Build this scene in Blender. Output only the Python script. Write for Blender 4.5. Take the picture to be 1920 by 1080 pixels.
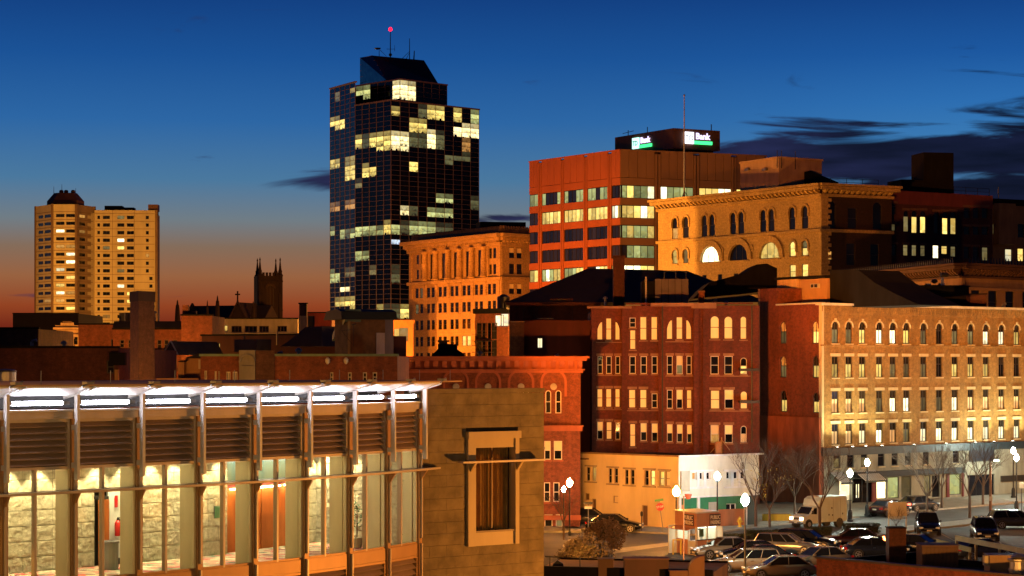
import bpy, bmesh, math, random
from mathutils import Vector, noise
R = math.radians
rnd = random.Random(11)
sc = bpy.context.scene
for o in list(bpy.data.objects): bpy.data.objects.remove(o)
# ------------------------------------------------------------------ camera
FPX, HZ, CZ = 4000.0, 683.0, 13.5          # focal length in photo pixels, horizon row, eye height
cam = bpy.data.objects.new('camera', bpy.data.cameras.new('camera')); sc.collection.objects.link(cam)
cam.location = (0, 0, CZ); cam.rotation_euler = (R(90), 0, 0)
cam.data.sensor_width = 36; cam.data.lens = FPX / 1920 * 36
cam.data.shift_y = (HZ - 540) / 1920; cam.data.clip_start = .5; cam.data.clip_end = 9000
sc.camera = cam
sc.view_settings.view_transform = 'Standard'; sc.view_settings.look = 'None'
sc.view_settings.exposure = 0; sc.view_settings.gamma = 1
sc.cycles.use_denoising = True; sc.cycles.max_bounces = 5; sc.cycles.diffuse_bounces = 2
sc.cycles.glossy_bounces = 3; sc.cycles.transmission_bounces = 4; sc.cycles.transparent_max_bounces = 8
sc.cycles.sample_clamp_indirect = 2.5; sc.cycles.sample_clamp_direct = 0
sc.cycles.caustics_reflective = False; sc.cycles.caustics_refractive = False
# ------------------------------------------------------------------ world: clear dusk sky after sunset
W = bpy.data.worlds.new('World'); sc.world = W; W.use_nodes = True
nt = W.node_tree; nt.nodes.clear()
def N(t, kind, **kw):
    n = t.nodes.new(kind)
    for k, v in kw.items(): setattr(n, k, v)
    return n
def ramp(n, stops):
    el = n.color_ramp.elements
    while len(el) > 1: el.remove(el[-1])
    el[0].position = stops[0][0]; el[0].color = (*stops[0][1], 1)
    for p, c in stops[1:]:
        e = el.new(p); e.color = (*c, 1)
def srgb(r, g, b):
    f = lambda c: (c / 255 / 12.92) if c < 10.3 else ((c / 255 + .055) / 1.055) ** 2.4
    return (f(r), f(g), f(b))
L = nt.links.new
tc = N(nt, 'ShaderNodeTexCoord'); sep = N(nt, 'ShaderNodeSeparateXYZ'); L(tc.outputs['Generated'], sep.inputs[0])
asin = N(nt, 'ShaderNodeMath', operation='ARCSINE'); L(sep.outputs[2], asin.inputs[0])
az = N(nt, 'ShaderNodeMath', operation='ARCTAN2'); L(sep.outputs[0], az.inputs[0]); L(sep.outputs[1], az.inputs[1])
def mth(op, a, b=None, c=None, clamp=False):
    n = N(nt, 'ShaderNodeMath', operation=op); n.use_clamp = clamp
    for i, v in enumerate((a, b, c)):
        if v is None: continue
        if isinstance(v, (int, float)): n.inputs[i].default_value = v
        else: L(v, n.inputs[i])
    return n.outputs[0]
el_n = mth('MULTIPLY', asin.outputs[0], 4.0, clamp=True)          # elevation 0..14.3 deg -> 0..1
E = lambda y: math.atan((HZ - y) / FPX) * 4.0
warm = N(nt, 'ShaderNodeValToRGB'); L(el_n, warm.inputs[0])
ramp(warm, [(0, srgb(100, 24, 18)), (E(612), srgb(116, 40, 24)), (E(575), srgb(146, 66, 34)), (E(520), srgb(152, 98, 64)),
            (E(465), srgb(132, 108, 90)), (E(415), srgb(112, 124, 132)), (E(340), srgb(74, 120, 158)), (E(230), srgb(44, 102, 164)),
            (E(110), srgb(26, 82, 150)), (E(0), srgb(18, 64, 130)), (1, srgb(14, 46, 108))])
cool = N(nt, 'ShaderNodeValToRGB'); L(el_n, cool.inputs[0])
ramp(cool, [(0, srgb(70, 60, 74)), (E(560), srgb(78, 84, 112)), (E(415), srgb(86, 122, 162)), (E(300), srgb(64, 128, 182)),
            (E(200), srgb(44, 110, 178)), (E(110), srgb(28, 88, 160)), (E(0), srgb(18, 66, 134)), (1, srgb(14, 46, 108))])
# sunset glow fades away from its azimuth (left of the frame)
daz = mth('ABSOLUTE', mth('ADD', az.outputs[0], .12))
glow = N(nt, 'ShaderNodeMapRange'); L(daz, glow.inputs[0]); glow.interpolation_type = 'SMOOTHSTEP'
glow.inputs[1].default_value = .12; glow.inputs[2].default_value = .36; glow.inputs[3].default_value = 1; glow.inputs[4].default_value = 0
mix = N(nt, 'ShaderNodeMix', data_type='RGBA'); L(glow.outputs[0], mix.inputs[0]); L(cool.outputs[0], mix.inputs[6]); L(warm.outputs[0], mix.inputs[7])
# high sky falls off to deep night blue overhead
hi = N(nt, 'ShaderNodeMapRange'); L(asin.outputs[0], hi.inputs[0])
hi.inputs[1].default_value = .2; hi.inputs[2].default_value = .9; hi.inputs[3].default_value = 1; hi.inputs[4].default_value = .16
sky1 = N(nt, 'ShaderNodeMix', data_type='RGBA', blend_type='MULTIPLY'); sky1.inputs[0].default_value = 1
# the side of the sky away from the sunset is already night
opp = N(nt, 'ShaderNodeMapRange'); L(daz, opp.inputs[0]); opp.interpolation_type = 'SMOOTHSTEP'
opp.inputs[1].default_value = .5; opp.inputs[2].default_value = 2.0; opp.inputs[3].default_value = 1; opp.inputs[4].default_value = .25
L(mix.outputs[2], sky1.inputs[6]); L(mth('MULTIPLY', hi.outputs[0], opp.outputs[0]), sky1.inputs[7])
# long streaky clouds, thicker to the right
cv = N(nt, 'ShaderNodeCombineXYZ'); L(mth('MULTIPLY', az.outputs[0], 9.0), cv.inputs[0]); L(mth('MULTIPLY', asin.outputs[0], 62.0), cv.inputs[1])
cn = N(nt, 'ShaderNodeTexNoise'); L(cv.outputs[0], cn.inputs['Vector']); cn.inputs['Scale'].default_value = 1.0
cn.inputs['Detail'].default_value = 7; cn.inputs['Roughness'].default_value = .56; cn.inputs['Distortion'].default_value = .9
def gauss(v, c, w):
    t = mth('DIVIDE', mth('SUBTRACT', v, c), w)
    return mth('POWER', 2.718, mth('MULTIPLY', mth('MULTIPLY', t, t), -1.0))
A = lambda x: math.atan((x - 960) / FPX)
Eel = lambda y: math.atan((HZ - y) / FPX)
rightside = N(nt, 'ShaderNodeMapRange'); L(az.outputs[0], rightside.inputs[0]); rightside.interpolation_type = 'SMOOTHSTEP'
rightside.inputs[1].default_value = A(1100); rightside.inputs[2].default_value = A(1600); rightside.inputs[3].default_value = 0; rightside.inputs[4].default_value = 1
bank = mth('MULTIPLY', rightside.outputs[0], mth('ADD', gauss(asin.outputs[0], Eel(300), .0105), mth('MULTIPLY', gauss(asin.outputs[0], Eel(378), .008), .8)))
wisp = mth('MULTIPLY', rightside.outputs[0], gauss(asin.outputs[0], Eel(205), .020))
streak = mth('MULTIPLY', gauss(az.outputs[0], A(760), .085), gauss(asin.outputs[0], Eel(335), .006))
low1 = gauss(asin.outputs[0], Eel(556), .0022)
low2 = mth('MULTIPLY', gauss(az.outputs[0], A(930), .03), gauss(asin.outputs[0], Eel(412), .0035))
cov = mth('ADD', mth('MULTIPLY', bank, .48), mth('MULTIPLY', wisp, .19))
cov = mth('ADD', cov, mth('MULTIPLY', streak, .27))
cov = mth('ADD', cov, mth('MULTIPLY', low1, .17))
cov = mth('ADD', cov, mth('MULTIPLY', low2, .26))
craw = mth('ADD', cn.outputs['Fac'], cov)
cm = N(nt, 'ShaderNodeMapRange'); L(craw, cm.inputs[0]); cm.interpolation_type = 'SMOOTHSTEP'
cm.inputs[1].default_value = .66; cm.inputs[2].default_value = .80; cm.inputs[3].default_value = 0; cm.inputs[4].default_value = 1
ccol = N(nt, 'ShaderNodeMix', data_type='RGBA'); L(glow.outputs[0], ccol.inputs[0])
ccol.inputs[6].default_value = (*srgb(12, 15, 36), 1); ccol.inputs[7].default_value = (*srgb(30, 32, 62), 1)
sky2 = N(nt, 'ShaderNodeMix', data_type='RGBA'); L(mth('MULTIPLY', cm.outputs[0], .985), sky2.inputs[0])
cn2 = N(nt, 'ShaderNodeTexNoise'); L(cv.outputs[0], cn2.inputs['Vector']); cn2.inputs['Scale'].default_value = 2.3; cn2.inputs['Detail'].default_value = 6
cv2 = N(nt, 'ShaderNodeMapRange'); L(cn2.outputs['Fac'], cv2.inputs[0]); cv2.inputs[1].default_value = .35; cv2.inputs[2].default_value = .7; cv2.inputs[3].default_value = .75; cv2.inputs[4].default_value = 2.1
ccol2 = N(nt, 'ShaderNodeMix', data_type='RGBA', blend_type='MULTIPLY'); ccol2.inputs[0].default_value = 1; L(ccol.outputs[2], ccol2.inputs[6]); L(cv2.outputs[0], ccol2.inputs[7])
L(sky1.outputs[2], sky2.inputs[6]); L(ccol2.outputs[2], sky2.inputs[7])
nish = N(nt, 'ShaderNodeTexSky', sky_type='NISHITA'); nish.sun_disc = False
nish.sun_elevation = R(-4); nish.sun_rotation = R(-8)
bg1 = N(nt, 'ShaderNodeBackground'); L(sky2.outputs[2], bg1.inputs[0]); bg1.inputs[1].default_value = 1.0
bg2 = N(nt, 'ShaderNodeBackground'); L(nish.outputs[0], bg2.inputs[0]); bg2.inputs[1].default_value = .004
addw = N(nt, 'ShaderNodeAddShader'); L(bg1.outputs[0], addw.inputs[0]); L(bg2.outputs[0], addw.inputs[1])
ow = N(nt, 'ShaderNodeOutputWorld'); L(addw.outputs[0], ow.inputs[0])
# ------------------------------------------------------------------ mesh builder
class MB:
    def __init__(s): s.v = []; s.f = []; s.mi = []; s.cur = 0
    def poly(s, pts, m=None):
        b = len(s.v); s.v += [tuple(p) for p in pts]; s.f.append(tuple(range(b, b + len(pts)))); s.mi.append(s.cur if m is None else m)
    def box(s, x0, x1, y0, y1, z0, z1):
        b = len(s.v)
        s.v += [(x0, y0, z0), (x1, y0, z0), (x1, y1, z0), (x0, y1, z0), (x0, y0, z1), (x1, y0, z1), (x1, y1, z1), (x0, y1, z1)]
        for q in ((0, 1, 5, 4), (1, 2, 6, 5), (2, 3, 7, 6), (3, 0, 4, 7), (4, 5, 6, 7), (3, 2, 1, 0)):
            s.f.append(tuple(b + i for i in q)); s.mi.append(s.cur)
        return s
    def prism_y(s, pts, y0, y1):           # polygon in x,z extruded along y
        n = len(pts); b = len(s.v)
        s.v += [(x, y0, z) for x, z in pts] + [(x, y1, z) for x, z in pts]
        s.f.append(tuple(b + i for i in range(n))); s.f.append(tuple(b + n + i for i in reversed(range(n)))); s.mi += [s.cur] * 2
        for i in range(n):
            j = (i + 1) % n; s.f.append((b + j, b + i, b + n + i, b + n + j)); s.mi.append(s.cur)
        return s
    def prism_z(s, pts, z0, z1):
        n = len(pts); b = len(s.v)
        s.v += [(x, y, z0) for x, y in pts] + [(x, y, z1) for x, y in pts]
        s.f.append(tuple(b + n + i for i in range(n))); s.f.append(tuple(b + i for i in reversed(range(n)))); s.mi += [s.cur] * 2
        for i in range(n):
            j = (i + 1) % n; s.f.append((b + i, b + j, b + n + j, b + n + i)); s.mi.append(s.cur)
        return s
    def prism_x(s, pts, x0, x1):           # polygon in y,z extruded along x
        n = len(pts); b = len(s.v)
        s.v += [(x0, y, z) for y, z in pts] + [(x1, y, z) for y, z in pts]
        s.f.append(tuple(b + i for i in reversed(range(n)))); s.f.append(tuple(b + n + i for i in range(n))); s.mi += [s.cur] * 2
        for i in range(n):
            j = (i + 1) % n; s.f.append((b + i, b + j, b + n + j, b + n + i)); s.mi.append(s.cur)
        return s
    def tube(s, p, q, r0, r1=None, n=6, caps=True):
        r1 = r0 if r1 is None else r1
        p = Vector(p); q = Vector(q); d = (q - p)
        if d.length < 1e-6: return s
        d.normalize(); a = d.orthogonal().normalized(); c = d.cross(a); b = len(s.v)
        for P, r in ((p, r0), (q, r1)):
            for i in range(n):
                t = 2 * math.pi * i / n; s.v.append(tuple(P + a * math.cos(t) * r + c * math.sin(t) * r))
        for i in range(n):
            j = (i + 1) % n; s.f.append((b + i, b + j, b + n + j, b + n + i)); s.mi.append(s.cur)
        if caps:
            s.f.append(tuple(b + i for i in reversed(range(n)))); s.f.append(tuple(b + n + i for i in range(n))); s.mi += [s.cur] * 2
        return s
    def lathe(s, prof, n=12, c=(0, 0, 0)):   # prof: (r,z)
        b = len(s.v); k = len(prof)
        for r, z in prof:
            for i in range(n):
                t = 2 * math.pi * i / n; s.v.append((c[0] + r * math.cos(t), c[1] + r * math.sin(t), c[2] + z))
        for a in range(k - 1):
            for i in range(n):
                j = (i + 1) % n; s.f.append((b + a * n + i, b + a * n + j, b + (a + 1) * n + j, b + (a + 1) * n + i)); s.mi.append(s.cur)
        s.f.append(tuple(b + i for i in reversed(range(n)))); s.f.append(tuple(b + (k - 1) * n + i for i in range(n))); s.mi += [s.cur] * 2
        return s
    def mesh(s, name, mats, smooth=False):
        me = bpy.data.meshes.new(name); me.from_pydata(s.v, [], s.f)
        for m in (mats if isinstance(mats, (list, tuple)) else [mats]): me.materials.append(m)
        if any(s.mi): me.polygons.foreach_set('material_index', s.mi)
        if smooth: me.polygons.foreach_set('use_smooth', [True] * len(me.polygons))
        me.update(); return me
COL = sc.collection.objects
def put(name, me, parent=None, loc=(0, 0, 0), rz=0):
    o = bpy.data.objects.new(name, me); COL.link(o); o.location = loc; o.rotation_euler = (0, 0, rz)
    if parent: o.parent = parent
    return o
def obj(name, mb, mats, parent=None, loc=(0, 0, 0), rz=0, smooth=False): return put(name, mb.mesh(name, mats, smooth), parent, loc, rz)
def tag(o, label, cat=None, group=None, kind=None):
    if label: o['label'] = label
    if cat: o['category'] = cat
    if group: o['group'] = group
    if kind: o['kind'] = kind
    return o
def thing(name, label, cat, loc=(0, 0, 0), rz=0, group=None):
    return tag(put(name, None, None, loc, rz), label, cat, group)
def copy_tree(o, parent=None):
    c = o.copy(); COL.link(c); c.parent = parent
    for ch in list(o.children): copy_tree(ch, c)
    return c
# ------------------------------------------------------------------ materials
MC = {}
def newmat(name):
    m = bpy.data.materials.new(name); m.use_nodes = True; t = m.node_tree; b = t.nodes['Principled BSDF']; return m, t, b
def coords(t, flat=True):
    tcn = N(t, 'ShaderNodeTexCoord')
    if not flat: return tcn.outputs['Object']
    sp = N(t, 'ShaderNodeSeparateXYZ'); t.links.new(tcn.outputs['Object'], sp.inputs[0])
    ad = N(t, 'ShaderNodeMath', operation='ADD'); t.links.new(sp.outputs[0], ad.inputs[0]); t.links.new(sp.outputs[1], ad.inputs[1])
    cb = N(t, 'ShaderNodeCombineXYZ'); t.links.new(ad.outputs[0], cb.inputs[0]); t.links.new(sp.outputs[2], cb.inputs[1]); return cb.outputs[0]
def grime(t, col_out, amt=.35, scale=.18, streak=True, world=False):
    tcn = N(t, 'ShaderNodeNewGeometry') if world else N(t, 'ShaderNodeTexCoord'); mp = N(t, 'ShaderNodeMapping'); t.links.new(tcn.outputs['Position' if world else 'Object'], mp.inputs[0])
    mp.inputs['Scale'].default_value = (1, 1, .3 if streak else 1)
    n = N(t, 'ShaderNodeTexNoise'); n.inputs['Scale'].default_value = scale * 4; n.inputs['Detail'].default_value = 6; n.inputs['Roughness'].default_value = .6
    t.links.new(mp.outputs[0], n.inputs['Vector'])
    mr = N(t, 'ShaderNodeMapRange'); t.links.new(n.outputs['Fac'], mr.inputs[0])
    mr.inputs[1].default_value = .35; mr.inputs[2].default_value = .65; mr.inputs[3].default_value = 1 - amt; mr.inputs[4].default_value = 1.05
    mx = N(t, 'ShaderNodeMix', data_type='RGBA', blend_type='MULTIPLY'); mx.inputs[0].default_value = 1
    t.links.new(col_out, mx.inputs[6]); t.links.new(mr.outputs[0], mx.inputs[7]); return mx.outputs[2]
def brick(name, c1, c2, mortar, w=.22, h=.075, amt=.4, bump=.4, scale=.18):
    if name in MC: return MC[name]
    m, t, b = newmat(name); v = coords(t)
    br = N(t, 'ShaderNodeTexBrick'); t.links.new(v, br.inputs['Vector'])
    br.inputs['Color1'].default_value = (*c1, 1); br.inputs['Color2'].default_value = (*c2, 1); br.inputs['Mortar'].default_value = (*mortar, 1)
    br.inputs['Scale'].default_value = 1; br.inputs['Brick Width'].default_value = w; br.inputs['Row Height'].default_value = h; br.inputs['Mortar Size'].default_value = .006 if h < .2 else .012
    co = grime(t, br.outputs['Color'], amt, scale); co = grime(t, co, .38, .75, False); co = grime(t, co, .3, 3.2 if h < .2 else 1.4, False)
    t.links.new(co, b.inputs['Base Color']); b.inputs['Roughness'].default_value = .85
    bp = N(t, 'ShaderNodeBump'); bp.inputs['Strength'].default_value = bump; bp.inputs['Distance'].default_value = .02
    nz = N(t, 'ShaderNodeTexNoise'); nz.inputs['Scale'].default_value = 14; nz.inputs['Detail'].default_value = 4; t.links.new(v, nz.inputs['Vector'])
    sb = N(t, 'ShaderNodeMath', operation='SUBTRACT'); t.links.new(nz.outputs['Fac'], sb.inputs[0]); t.links.new(br.outputs['Fac'], sb.inputs[1])
    t.links.new(sb.outputs[0], bp.inputs['Height']); t.links.new(bp.outputs[0], b.inputs['Normal'])
    MC[name] = m; return m
def plain(name, c, rough=.8, metal=0, amt=.25, scale=.3, bump=.15, bscale=20, streak=True, spec=.5, world=False):
    if name in MC: return MC[name]
    m, t, b = newmat(name)
    rgb = N(t, 'ShaderNodeRGB'); rgb.outputs[0].default_value = (*c, 1)
    co = grime(t, rgb.outputs[0], amt, scale, streak, world); t.links.new(co, b.inputs['Base Color'])
    b.inputs['Roughness'].default_value = rough; b.inputs['Metallic'].default_value = metal; b.inputs['Specular IOR Level'].default_value = spec
    if bump:
        tcn = N(t, 'ShaderNodeNewGeometry') if world else N(t, 'ShaderNodeTexCoord'); nz = N(t, 'ShaderNodeTexNoise'); nz.inputs['Scale'].default_value = bscale; nz.inputs['Detail'].default_value = 5
        t.links.new(tcn.outputs['Position' if world else 'Object'], nz.inputs['Vector'])
        bp = N(t, 'ShaderNodeBump'); bp.inputs['Strength'].default_value = bump; bp.inputs['Distance'].default_value = .03
        t.links.new(nz.outputs['Fac'], bp.inputs['Height']); t.links.new(bp.outputs[0], b.inputs['Normal'])
    MC[name] = m; return m
def paint(name, c, rough=.3, metal=0, coat=0):
    if name in MC: return MC[name]
    m, t, b = newmat(name); b.inputs['Base Color'].default_value = (*c, 1); b.inputs['Roughness'].default_value = rough
    b.inputs['Metallic'].default_value = metal; b.inputs['Coat Weight'].default_value = coat; MC[name] = m; return m
def dark_glass(name, c=(.012, .014, .02), rough=.06, wav=.0, spec=.5):
    if name in MC: return MC[name]
    m, t, b = newmat(name); b.inputs['Roughness'].default_value = rough; b.inputs['IOR'].default_value = 1.5; b.inputs['Specular IOR Level'].default_value = spec
    oi = N(t, 'ShaderNodeObjectInfo'); mr = N(t, 'ShaderNodeMapRange'); t.links.new(oi.outputs['Random'], mr.inputs[0]); mr.inputs[3].default_value = .5; mr.inputs[4].default_value = 1.8
    mx = N(t, 'ShaderNodeMix', data_type='RGBA', blend_type='MULTIPLY'); mx.inputs[0].default_value = 1; mx.inputs[6].default_value = (*c, 1); t.links.new(mr.outputs[0], mx.inputs[7]); t.links.new(mx.outputs[2], b.inputs['Base Color'])
    if wav:
        tcn = N(t, 'ShaderNodeTexCoord'); nz = N(t, 'ShaderNodeTexNoise'); nz.inputs['Scale'].default_value = .5; t.links.new(tcn.outputs['Object'], nz.inputs['Vector'])
        bp = N(t, 'ShaderNodeBump'); bp.inputs['Strength'].default_value = wav; bp.inputs['Distance'].default_value = .3; t.links.new(nz.outputs['Fac'], bp.inputs['Height']); t.links.new(bp.outputs[0], b.inputs['Normal'])
    MC[name] = m; return m
def emit(name, c, s, sample=True):
    if name in MC: return MC[name]
    m, t, b = newmat(name); t.nodes.remove(b); e = N(t, 'ShaderNodeEmission'); e.inputs[0].default_value = (*c, 1); e.inputs[1].default_value = s
    t.links.new(e.outputs[0], t.nodes['Material Output'].inputs[0])
    if not sample: m.cycles.emission_sampling = 'NONE'
    MC[name] = m; return m
def lit(name, c, s, var=.6, lo=.25, warmth=0.0):
    """a lit room seen through a window: bright ceiling, furniture and people-high clutter below, blinds; varies from pane to pane"""
    if name in MC: return MC[name]
    m, t, b = newmat(name); lk = t.links.new
    oi = N(t, 'ShaderNodeObjectInfo'); tcn = N(t, 'ShaderNodeTexCoord')
    sp = N(t, 'ShaderNodeSeparateXYZ'); lk(tcn.outputs['Generated'], sp.inputs[0])
    off = N(t, 'ShaderNodeVectorMath', operation='SCALE'); cbo = N(t, 'ShaderNodeCombineXYZ'); lk(oi.outputs['Random'], cbo.inputs[0]); lk(oi.outputs['Random'], cbo.inputs[1]); lk(cbo.outputs[0], off.inputs[0]); off.inputs[3].default_value = 91.0
    ad = N(t, 'ShaderNodeVectorMath', operation='ADD'); lk(tcn.outputs['Object'], ad.inputs[0]); lk(off.outputs[0], ad.inputs[1])
    vo = N(t, 'ShaderNodeTexVoronoi', distance='CHEBYCHEV'); vo.inputs['Scale'].default_value = 1.7; lk(ad.outputs[0], vo.inputs['Vector'])
    spc = N(t, 'ShaderNodeSeparateXYZ'); lk(vo.outputs['Color'], spc.inputs[0])
    # lower part cluttered, upper part even
    zr = N(t, 'ShaderNodeMapRange'); lk(sp.outputs[2], zr.inputs[0]); zr.inputs[1].default_value = .1; zr.inputs[2].default_value = .75; zr.inputs[3].default_value = var; zr.inputs[4].default_value = var * .35
    cl = N(t, 'ShaderNodeMath', operation='MULTIPLY'); lk(spc.outputs[0], cl.inputs[0]); lk(zr.outputs[0], cl.inputs[1])
    inv = N(t, 'ShaderNodeMath', operation='SUBTRACT'); inv.inputs[0].default_value = 1.08; lk(cl.outputs[0], inv.inputs[1])
    rm = N(t, 'ShaderNodeMapRange'); lk(oi.outputs['Random'], rm.inputs[0]); rm.inputs[3].default_value = lo; rm.inputs[4].default_value = 1.0
    st = N(t, 'ShaderNodeMath', operation='MULTIPLY'); lk(inv.outputs[0], st.inputs[0]); lk(rm.outputs[0], st.inputs[1])
    s2 = N(t, 'ShaderNodeMath', operation='MULTIPLY'); lk(st.outputs[0], s2.inputs[0]); s2.inputs[1].default_value = s
    hue = N(t, 'ShaderNodeMix', data_type='RGBA'); lk(spc.outputs[1], hue.inputs[0]); hue.inputs[6].default_value = (*c, 1); hue.inputs[7].default_value = (c[0], c[1] * .86, c[2] * .62, 1)
    b.inputs['Base Color'].default_value = (.03, .03, .03, 1); b.inputs['Roughness'].default_value = .1
    lk(hue.outputs[2], b.inputs['Emission Color']); lk(s2.outputs[0], b.inputs['Emission Strength'])
    m.cycles.emission_sampling = 'NONE'; MC[name] = m; return m
LIT_Y = lit('lit_yellow', (1.0, .72, .2), 2.0); LIT_W = lit('lit_white', (1.0, .93, .62), 3.2); LIT_G = lit('lit_green', (.72, .82, .34), .8)
LIT_D = lit('lit_dim', (.8, .66, .28), .35); LIT_O = lit('lit_orange', (1.0, .5, .12), .9); LIT_B = lit('lit_blue', (.6, .75, 1.0), 1.3)
GLASS = dark_glass('window_glass', (.008, .008, .011), .06, 0, .28); GLASS_B = dark_glass('blue_glass', (.02, .022, .05), .05)
BLIND = plain('pale_blind', (.80, .66, .40), .8, amt=.12, bump=0)
BLIND_LIT = plain('glowing_blind', (.80, .62, .34), .8, amt=.12, bump=0); _b = BLIND_LIT.node_tree.nodes['Principled BSDF']; _b.inputs['Emission Color'].default_value = (1, .50, .11, 1); _b.inputs['Emission Strength'].default_value = .42; BLIND_LIT.cycles.emission_sampling = 'NONE'
TRIM_W = paint('white_trim', (.62, .58, .5), .5); TRIM_D = paint('dark_trim', (.03, .025, .02), .5); TRIM_B = paint('brown_trim', (.12, .06, .03), .5)
TAR = plain('roof_tar', (.010, .010, .011), .95, amt=.4, spec=.2); IRON = paint('black_iron', (.012, .012, .013), .45); STEEL = plain('grey_steel', (.28, .27, .26), .45, .6, bump=.05)
# ------------------------------------------------------------------ frames on facade planes
class Fr:
    """vertical facade plane through two points seen at photo columns x1, x2 at distances d1, d2"""
    def __init__(s, x1, d1, x2, d2):
        s.A = Vector(((x1 - 960) / FPX * d1, d1)); s.B = Vector(((x2 - 960) / FPX * d2, d2)); s._init()
    @classmethod
    def pts(cls, a, b):
        s = cls.__new__(cls); s.A = Vector(a[:2]); s.B = Vector(b[:2]); s._init(); return s
    def _init(s):
        s.D = (s.B - s.A); s.len = s.D.length; s.D = s.D / s.len; s.a = math.atan2(s.D.y, s.D.x); s.I = Vector((-s.D.y, s.D.x))   # I: inward (away from viewer side)
    def U(s, px):
        k = (px - 960) / FPX; # A + u D on ray x = k*y
        return (k * s.A.y - s.A.x) / (s.D.x - k * s.D.y)
    def d(s, px): return s.A.y + s.U(px) * s.D.y
    def Z(s, px, py): return CZ - (py - HZ) / FPX * s.d(px)
    def w(s, u, y=0): p = s.A + s.D * u + s.I * y; return (p.x, p.y)
    def off(s, y): return Fr.pts(s.w(0, y), s.w(s.len, y))
def P(px, py, d): return Vector(((px - 960) / FPX * d, d, CZ - (py - HZ) / FPX * d))
def G(px, py, z=0): d = (CZ - z) * FPX / (py - HZ); return Vector(((px - 960) / FPX * d, d, z))
def arc_pts(u0, u1, z1, n=10):
    r = (u1 - u0) / 2; c = (u0 + u1) / 2; return [(c - r * math.cos(math.pi * i / n), z1 - r + r * math.sin(math.pi * i / n)) for i in range(n + 1)]
def wall_mb(u0, u1, z0, z1, ops, t=.3, y=0.):
    mb = MB(); us = sorted({round(v, 4) for v in [u0, u1] + [k for o in ops for k in o[:2]] if u0 <= v <= u1}); zs = sorted({round(v, 4) for v in [z0, z1] + [k for o in ops for k in o[2:4]] if z0 <= v <= z1})
    for zi in range(len(zs) - 1):
        zc = (zs[zi] + zs[zi + 1]) / 2; run = None
        band = [o for o in ops if o[2] < zc < o[3]]
        for ui in range(len(us) - 1):
            uc = (us[ui] + us[ui + 1]) / 2; solid = not any(o[0] < uc < o[1] for o in band)
            if solid and run is None: run = us[ui]
            if (not solid or ui == len(us) - 2) and run is not None:
                e = us[ui + 1] if solid else us[ui]
                mb.poly([(run, y, zs[zi]), (e, y, zs[zi]), (e, y, zs[zi + 1]), (run, y, zs[zi + 1])]); run = None
    for o in ops:
        a, b, c, d = o[:4]; arch = len(o) > 4 and o[4]
        if arch:
            ap = arc_pts(a, b, d); h = len(ap) // 2; top = [(a, c)] + ap + [(b, c)]
            for i in range(h): mb.poly([(a, y, d), (ap[i][0], y, ap[i][1]), (ap[i + 1][0], y, ap[i + 1][1])])
            for i in range(h, len(ap) - 1): mb.poly([(b, y, d), (ap[i][0], y, ap[i][1]), (ap[i + 1][0], y, ap[i + 1][1])])
        else: top = [(a, c), (a, d), (b, d), (b, c)]
        for i in range(len(top)):
            p, q = top[i], top[(i + 1) % len(top)]; mb.poly([(p[0], y, p[1]), (q[0], y, q[1]), (q[0], y + t, q[1]), (p[0], y + t, p[1])])
    mb.poly([(u0, y, z1), (u1, y, z1), (u1, y + t, z1), (u0, y + t, z1)]); mb.poly([(u0, y, z0), (u0, y, z1), (u0, y + t, z1), (u0, y + t, z0)]); mb.poly([(u1, y, z0), (u1, y + t, z0), (u1, y + t, z1), (u1, y, z1)])
    return mb
WM = {}
def rect_ring(mb, u0, u1, z0, z1, b, y0, y1):
    mb.box(u0, u0 + b, y0, y1, z0, z1); mb.box(u1 - b, u1, y0, y1, z0, z1); mb.box(u0 + b, u1 - b, y0, y1, z0, z0 + b); mb.box(u0 + b, u1 - b, y0, y1, z1 - b, z1)
def window_meshes(style, w, h, fmat, split):
    key = (style, w, h, fmat.name, split)
    if key in WM: return WM[key]
    f = MB(); b = .07; y0, y1 = .10, .17
    if 'arch' in style:
        n = 10; o = arc_pts(-w / 2, w / 2, h, n); r = w / 2 - b; i_ = [(-r * math.cos(math.pi * k / n), h - w / 2 + r * math.sin(math.pi * k / n)) for k in range(n + 1)]
        for k in range(n): f.poly([(o[k][0], y0, o[k][1]), (o[k + 1][0], y0, o[k + 1][1]), (i_[k + 1][0], y0, i_[k + 1][1]), (i_[k][0], y0, i_[k][1])])
        f.box(-w / 2, -w / 2 + b, y0, y1, 0, h - w / 2); f.box(w / 2 - b, w / 2, y0, y1, 0, h - w / 2); f.box(-w / 2 + b, w / 2 - b, y0, y1, 0, b)
    else: rect_ring(f, -w / 2, w / 2, 0, h, b, y0, y1)
    if 'sash' in style: f.box(-w / 2 + b, w / 2 - b, y0 + .01, y1, h * split - .03, h * split + .03)
    if 'mul' in style: f.box(-.03, .03, y0 + .012, y1, b, h - b - (.05 if 'arch' in style else 0))
    if 'mu3' in style:
        for k in (-1, 1): f.box(k * w / 6 - .03, k * w / 6 + .03, y0 + .012, y1, b, h - b)
    fm = f.mesh('window', fmat)
    def pane(z0, z1, arch):
        p = MB(); yy = .15
        if arch: p.poly([(-w / 2, yy, z0)] + [(w / 2, yy, z0)] + [(x, yy, z) for x, z in reversed(arc_pts(-w / 2, w / 2, z1))])
        else: p.poly([(-w / 2, yy, z0), (w / 2, yy, z0), (w / 2, yy, z1), (-w / 2, yy, z1)])
        return p
    full = pane(0, h, 'arch' in style); up = pane(h * split, h, 'arch' in style); lo = pane(0, h * split, False)
    WM[key] = (fm, full, up, lo, {}); return WM[key]
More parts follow.
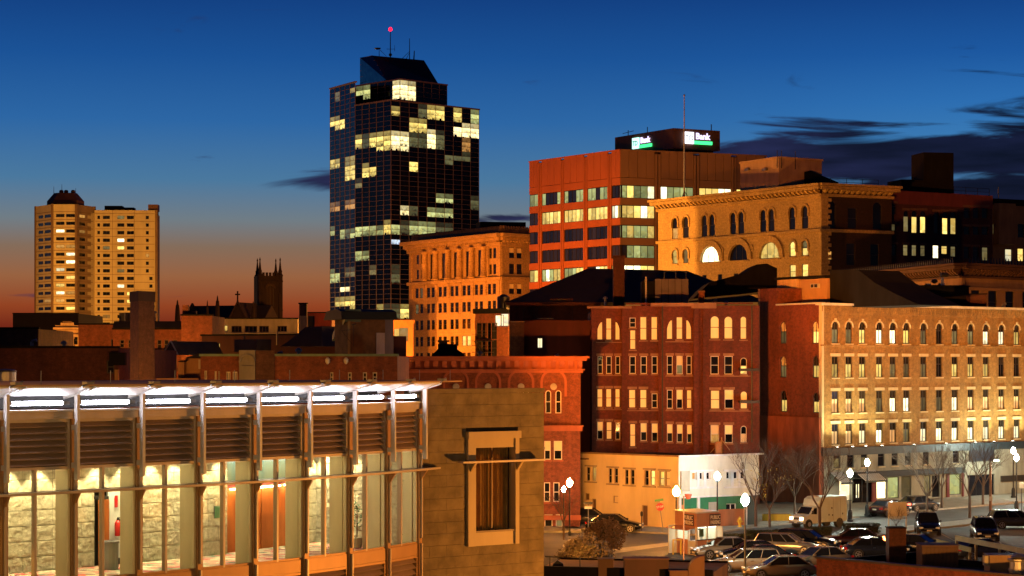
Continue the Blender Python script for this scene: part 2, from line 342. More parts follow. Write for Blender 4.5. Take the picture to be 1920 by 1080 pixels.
def inset_poly(p, d):
    n = len(p); area = sum(p[i].x * p[(i + 1) % n].y - p[(i + 1) % n].x * p[i].y for i in range(n)); s = 1 if area > 0 else -1; out = []
    for i in range(n):
        a, b, c = p[i - 1], p[i], p[(i + 1) % n]; d1 = (b - a).normalized(); d2 = (c - b).normalized(); n1 = Vector((-d1.y, d1.x)) * s; n2 = Vector((-d2.y, d2.x)) * s
        k = n1 + n2; out.append(b + k * (d / max(.35, 1 + n1.dot(n2))))
    return out
class Bld:
    def __init__(s, name, label, cat, fr=None, group=None, loc=None):
        p = loc if loc is not None else (fr.A.x, fr.A.y, 0); s.o = thing(name, label, cat, p, 0, group); s.p = Vector(p)
    def part(s, fr, name, mb, mats, smooth=False, parent=None, label=None):
        o = obj(name, mb, mats, s.o if parent is None else parent, (fr.A.x - s.p.x, fr.A.y - s.p.y, -s.p.z) if parent is None else (0, 0, 0), fr.a if parent is None else 0, smooth)
        if label: o['label'] = label
        return o
    def window(s, fr, u, z, w, h, style='sash', pane=GLASS, fmat=TRIM_D, split=.5, y=0., extra=None):
        w = round(w, 2); h = round(h, 2); fm, full, up, lo, cache = window_meshes(style, w, h, fmat, split)
        q = fr.w(u, y); o = put('window', fm, s.o, (q[0] - s.p.x, q[1] - s.p.y, z - s.p.z), fr.a)
        def pm(tagk, mb, m):
            k = (tagk, m.name)
            if k not in cache: cache[k] = mb.mesh('pane', m)
            return cache[k]
        if isinstance(pane, tuple):
            put('pane', pm('u', up, pane[0]), o); put('pane', pm('l', lo, pane[1]), o)
        else: put('pane', pm('f', full, pane), o)
        if extra:
            for nm, me in extra: put(nm, me, o)
        return o
    def facade(s, fr, u0, u1, z0, z1, wins, mat, t=.3, name='wall', y=0., fmat=TRIM_D, split=.5):
        """wins: (uc, zb, w, h, style, pane[, extra])"""
        ops = [(w[0] - w[2] / 2, w[0] + w[2] / 2, w[1], w[1] + w[3], 'arch' in w[4]) for w in wins]
        o = s.part(fr, name, wall_mb(u0, u1, z0, z1, ops, t, y), mat)
        for w in wins: s.window(fr, w[0], w[1], w[2], w[3], w[4], w[5], fmat, split, y, w[6] if len(w) > 6 else None)
        return o
    def mass(s, pts, z0, z1, mat, roof=None, name='rear_wall', inset=.45):
        q = inset_poly([Vector(p[:2]) for p in pts], inset)
        mb = MB(); mb.prism_z([(p.x - s.p.x, p.y - s.p.y) for p in q], z0 - s.p.z, z1 - s.p.z); o = obj(name, mb, mat, s.o)
        if roof:
            rb = MB(); rb.prism_z([(p.x - s.p.x, p.y - s.p.y) for p in q], z1 - s.p.z + .004, z1 - s.p.z + .12); obj('roof', rb, roof, s.o)
        return o
def quadpts(f1, f2=None, depth=20):
    if f2 is None: return [f1.w(0), f1.w(f1.len), f1.w(f1.len, depth), f1.w(0, depth)]
    back = f1.A + (f2.B - f1.B); return [tuple(f1.A), tuple(f1.B), tuple(f2.B), (back.x, back.y)]
def box_mesh(name, w, d, h, mat, z=0): return MB().box(-w / 2, w / 2, -d, .0, z, z + h).mesh(name, mat)
def band(B, fr, name, u0, u1, z0, z1, proj, mat, y=0): return B.part(fr, name, MB().box(u0 - proj * .6, u1 + proj * .6, y - proj, y + .06, z0, z1), mat)
# ================================================================== ground far and near
GROUND = plain('city_ground', (.035, .033, .032), .95, amt=.4, scale=.05, bump=0)
g = MB(); g.poly([(-3000, -60, -.02), (3000, -60, -.02), (3000, 6000, -.02), (-3000, 6000, -.02)]); tag(obj('ground', g, GROUND), None, kind='structure')
SOD = (1.0, .37, .055)
def hidden_lamp(x, y, h, power, col=SOD, label='sodium street lamp in the street behind the nearer rooftops', group='street lamps behind the rooftops', aim=None, cone=64):
    t = thing('street_lamp', label, 'street lamp', (x, y, 0), 0, group)
    obj('post', MB().tube((0, 0, 0), (0, 0, h), .12, .07, 8), IRON, t)
    obj('lamp_head', MB().box(-.35, .35, -.18, .18, h, h + .14), STEEL, t)
    l = bpy.data.lights.new('lamp_light', 'SPOT' if aim else 'POINT'); l.energy = power; l.color = col; l.shadow_soft_size = .25
    o = bpy.data.objects.new('lamp_light', l); COL.link(o); o.parent = t; o.location = (0, 0, h - .35)
    if aim: l.spot_size = R(cone); l.spot_blend = .6; o.rotation_euler = (Vector(aim) - Vector((x, y, h - .35))).to_track_quat('-Z', 'Y').to_euler()
    return t
# ================================================================== apartment tower on the left
APT = plain('apartment_concrete', (.46, .36, .22), .85, amt=.18, scale=.05); APT_D = plain('apartment_rib', (.16, .09, .05), .8)
fa = [Fr(67, 783, 98, 772), Fr(98, 772, 143, 772), Fr(143, 772, 177, 784)]; fw = Fr(177, 783, 291, 784)
B = Bld('apartment_tower', 'tall pale apartment tower with dark window strips and a brown hexagonal cap', 'building', fa[0])
zt = fa[1].Z(120, 383)
lits_apt = {(1, 0, 2): LIT_W, (1, 0, 4): LIT_O, (1, 1, 4): LIT_O, (1, 1, 5): LIT_W, (1, 1, 6): LIT_W, (1, 0, 7): LIT_W, (1, 1, 8): LIT_Y, (1, 0, 9): LIT_Y, (1, 0, 10): LIT_W, (1, 1, 10): LIT_O,
            (1, 0, 11): LIT_O, (1, 1, 12): LIT_Y, (2, 0, 0): LIT_O, (2, 1, 0): LIT_O, (2, 0, 2): LIT_O, (2, 1, 2): LIT_W, (2, 1, 4): LIT_W, (2, 1, 8): LIT_Y, (2, 1, 9): LIT_Y, (2, 1, 10): LIT_Y, (2, 1, 12): LIT_W,
            (3, 2, 3): LIT_W, (3, 2, 4): LIT_Y, (3, 1, 4): LIT_D, (3, 2, 7): LIT_D, (3, 2, 9): LIT_W, (3, 4, 5): LIT_O, (3, 2, 0): LIT_D, (3, 3, 10): LIT_Y, (3, 3, 11): LIT_Y, (3, 1, 13): LIT_O, (0, 1, 11): LIT_O}
groups = [[(71.5, 81), (83, 96)], [(105, 121), (124, 141)], [(149, 160), (164, 175)]]
for fi, f in enumerate(fa):
    wins = []
    for r in range(14):
        for gi, (xa, xb) in enumerate(groups[fi]):
            ua, ub = f.U(xa), f.U(xb); z = zt - (21 + r * 14.5) / FPX * 772 - .6
            wins.append(((ua + ub) / 2, z, min(ub - ua, f.len - .6), 1.15, 'mul', lits_apt.get((fi, gi, r), GLASS)))
    B.facade(f, 0, f.len, 20, zt, wins, APT if fi < 2 else plain('apartment_shaded_face', (.24, .15, .085), .85, amt=.18, scale=.05), .3)  # third facet's shade is painted as a darker copy of the concrete
    for k in (0, f.len): B.part(f, 'rib', MB().box(k - .45, k + .45, -.35, .2, 20, zt + .1), APT_D)
    for r in range(15): B.part(f, 'floor_joint', MB().box(.5, f.len - .5, -.05, .02, zt - (14 + r * 14.5) / FPX * 772 - .1, zt - (14 + r * 14.5) / FPX * 772 + .08), APT_D)
ztw = fw.Z(230, 394); wins = []
for r in range(15):
    z = fw.Z(230, 407.5 + r * 14.3) - .65
    for ci, (xa, xb) in enumerate([(182.5, 187.5), (193, 206), (220, 233), (238, 251), (273.5, 279) if r < 8 else (280, 286)]):
        if ci == 4 and r > 9: continue
        ua, ub = fw.U(xa), fw.U(xb); wins.append(((ua + ub) / 2, z, ub - ua, 1.25, 'mul' if ci % 4 else 'plain', lits_apt.get((3, ci, r), GLASS)))
B.facade(fw, 0, fw.len, 12, ztw, wins, APT, .3)
for r in range(16): B.part(fw, 'floor_joint', MB().box(.3, fw.len - .3, -.05, .02, fw.Z(230, 400.5 + r * 14.3) - .08, fw.Z(230, 400.5 + r * 14.3) + .06), APT_D)
for x in (177, 211, 252): B.part(fw, 'panel_joint', MB().box(fw.U(x) - .06, fw.U(x) + .06, -.06, .02, 20, ztw), APT_D)
B.part(fw, 'end_rib', MB().box(fw.len, fw.len + .9, -.3, 3, 12, ztw + .1), APT_D)
pts = [fa[0].w(0), fa[1].w(0), fa[2].w(0), fw.w(0), fw.w(fw.len), fw.w(fw.len, 18), (fa[0].A.x + 1, fa[0].A.y + 22)]
B.mass(pts, 12, ztw - 1, APT, TAR)
B.mass([fa[0].w(0), fa[1].w(0), fa[2].w(0), fa[2].w(fa[2].len), (fa[0].A.x + 1, fa[0].A.y + 22)], ztw - 1, zt - .3, APT, TAR, 'upper_wall')
CAP = plain('copper_brown_cap', (.10, .035, .022), .7)
c0 = [P(88, 383, 777), P(100, 372, 774), P(146, 372, 774), P(158, 383, 778)]
mb = MB(); base = [(P(x, 0, d).x - B.p.x, d - B.p.y) for x, d in ((88, 779), (100, 776), (146, 776), (158, 780), (146, 792), (100, 792))]
mb.prism_z(base, zt - .2, zt + 1.6); zc = zt + 4.7; ctr = (sum(p[0] for p in base) / 6, sum(p[1] for p in base) / 6)
top = [(ctr[0] + (p[0] - ctr[0]) * .62, ctr[1] + (p[1] - ctr[1]) * .62) for p in base]
for i in range(6): j = (i + 1) % 6; mb.poly([(*base[i], zt + 1.6), (*base[j], zt + 1.6), (*top[j], zc), (*top[i], zc)])
mb.poly([(*p, zc) for p in top]); obj('roof_cap', mb, CAP, B.o)
for x, h in ((101, 2.6), (116, 3.4), (142, 2.0)): obj('antenna', MB().tube((P(x, 0, 782).x - B.p.x, 782 - B.p.y, zc - .1), (P(x, 0, 782).x - B.p.x, 782 - B.p.y, zc + h), .12, .06, 5), IRON, B.o)
for x in (115, 124, 137): obj('roof_vent', MB().lathe([(.8, 0), (.8, 1.0), (.4, 1.3)], 8, (P(x, 0, 782).x - B.p.x, 782 - B.p.y, zc)), CAP, B.o)
B.part(fw, 'roof_plant', MB().box(fw.U(193), fw.U(226), 4, 10, ztw - .5, ztw + 1.9).box(fw.U(226.1), fw.U(248), 4.2, 10, ztw - .5, ztw + 1.3), TAR)
B.part(fw, 'stair_head', MB().box(fw.U(277), fw.U(295.5), 1, 6, ztw - .2, ztw + 2.2), CAP)
# ================================================================== glass office tower
TG = dark_glass('tower_glass', (.004, .0045, .009), .07, .15, .22); MULL = plain('bronze_mullion', (.26, .17, .15), .55, .1, bump=0)
fA, fB, fC = Fr(619, 586, 666, 571.6), Fr(666, 571.6, 733, 560), Fr(733, 560, 898, 581)
gA, gB = Fr(667.5, 581, 750, 567), Fr(750, 567, 838, 579)
B = Bld('glass_office_tower', 'dark glass office tower with lit floors and a slanted rooftop', 'tower', fC)
zC = fC.Z(733, 188.6); zA = fA.Z(666, 154.5); zG = gB.Z(750, 149.5); ROW = 1.30
litb = [  # photo boxes of lit rooms and a painted reflection on each face
 ('C', 740, 200, 747, 214, 'Y'), ('C', 784, 198, 833, 224, 'Y'), ('C', 849, 203, 866, 228, 'Y'), ('C', 881, 208, 892, 230, 'G'), ('C', 766, 221, 800, 247, 'Y'), ('C', 850, 235, 896, 258, 'W'),
 ('C', 733, 246, 833, 279, 'W'), ('C', 849, 256, 875, 284, 'O'), ('C', 833, 290, 838, 306, 'W'), ('C', 766, 300, 783, 325, 'Y'), ('C', 840, 290, 880, 304, 'g'),
 ('C', 816, 366, 852, 382, 'G'), ('C', 866, 364, 897, 389, 'G'), ('C', 757, 384, 800, 406, 'W'), ('C', 800, 392, 853, 408, 'G'), ('C', 733, 418, 865, 438, 'G'), ('C', 733, 446, 746, 458, 'B'),
 ('C', 766, 468, 773, 486, 'Y'), ('C', 736, 575, 768, 600, 'Y'), ('C', 736, 500, 752, 535, 'g'),  # the last box paints a glass reflection as faint lit panes
 ('B', 667, 250, 733, 279, 'Y'), ('B', 685, 311, 705, 328, 'Y'), ('B', 669, 337, 679, 354, 'D'), ('B', 668, 422, 713, 440, 'G'), ('B', 718, 412, 732, 436, 'Y'), ('B', 669, 468, 685, 491, 'G'), ('B', 697, 500, 711, 512, 'D'), ('B', 706, 574, 730, 600, 'Y'),
 ('A', 624, 222, 642, 240, 'Y'), ('A', 622, 297, 637, 316, 'Y'), ('A', 651, 295, 666, 340, 'Y'), ('A', 623, 379, 638, 398, 'O'), ('A', 647, 377, 666, 394, 'O'), ('A', 620, 428, 666, 445, 'G'), ('A', 622, 509, 632, 526, 'G'), ('A', 646, 506, 664, 519, 'D'), ('A', 641, 535, 651, 548, 'W'), ('A', 631, 560, 664, 577, 'Y'), ('A', 625, 172, 640, 186, 'D'), ('A', 655, 167, 666, 176, 'Y'),
 ('gA', 668, 164, 697, 182, 'G'), ('gA', 727, 150, 751, 190, 'W'), ('gB', 750, 150, 772, 190, 'W')]
LM = {'Y': LIT_Y, 'W': LIT_W, 'G': LIT_G, 'D': LIT_D, 'O': LIT_O, 'B': LIT_B, 'g': LIT_D}
LC = {'Y': ((1.0, .78, .22), 1.5), 'W': ((1.0, .86, .45), 2.3), 'G': ((.74, .82, .34), .95), 'D': ((.8, .66, .28), .3), 'O': ((1.0, .5, .14), .9), 'B': ((.6, .75, 1.0), 1.3), 'g': ((.6, .62, .3), .22)}
def lit_row(k, r): c, s = LC[k]; return lit('office_%s_%d' % (k if k != 'g' else 'faint', r), c, s * (.34, 1.25, 1.05)[r], (.7, .8, 1.3)[r], .45)
for key, f, nc, zb, ztop in (('A', fA, 5, 10, zA), ('B', fB, 5, 10, zC), ('C', fC, 10, 10, zC), ('gA', gA, 6, zC - 1, zG), ('gB', gB, 6, zC - 1, zG)):
    cw = f.len / nc; nr = int((ztop - zb) / ROW); rest = MB(); cells = []
    for r in range(nr):
        for c in range(nc):
            u = (c + .5) * cw; z = ztop - (r + .5) * ROW; p = f.w(u); px = 960 + p[0] / p[1] * FPX; py = HZ - (z - CZ) / p[1] * FPX
            hit = next((b for b in litb if b[0] == key and b[1] - 1 <= px <= b[3] + 1 and b[2] - 1 <= py <= b[4] + 1), None); k = None
            if hit:
                tt = (py - hit[2]) / (hit[4] - hit[2]); wide = hit[3] - hit[1] > 20; k = (hit[5], 0 if tt < .3 else (1 if tt < .68 else 2))
                v_ = random.Random(c * 31 + int(hit[2]) * 7).random()
                if wide and v_ < .28: k = ('g', k[1]) if v_ < .17 else None
            cells.append((c, r, u, z, k))
    pm = {}
    def panel(k, m):
        if k not in pm: pm[k] = MB().box(-cw / 2 + .05, cw / 2 - .05, .02, .08, -ROW / 2 + .05, ROW / 2 - .05).mesh('glass_panel', m)
        return pm[k]
    for c, r, u, z, k in cells:
        q = f.w(u); loc = (q[0] - B.p.x, q[1] - B.p.y, z)
        if k: put('lit_pane', panel(k, lit_row(*k)), B.o, loc, f.a)
        elif key == 'C' and r < 26: put('glass_panel', panel('', TG), B.o, loc, f.a)
        else: rest.box(u - cw / 2 + .05, u + cw / 2 - .05, .02, .08, z - ROW / 2 + .05, z + ROW / 2 - .05)
    o = B.part(f, 'glass_panels', rest, TG); o['kind'] = 'stuff'
    for c in range(nc + 1): B.part(f, 'mullion', MB().box(c * cw - .055, c * cw + .055, -.08, .04, zb, ztop), MULL)
    for r in range(nr + 1): B.part(f, 'transom', MB().box(0, f.len, -.06, .05, ztop - r * ROW - .035, ztop - r * ROW + .035), MULL)
    B.part(f, 'coping', MB().box(-.2, f.len + .2, -.25, .5, ztop, ztop + .35), MULL)
back = (fC.B.x - 10, fC.B.y + 26)
B.mass([fA.w(0), fB.w(0), fC.w(0), fC.w(fC.len), back, (fA.A.x, fA.A.y + 22)], 0, zC - .15, TAR, TAR, inset=.3)
B.mass([fA.w(0), fA.w(fA.len), gA.w(0), (fA.A.x + 8, fA.A.y + 20)], zC - .1, zA - .15, TAR, TAR, 'upper_wall', .3)
B.mass([gA.w(0), gB.w(0), gB.w(gB.len), (gB.B.x - 6, gB.B.y + 16), (gA.A.x - 2, gA.A.y + 12)], zC - .1, zG - .15, TAR, TAR, 'upper_wall', .3)
# slanted rooftop plant
dk = plain('slanted_roof', (.012, .012, .014), .6, amt=.2, bump=0)
def lp(px, py, d): q = P(px, py, d); return (q.x - B.p.x, q.y - B.p.y, q.z)
ridge = [lp(698, 104, 586), lp(795, 113, 592)]; eave = [lp(724, 150, 572), lp(822, 157, 584)]
bk = [lp(675, 150, 592), lp(790, 157, 606)]; bkt = [lp(675, 108, 592), lp(780, 113, 606)]
mb = MB(); mb.poly([ridge[0], ridge[1], eave[1], eave[0]]); mb.poly([ridge[1], bkt[1], (bk[1][0], bk[1][1], eave[1][2]), eave[1]]); mb.poly([ridge[0], bkt[0], bkt[1], ridge[1]]); mb.poly([bkt[0], bk[0], bk[1], bkt[1]]); obj('slanted_roof', mb, dk, B.o)
mb = MB(); mb.poly([eave[0], (bk[0][0], bk[0][1], eave[0][2]), bkt[0], ridge[0]]); obj('plant_glass_wall', mb, TG, B.o)
for i in range(6):
    t = i / 5; z0 = eave[0][2]; z1 = ridge[0][2]; z = z0 + (z1 - z0) * t; e = Vector(eave[0]).lerp(Vector(ridge[0]), t); b2 = Vector((bk[0][0], bk[0][1], z))
    obj('plant_rail', MB().tube(e, b2, .09, n=4), MULL, B.o)
def T(px, py, d, px2, py2, r=.12, nm='antenna', m=IRON): obj(nm, MB().tube(lp(px, py, d), lp(px2, py2, d), r, r * .6, 5), m, B.o)
T(732, 112, 588, 732, 56, .16, 'beacon_mast'); T(725, 92, 588, 741, 92, .07); T(740, 96, 588, 740, 84, .06); T(768, 112, 592, 768, 72, .14, 'mast'); T(754, 110, 592, 768, 96, .08, 'mast_brace'); T(762, 110, 592, 768, 98, .08, 'mast_brace')
T(776, 112, 592, 777, 95, .2, 'panel_antenna'); T(711, 105, 588, 711, 93, .1, 'dish_stand'); T(712, 93, 588, 725, 106, .07, 'dish_brace')
obj('satellite_dish', MB().lathe([(.05, -.2), (.7, .0), (.95, .25), (.9, .28), (.6, .1)], 16, lp(708, 92, 586)), IRON, B.o)
obj('small_dish', MB().lathe([(.2, -.4), (.5, .0), (.3, .4)], 10, lp(732, 103, 586)), IRON, B.o)
obj('beacon_light', MB().lathe([(.1, -.55), (.5, -.3), (.55, 0), (.4, .4), (.1, .6)], 10, lp(732, 55, 588)), emit('red_beacon', (1, .01, .04), 3, False), B.o, smooth=True)
# red lit base of the street facade seen between tower and orange building
B2 = Bld('low_shop_front', 'orange lit low storefront at the foot of the glass tower', 'building', Fr(700, 470, 775, 470)); f = Fr(700, 470, 775, 470)
B2.facade(f, 0, f.len, 0, f.Z(740, 602), [(f.U(744), f.Z(744, 638), 1.2, 2.6, 'plain', LIT_Y), (f.U(757), f.Z(757, 640), 2.0, 3.0, 'plain', LIT_D)], plain('orange_stucco', (.42, .2, .09), .8)); B2.mass(quadpts(f, None, 8), 0, f.Z(740, 602) - .3, TAR, TAR)
band(B2, f, 'cornice', 0, f.len, f.Z(740, 606), f.Z(740, 600), .5, MC['orange_stucco'])
# ================================================================== orange classical office block with colonnade
EST = brick('limestone_blocks', (.50, .33, .16), (.44, .29, .14), (.32, .2, .1), 1.4, .6, .22, .15, .07)
fE, fE2 = Fr(767, 484, 940, 450), Fr(940, 450, 1000, 456)
B = Bld('classical_office_block', 'orange lit stone office block with tall columns and a crested cornice', 'building', fE)
zE = lambda x, y: fE.Z(x, y)
wins = []; rows = [(28.4, 2.2), (24.9, 2.1), (21.2, 2.15), (17.5, 2.15), (13.9, 2.15), (10.3, 2.1)]
colx = [(781.6, 790.2), (803.1, 812), (825.2, 834.3), (847.5, 856.6), (870, 879.1), (893.1, 902.4), (917.5, 926.8)]
for ri, (z, h) in enumerate(rows):
    for ci, pr in enumerate(colx):
        for k, x in enumerate(pr):
            pn = LIT_Y if (ri == 3 and ci == 4) else (LIT_D if (ri, ci, k) in ((0, 0, 1), (1, 0, 0)) else GLASS)
            wins.append((fE.U(x), z, 1.5 if ci < 5 else 1.35, h, 'sash', pn))
for x in (783, 791.5, 919.3, 927.3):
    for z, h in ((36.0, 2.15), (32.6, 2.15)): wins.append((fE.U(x), z, 1.2, h, 'sash', GLASS))
for x in (811, 833, 855.5, 878.3, 901.2): wins.append((fE.U(x), 32.4, 2.2, 5.6, 'mul', GLASS))
B.facade(fE, 0, fE.len, 0, 39.0, wins, EST, .5)
for u in [fE.U(x) for x in (800, 820, 843.5, 865.4, 888, 911)]:
    B.part(fE, 'column', MB().lathe([(.85, 0), (.85, .3), (.68, .45), (.66, 3), (.56, 5.9), (.6, 6.0), (.85, 6.35), (.85, 6.6)], 14, (u, -.55, 32.1)), EST, True)
for u in [fE.U(x) for x in (771, 795.5, 915, 937)]: B.part(fE, 'pilaster', MB().box(u - .5, u + .5, -.25, .1, 32.1, 38.6), EST)
for k in range(8):
    x = [772, 796.6, 818.6, 841, 863.3, 886, 909.8, 935][k]
    B.part(fE, 'pilaster', MB().box(fE.U(x) - .55, fE.U(x) + .55, -.2, .1, 28.2, 31.2), EST)
for ri, (z, h) in enumerate(rows[:5]):
    for ci, pr in enumerate(colx): B.part(fE, 'sill', MB().box(fE.U(pr[0]) - .8, fE.U(pr[1]) + .8, -.14, .05, z - .3, z - .02), EST)
wins = []
for zz, h in ((36.0, 2.2), (32.6, 2.2), (28.4, 2.2), (24.9, 2.1), (21.2, 2.1)):
    for k, x in enumerate((959.5, 973.7)): wins.append((fE2.U(x), zz, 1.45, h, 'sash', (BLIND, GLASS) if zz in (36.0, 28.4) else GLASS))
B.facade(fE2, 0, fE2.len, 0, 39.0, wins, EST, .5)
for f, L0 in ((fE, fE.len), (fE2, fE2.len)):
    for nm, z0, z1, pj in (('belt_course', 31.3, 32.0, .5), ('entablature', 38.55, 39.3, .5), ('cornice', 39.6, 40.3, 1.2), ('cornice', 40.35, 41.1, 1.9)): band(B, f, nm, 0, L0, z0, z1, pj, EST)
    den = MB(); n = int(L0 / .9)
    for i in range(n): den.box(i * L0 / n, i * L0 / n + .45, -1.1, .05, 39.32, 39.58)
    B.part(f, 'dentils', den, EST)['kind'] = 'stuff'
    CR = plain('weathered_cresting', (.30, .17, .09), .9)
    B.part(f, 'parapet', MB().box(0, L0, .5, 1.0, 41.1, 42.0), CR)
    cr = MB(); n = int(L0 / .75)
    for i in range(n): x = (i + .5) * L0 / n; cr.prism_y([(x - .3, 42), (x + .3, 42), (x + .22, 42.5), (x, 42.85), (x - .22, 42.5)], .55, .95)
    B.part(f, 'cresting', cr, CR)['kind'] = 'stuff'
B.mass(quadpts(fE, fE2), 0, 41, EST, TAR, inset=.7)
fhh = Fr(901, 466, 986, 468); B.part(fhh, 'roof_house', MB().box(0, fhh.len, 0, 5, 40, fhh.Z(940, 416)), TAR)
# ================================================================== orange bank office block
TDP = plain('orange_panel', (.50, .15, .05), .7, amt=.15, scale=.06, bump=.05); TDG = plain('dark_joint', (.05, .03, .025), .8)
TDR = plain('dim_side_panel', (.34, .20, .11), .75, amt=.15, scale=.06, bump=.05)  # dim light on the right face put into a darker panel colour
fT, fT2 = Fr(992, 424, 1163, 400), Fr(1163, 400, 1437, 411.9)
B = Bld('bank_office_block', 'rust orange concrete bank office block with ribbon windows', 'building', fT)
ztT = fT.Z(1163, 282); tops = [47.1, 43.35, 39.6, 35.85, 32.1, 28.35, 24.6]
def zx(v): return 980 + v / 2.919
bays = [(40, 83), (103, 206), (225, 331), (353, 463), (485, 537)]
litmap = {(0, 0): 'GG', (0, 1): 'G...G', (0, 2): 'G..GG', (0, 3): 'GG.GG', (0, 4): '...', (1, 0): '..', (1, 1): 'YYYYY', (1, 2): 'YYYYY', (1, 3): 'YYYYY', (1, 4): 'WWY',
          (4, 0): 'YY', (4, 1): 'GWGYY', (4, 2): 'GGGYY', (4, 3): '..WYY', (4, 4): 'YYY'}
bays2 = [(537, 723), (757, 935), (968, 1142), (1172, 1330)]
litmap2 = {0: ['GYGGW', 'WGGGG', 'YYYWW', 'YYYYY', '.....'], 1: ['YYYWY', 'YYYYY', 'YYYYY', '.....', '.....'], 2: ['GYGGY', '.....', '.....', '.....', '.....'], 3: ['.GGGG', '.....', '.....', '.....', '.....'], 4: ['WWWYY', 'WWYYY', 'YYYYY', '.....', '.....']}
TDM = {'G': LIT_G, 'Y': LIT_Y, 'W': LIT_W, '.': GLASS_B}
for f, bs, side, pm_ in ((fT, bays, 0, TDP), (fT2, bays2, 1, TDR)):
    edges = [(f.U(zx(a)), f.U(zx(b))) for a, b in bs]
    edges = [(max(a, .0), min(b, f.len)) for a, b in edges]
    if side == 0: edges[0] = (0.02, edges[0][1]); edges[-1] = (edges[-1][0], f.len - .02)
    else: edges[0] = (.02, edges[0][1])
    # piers between the bays
    for i in range(len(edges) - 1):
        a, b = edges[i][1], edges[i + 1][0]; m = (a + b) / 2
        B.part(f, 'pier', MB().box(a + .08, m - .12, -.05, .6, 0, ztT - .4).box(m + .12, b - .08, -.05, .6, 0, ztT - .4), pm_)
        B.part(f, 'pier_joint', MB().box(m - .115, m + .115, .1, .6, 0, ztT - .4), TDG)
    for i, (a, b) in enumerate(edges):
        npan = {True: 5, False: 2}[b - a > 5] if side == 1 or i not in (4,) else 3
        n2 = max(2, round((b - a) / 1.85))
        # ribbed panels of the blank top storey, each panel its own piece
        for k in range(n2):
            w = (b - a) / n2; B.part(f, 'wall_panel', MB().box(a + k * w + .05, a + (k + 1) * w - .05, 0, .35, tops[0] + 1.5, ztT), pm_)
        B.part(f, 'panel_backing', MB().box(a, b, .3, .5, 0, ztT - .2), TDG)
        for ri, zt_ in enumerate(tops):
            B.part(f, 'spandrel_panel', MB().box(a + .04, b - .04, 0, .3, zt_ + .08, (tops[ri - 1] - 2.35 if ri else tops[0] + 1.42)), pm_)
            code = (litmap.get((ri, i), '.....') if side == 0 else litmap2.get(ri, ['.....'] * 5)[i])
            q = f.w((a + b) / 2, 0); W_ = b - a
            key = ('td', round(W_, 2), npan)
            if key not in WM:
                fm = MB(); rect_ring(fm, -W_ / 2, W_ / 2, 0, 2.35, .07, .16, .28)
                for k in range(1, npan): fm.box(-W_ / 2 + k * W_ / npan - .05, -W_ / 2 + k * W_ / npan + .05, .162, .27, .07, 2.28)
                WM[key] = (fm.mesh('ribbon_window', TRIM_D), {})
            fm, cache = WM[key]; wo = put('ribbon_window', fm, B.o, (q[0] - B.p.x, q[1] - B.p.y, zt_ - 2.35), f.a)
            for k in range(npan):
                ch = code[k % len(code)]
                if ch not in cache: cache[ch] = MB().box(-W_ / npan / 2 + .03, W_ / npan / 2 - .03, .22, .25, .03, 2.3).mesh('pane', TDM[ch])
                put('pane', cache[ch], wo, (-W_ / 2 + (k + .5) * W_ / npan, 0, 0))
    B.part(f, 'coping', MB().box(-.1, f.len + .1, -.08, .7, ztT, ztT + .25), pm_)
B.mass(quadpts(fT, fT2), 0, ztT - .3, TDG, TAR, inset=.5)
# rooftop sign box on stub legs
s1, s2 = Fr(1153, 425, 1263, 408), Fr(1263, 408, 1350, 413)
S = Bld('rooftop_sign_box', 'brown rooftop box with two lit bank signs above the orange office block', 'sign', s1)
zs0, zs1 = s1.Z(1263, 278), s1.Z(1263, 240); SBM = plain('brown_sign_box', (.13, .055, .03), .7, amt=.15, bump=0)
q = quadpts(s1, s2); mb = MB(); mb.prism_z([(x - S.p.x, y - S.p.y) for x, y in q], zs0, zs1); obj('box', mb, SBM, S.o)
for x, y in q:
    c = Vector((sum(p[0] for p in q) / 4, sum(p[1] for p in q) / 4)); p = Vector((x, y)).lerp(c, .18); obj('leg', MB().box(p.x - S.p.x - .5, p.x - S.p.x + .5, p.y - S.p.y - .5, p.y - S.p.y + .5, ztT - .3, zs0 + .05), TRIM_D, S.o)
for px in (1170, 1206): S.part(s1, 'aerial', MB().tube((s1.U(px), 1, zs1), (s1.U(px), 1, zs1 + 1.2), .08, n=5), IRON)
S.part(s1, 'aerial_arm', MB().tube((s1.U(1160), 1, zs1 + .7), (s1.U(1180), 1, zs1 + .9), .06, n=5), IRON); S.part(s2, 'aerial', MB().tube((s2.U(1339), 1, zs1), (s2.U(1339), 1, zs1 + 1.3), .1, n=5), IRON)
def text_mesh(txt, size, mat, ext=.03, bold=.0, sx=1.0):
    cu = bpy.data.curves.new('lettering', 'FONT'); cu.body = txt; cu.size = size; cu.extrude = ext; cu.offset = bold; cu.resolution_u = 2; cu.align_x = 'CENTER'
    o = bpy.data.objects.new('lettering', cu); COL.link(o); dg = bpy.context.evaluated_depsgraph_get(); me = bpy.data.meshes.new_from_object(o.evaluated_get(dg)); bpy.data.objects.remove(o)
    for v in me.vertices: x, y, z = v.co; v.co = (x * sx, -z, y)
    me.materials.clear(); me.materials.append(mat); return me
def textput(name, me, parent, loc, rz): return put(name, me, parent, loc, rz)
E_W = emit('sign_white', (.92, .9, 1.0), 2.6); E_G = emit('sign_green', (.05, .85, .22), 2.2); E_V = emit('sign_violet_white', (.72, .62, 1.0), 2.0); E_GW = emit('sign_mint', (.45, 1.0, .8), 2.2)
G_D = paint('logo_green', (.02, .25, .08), .4)
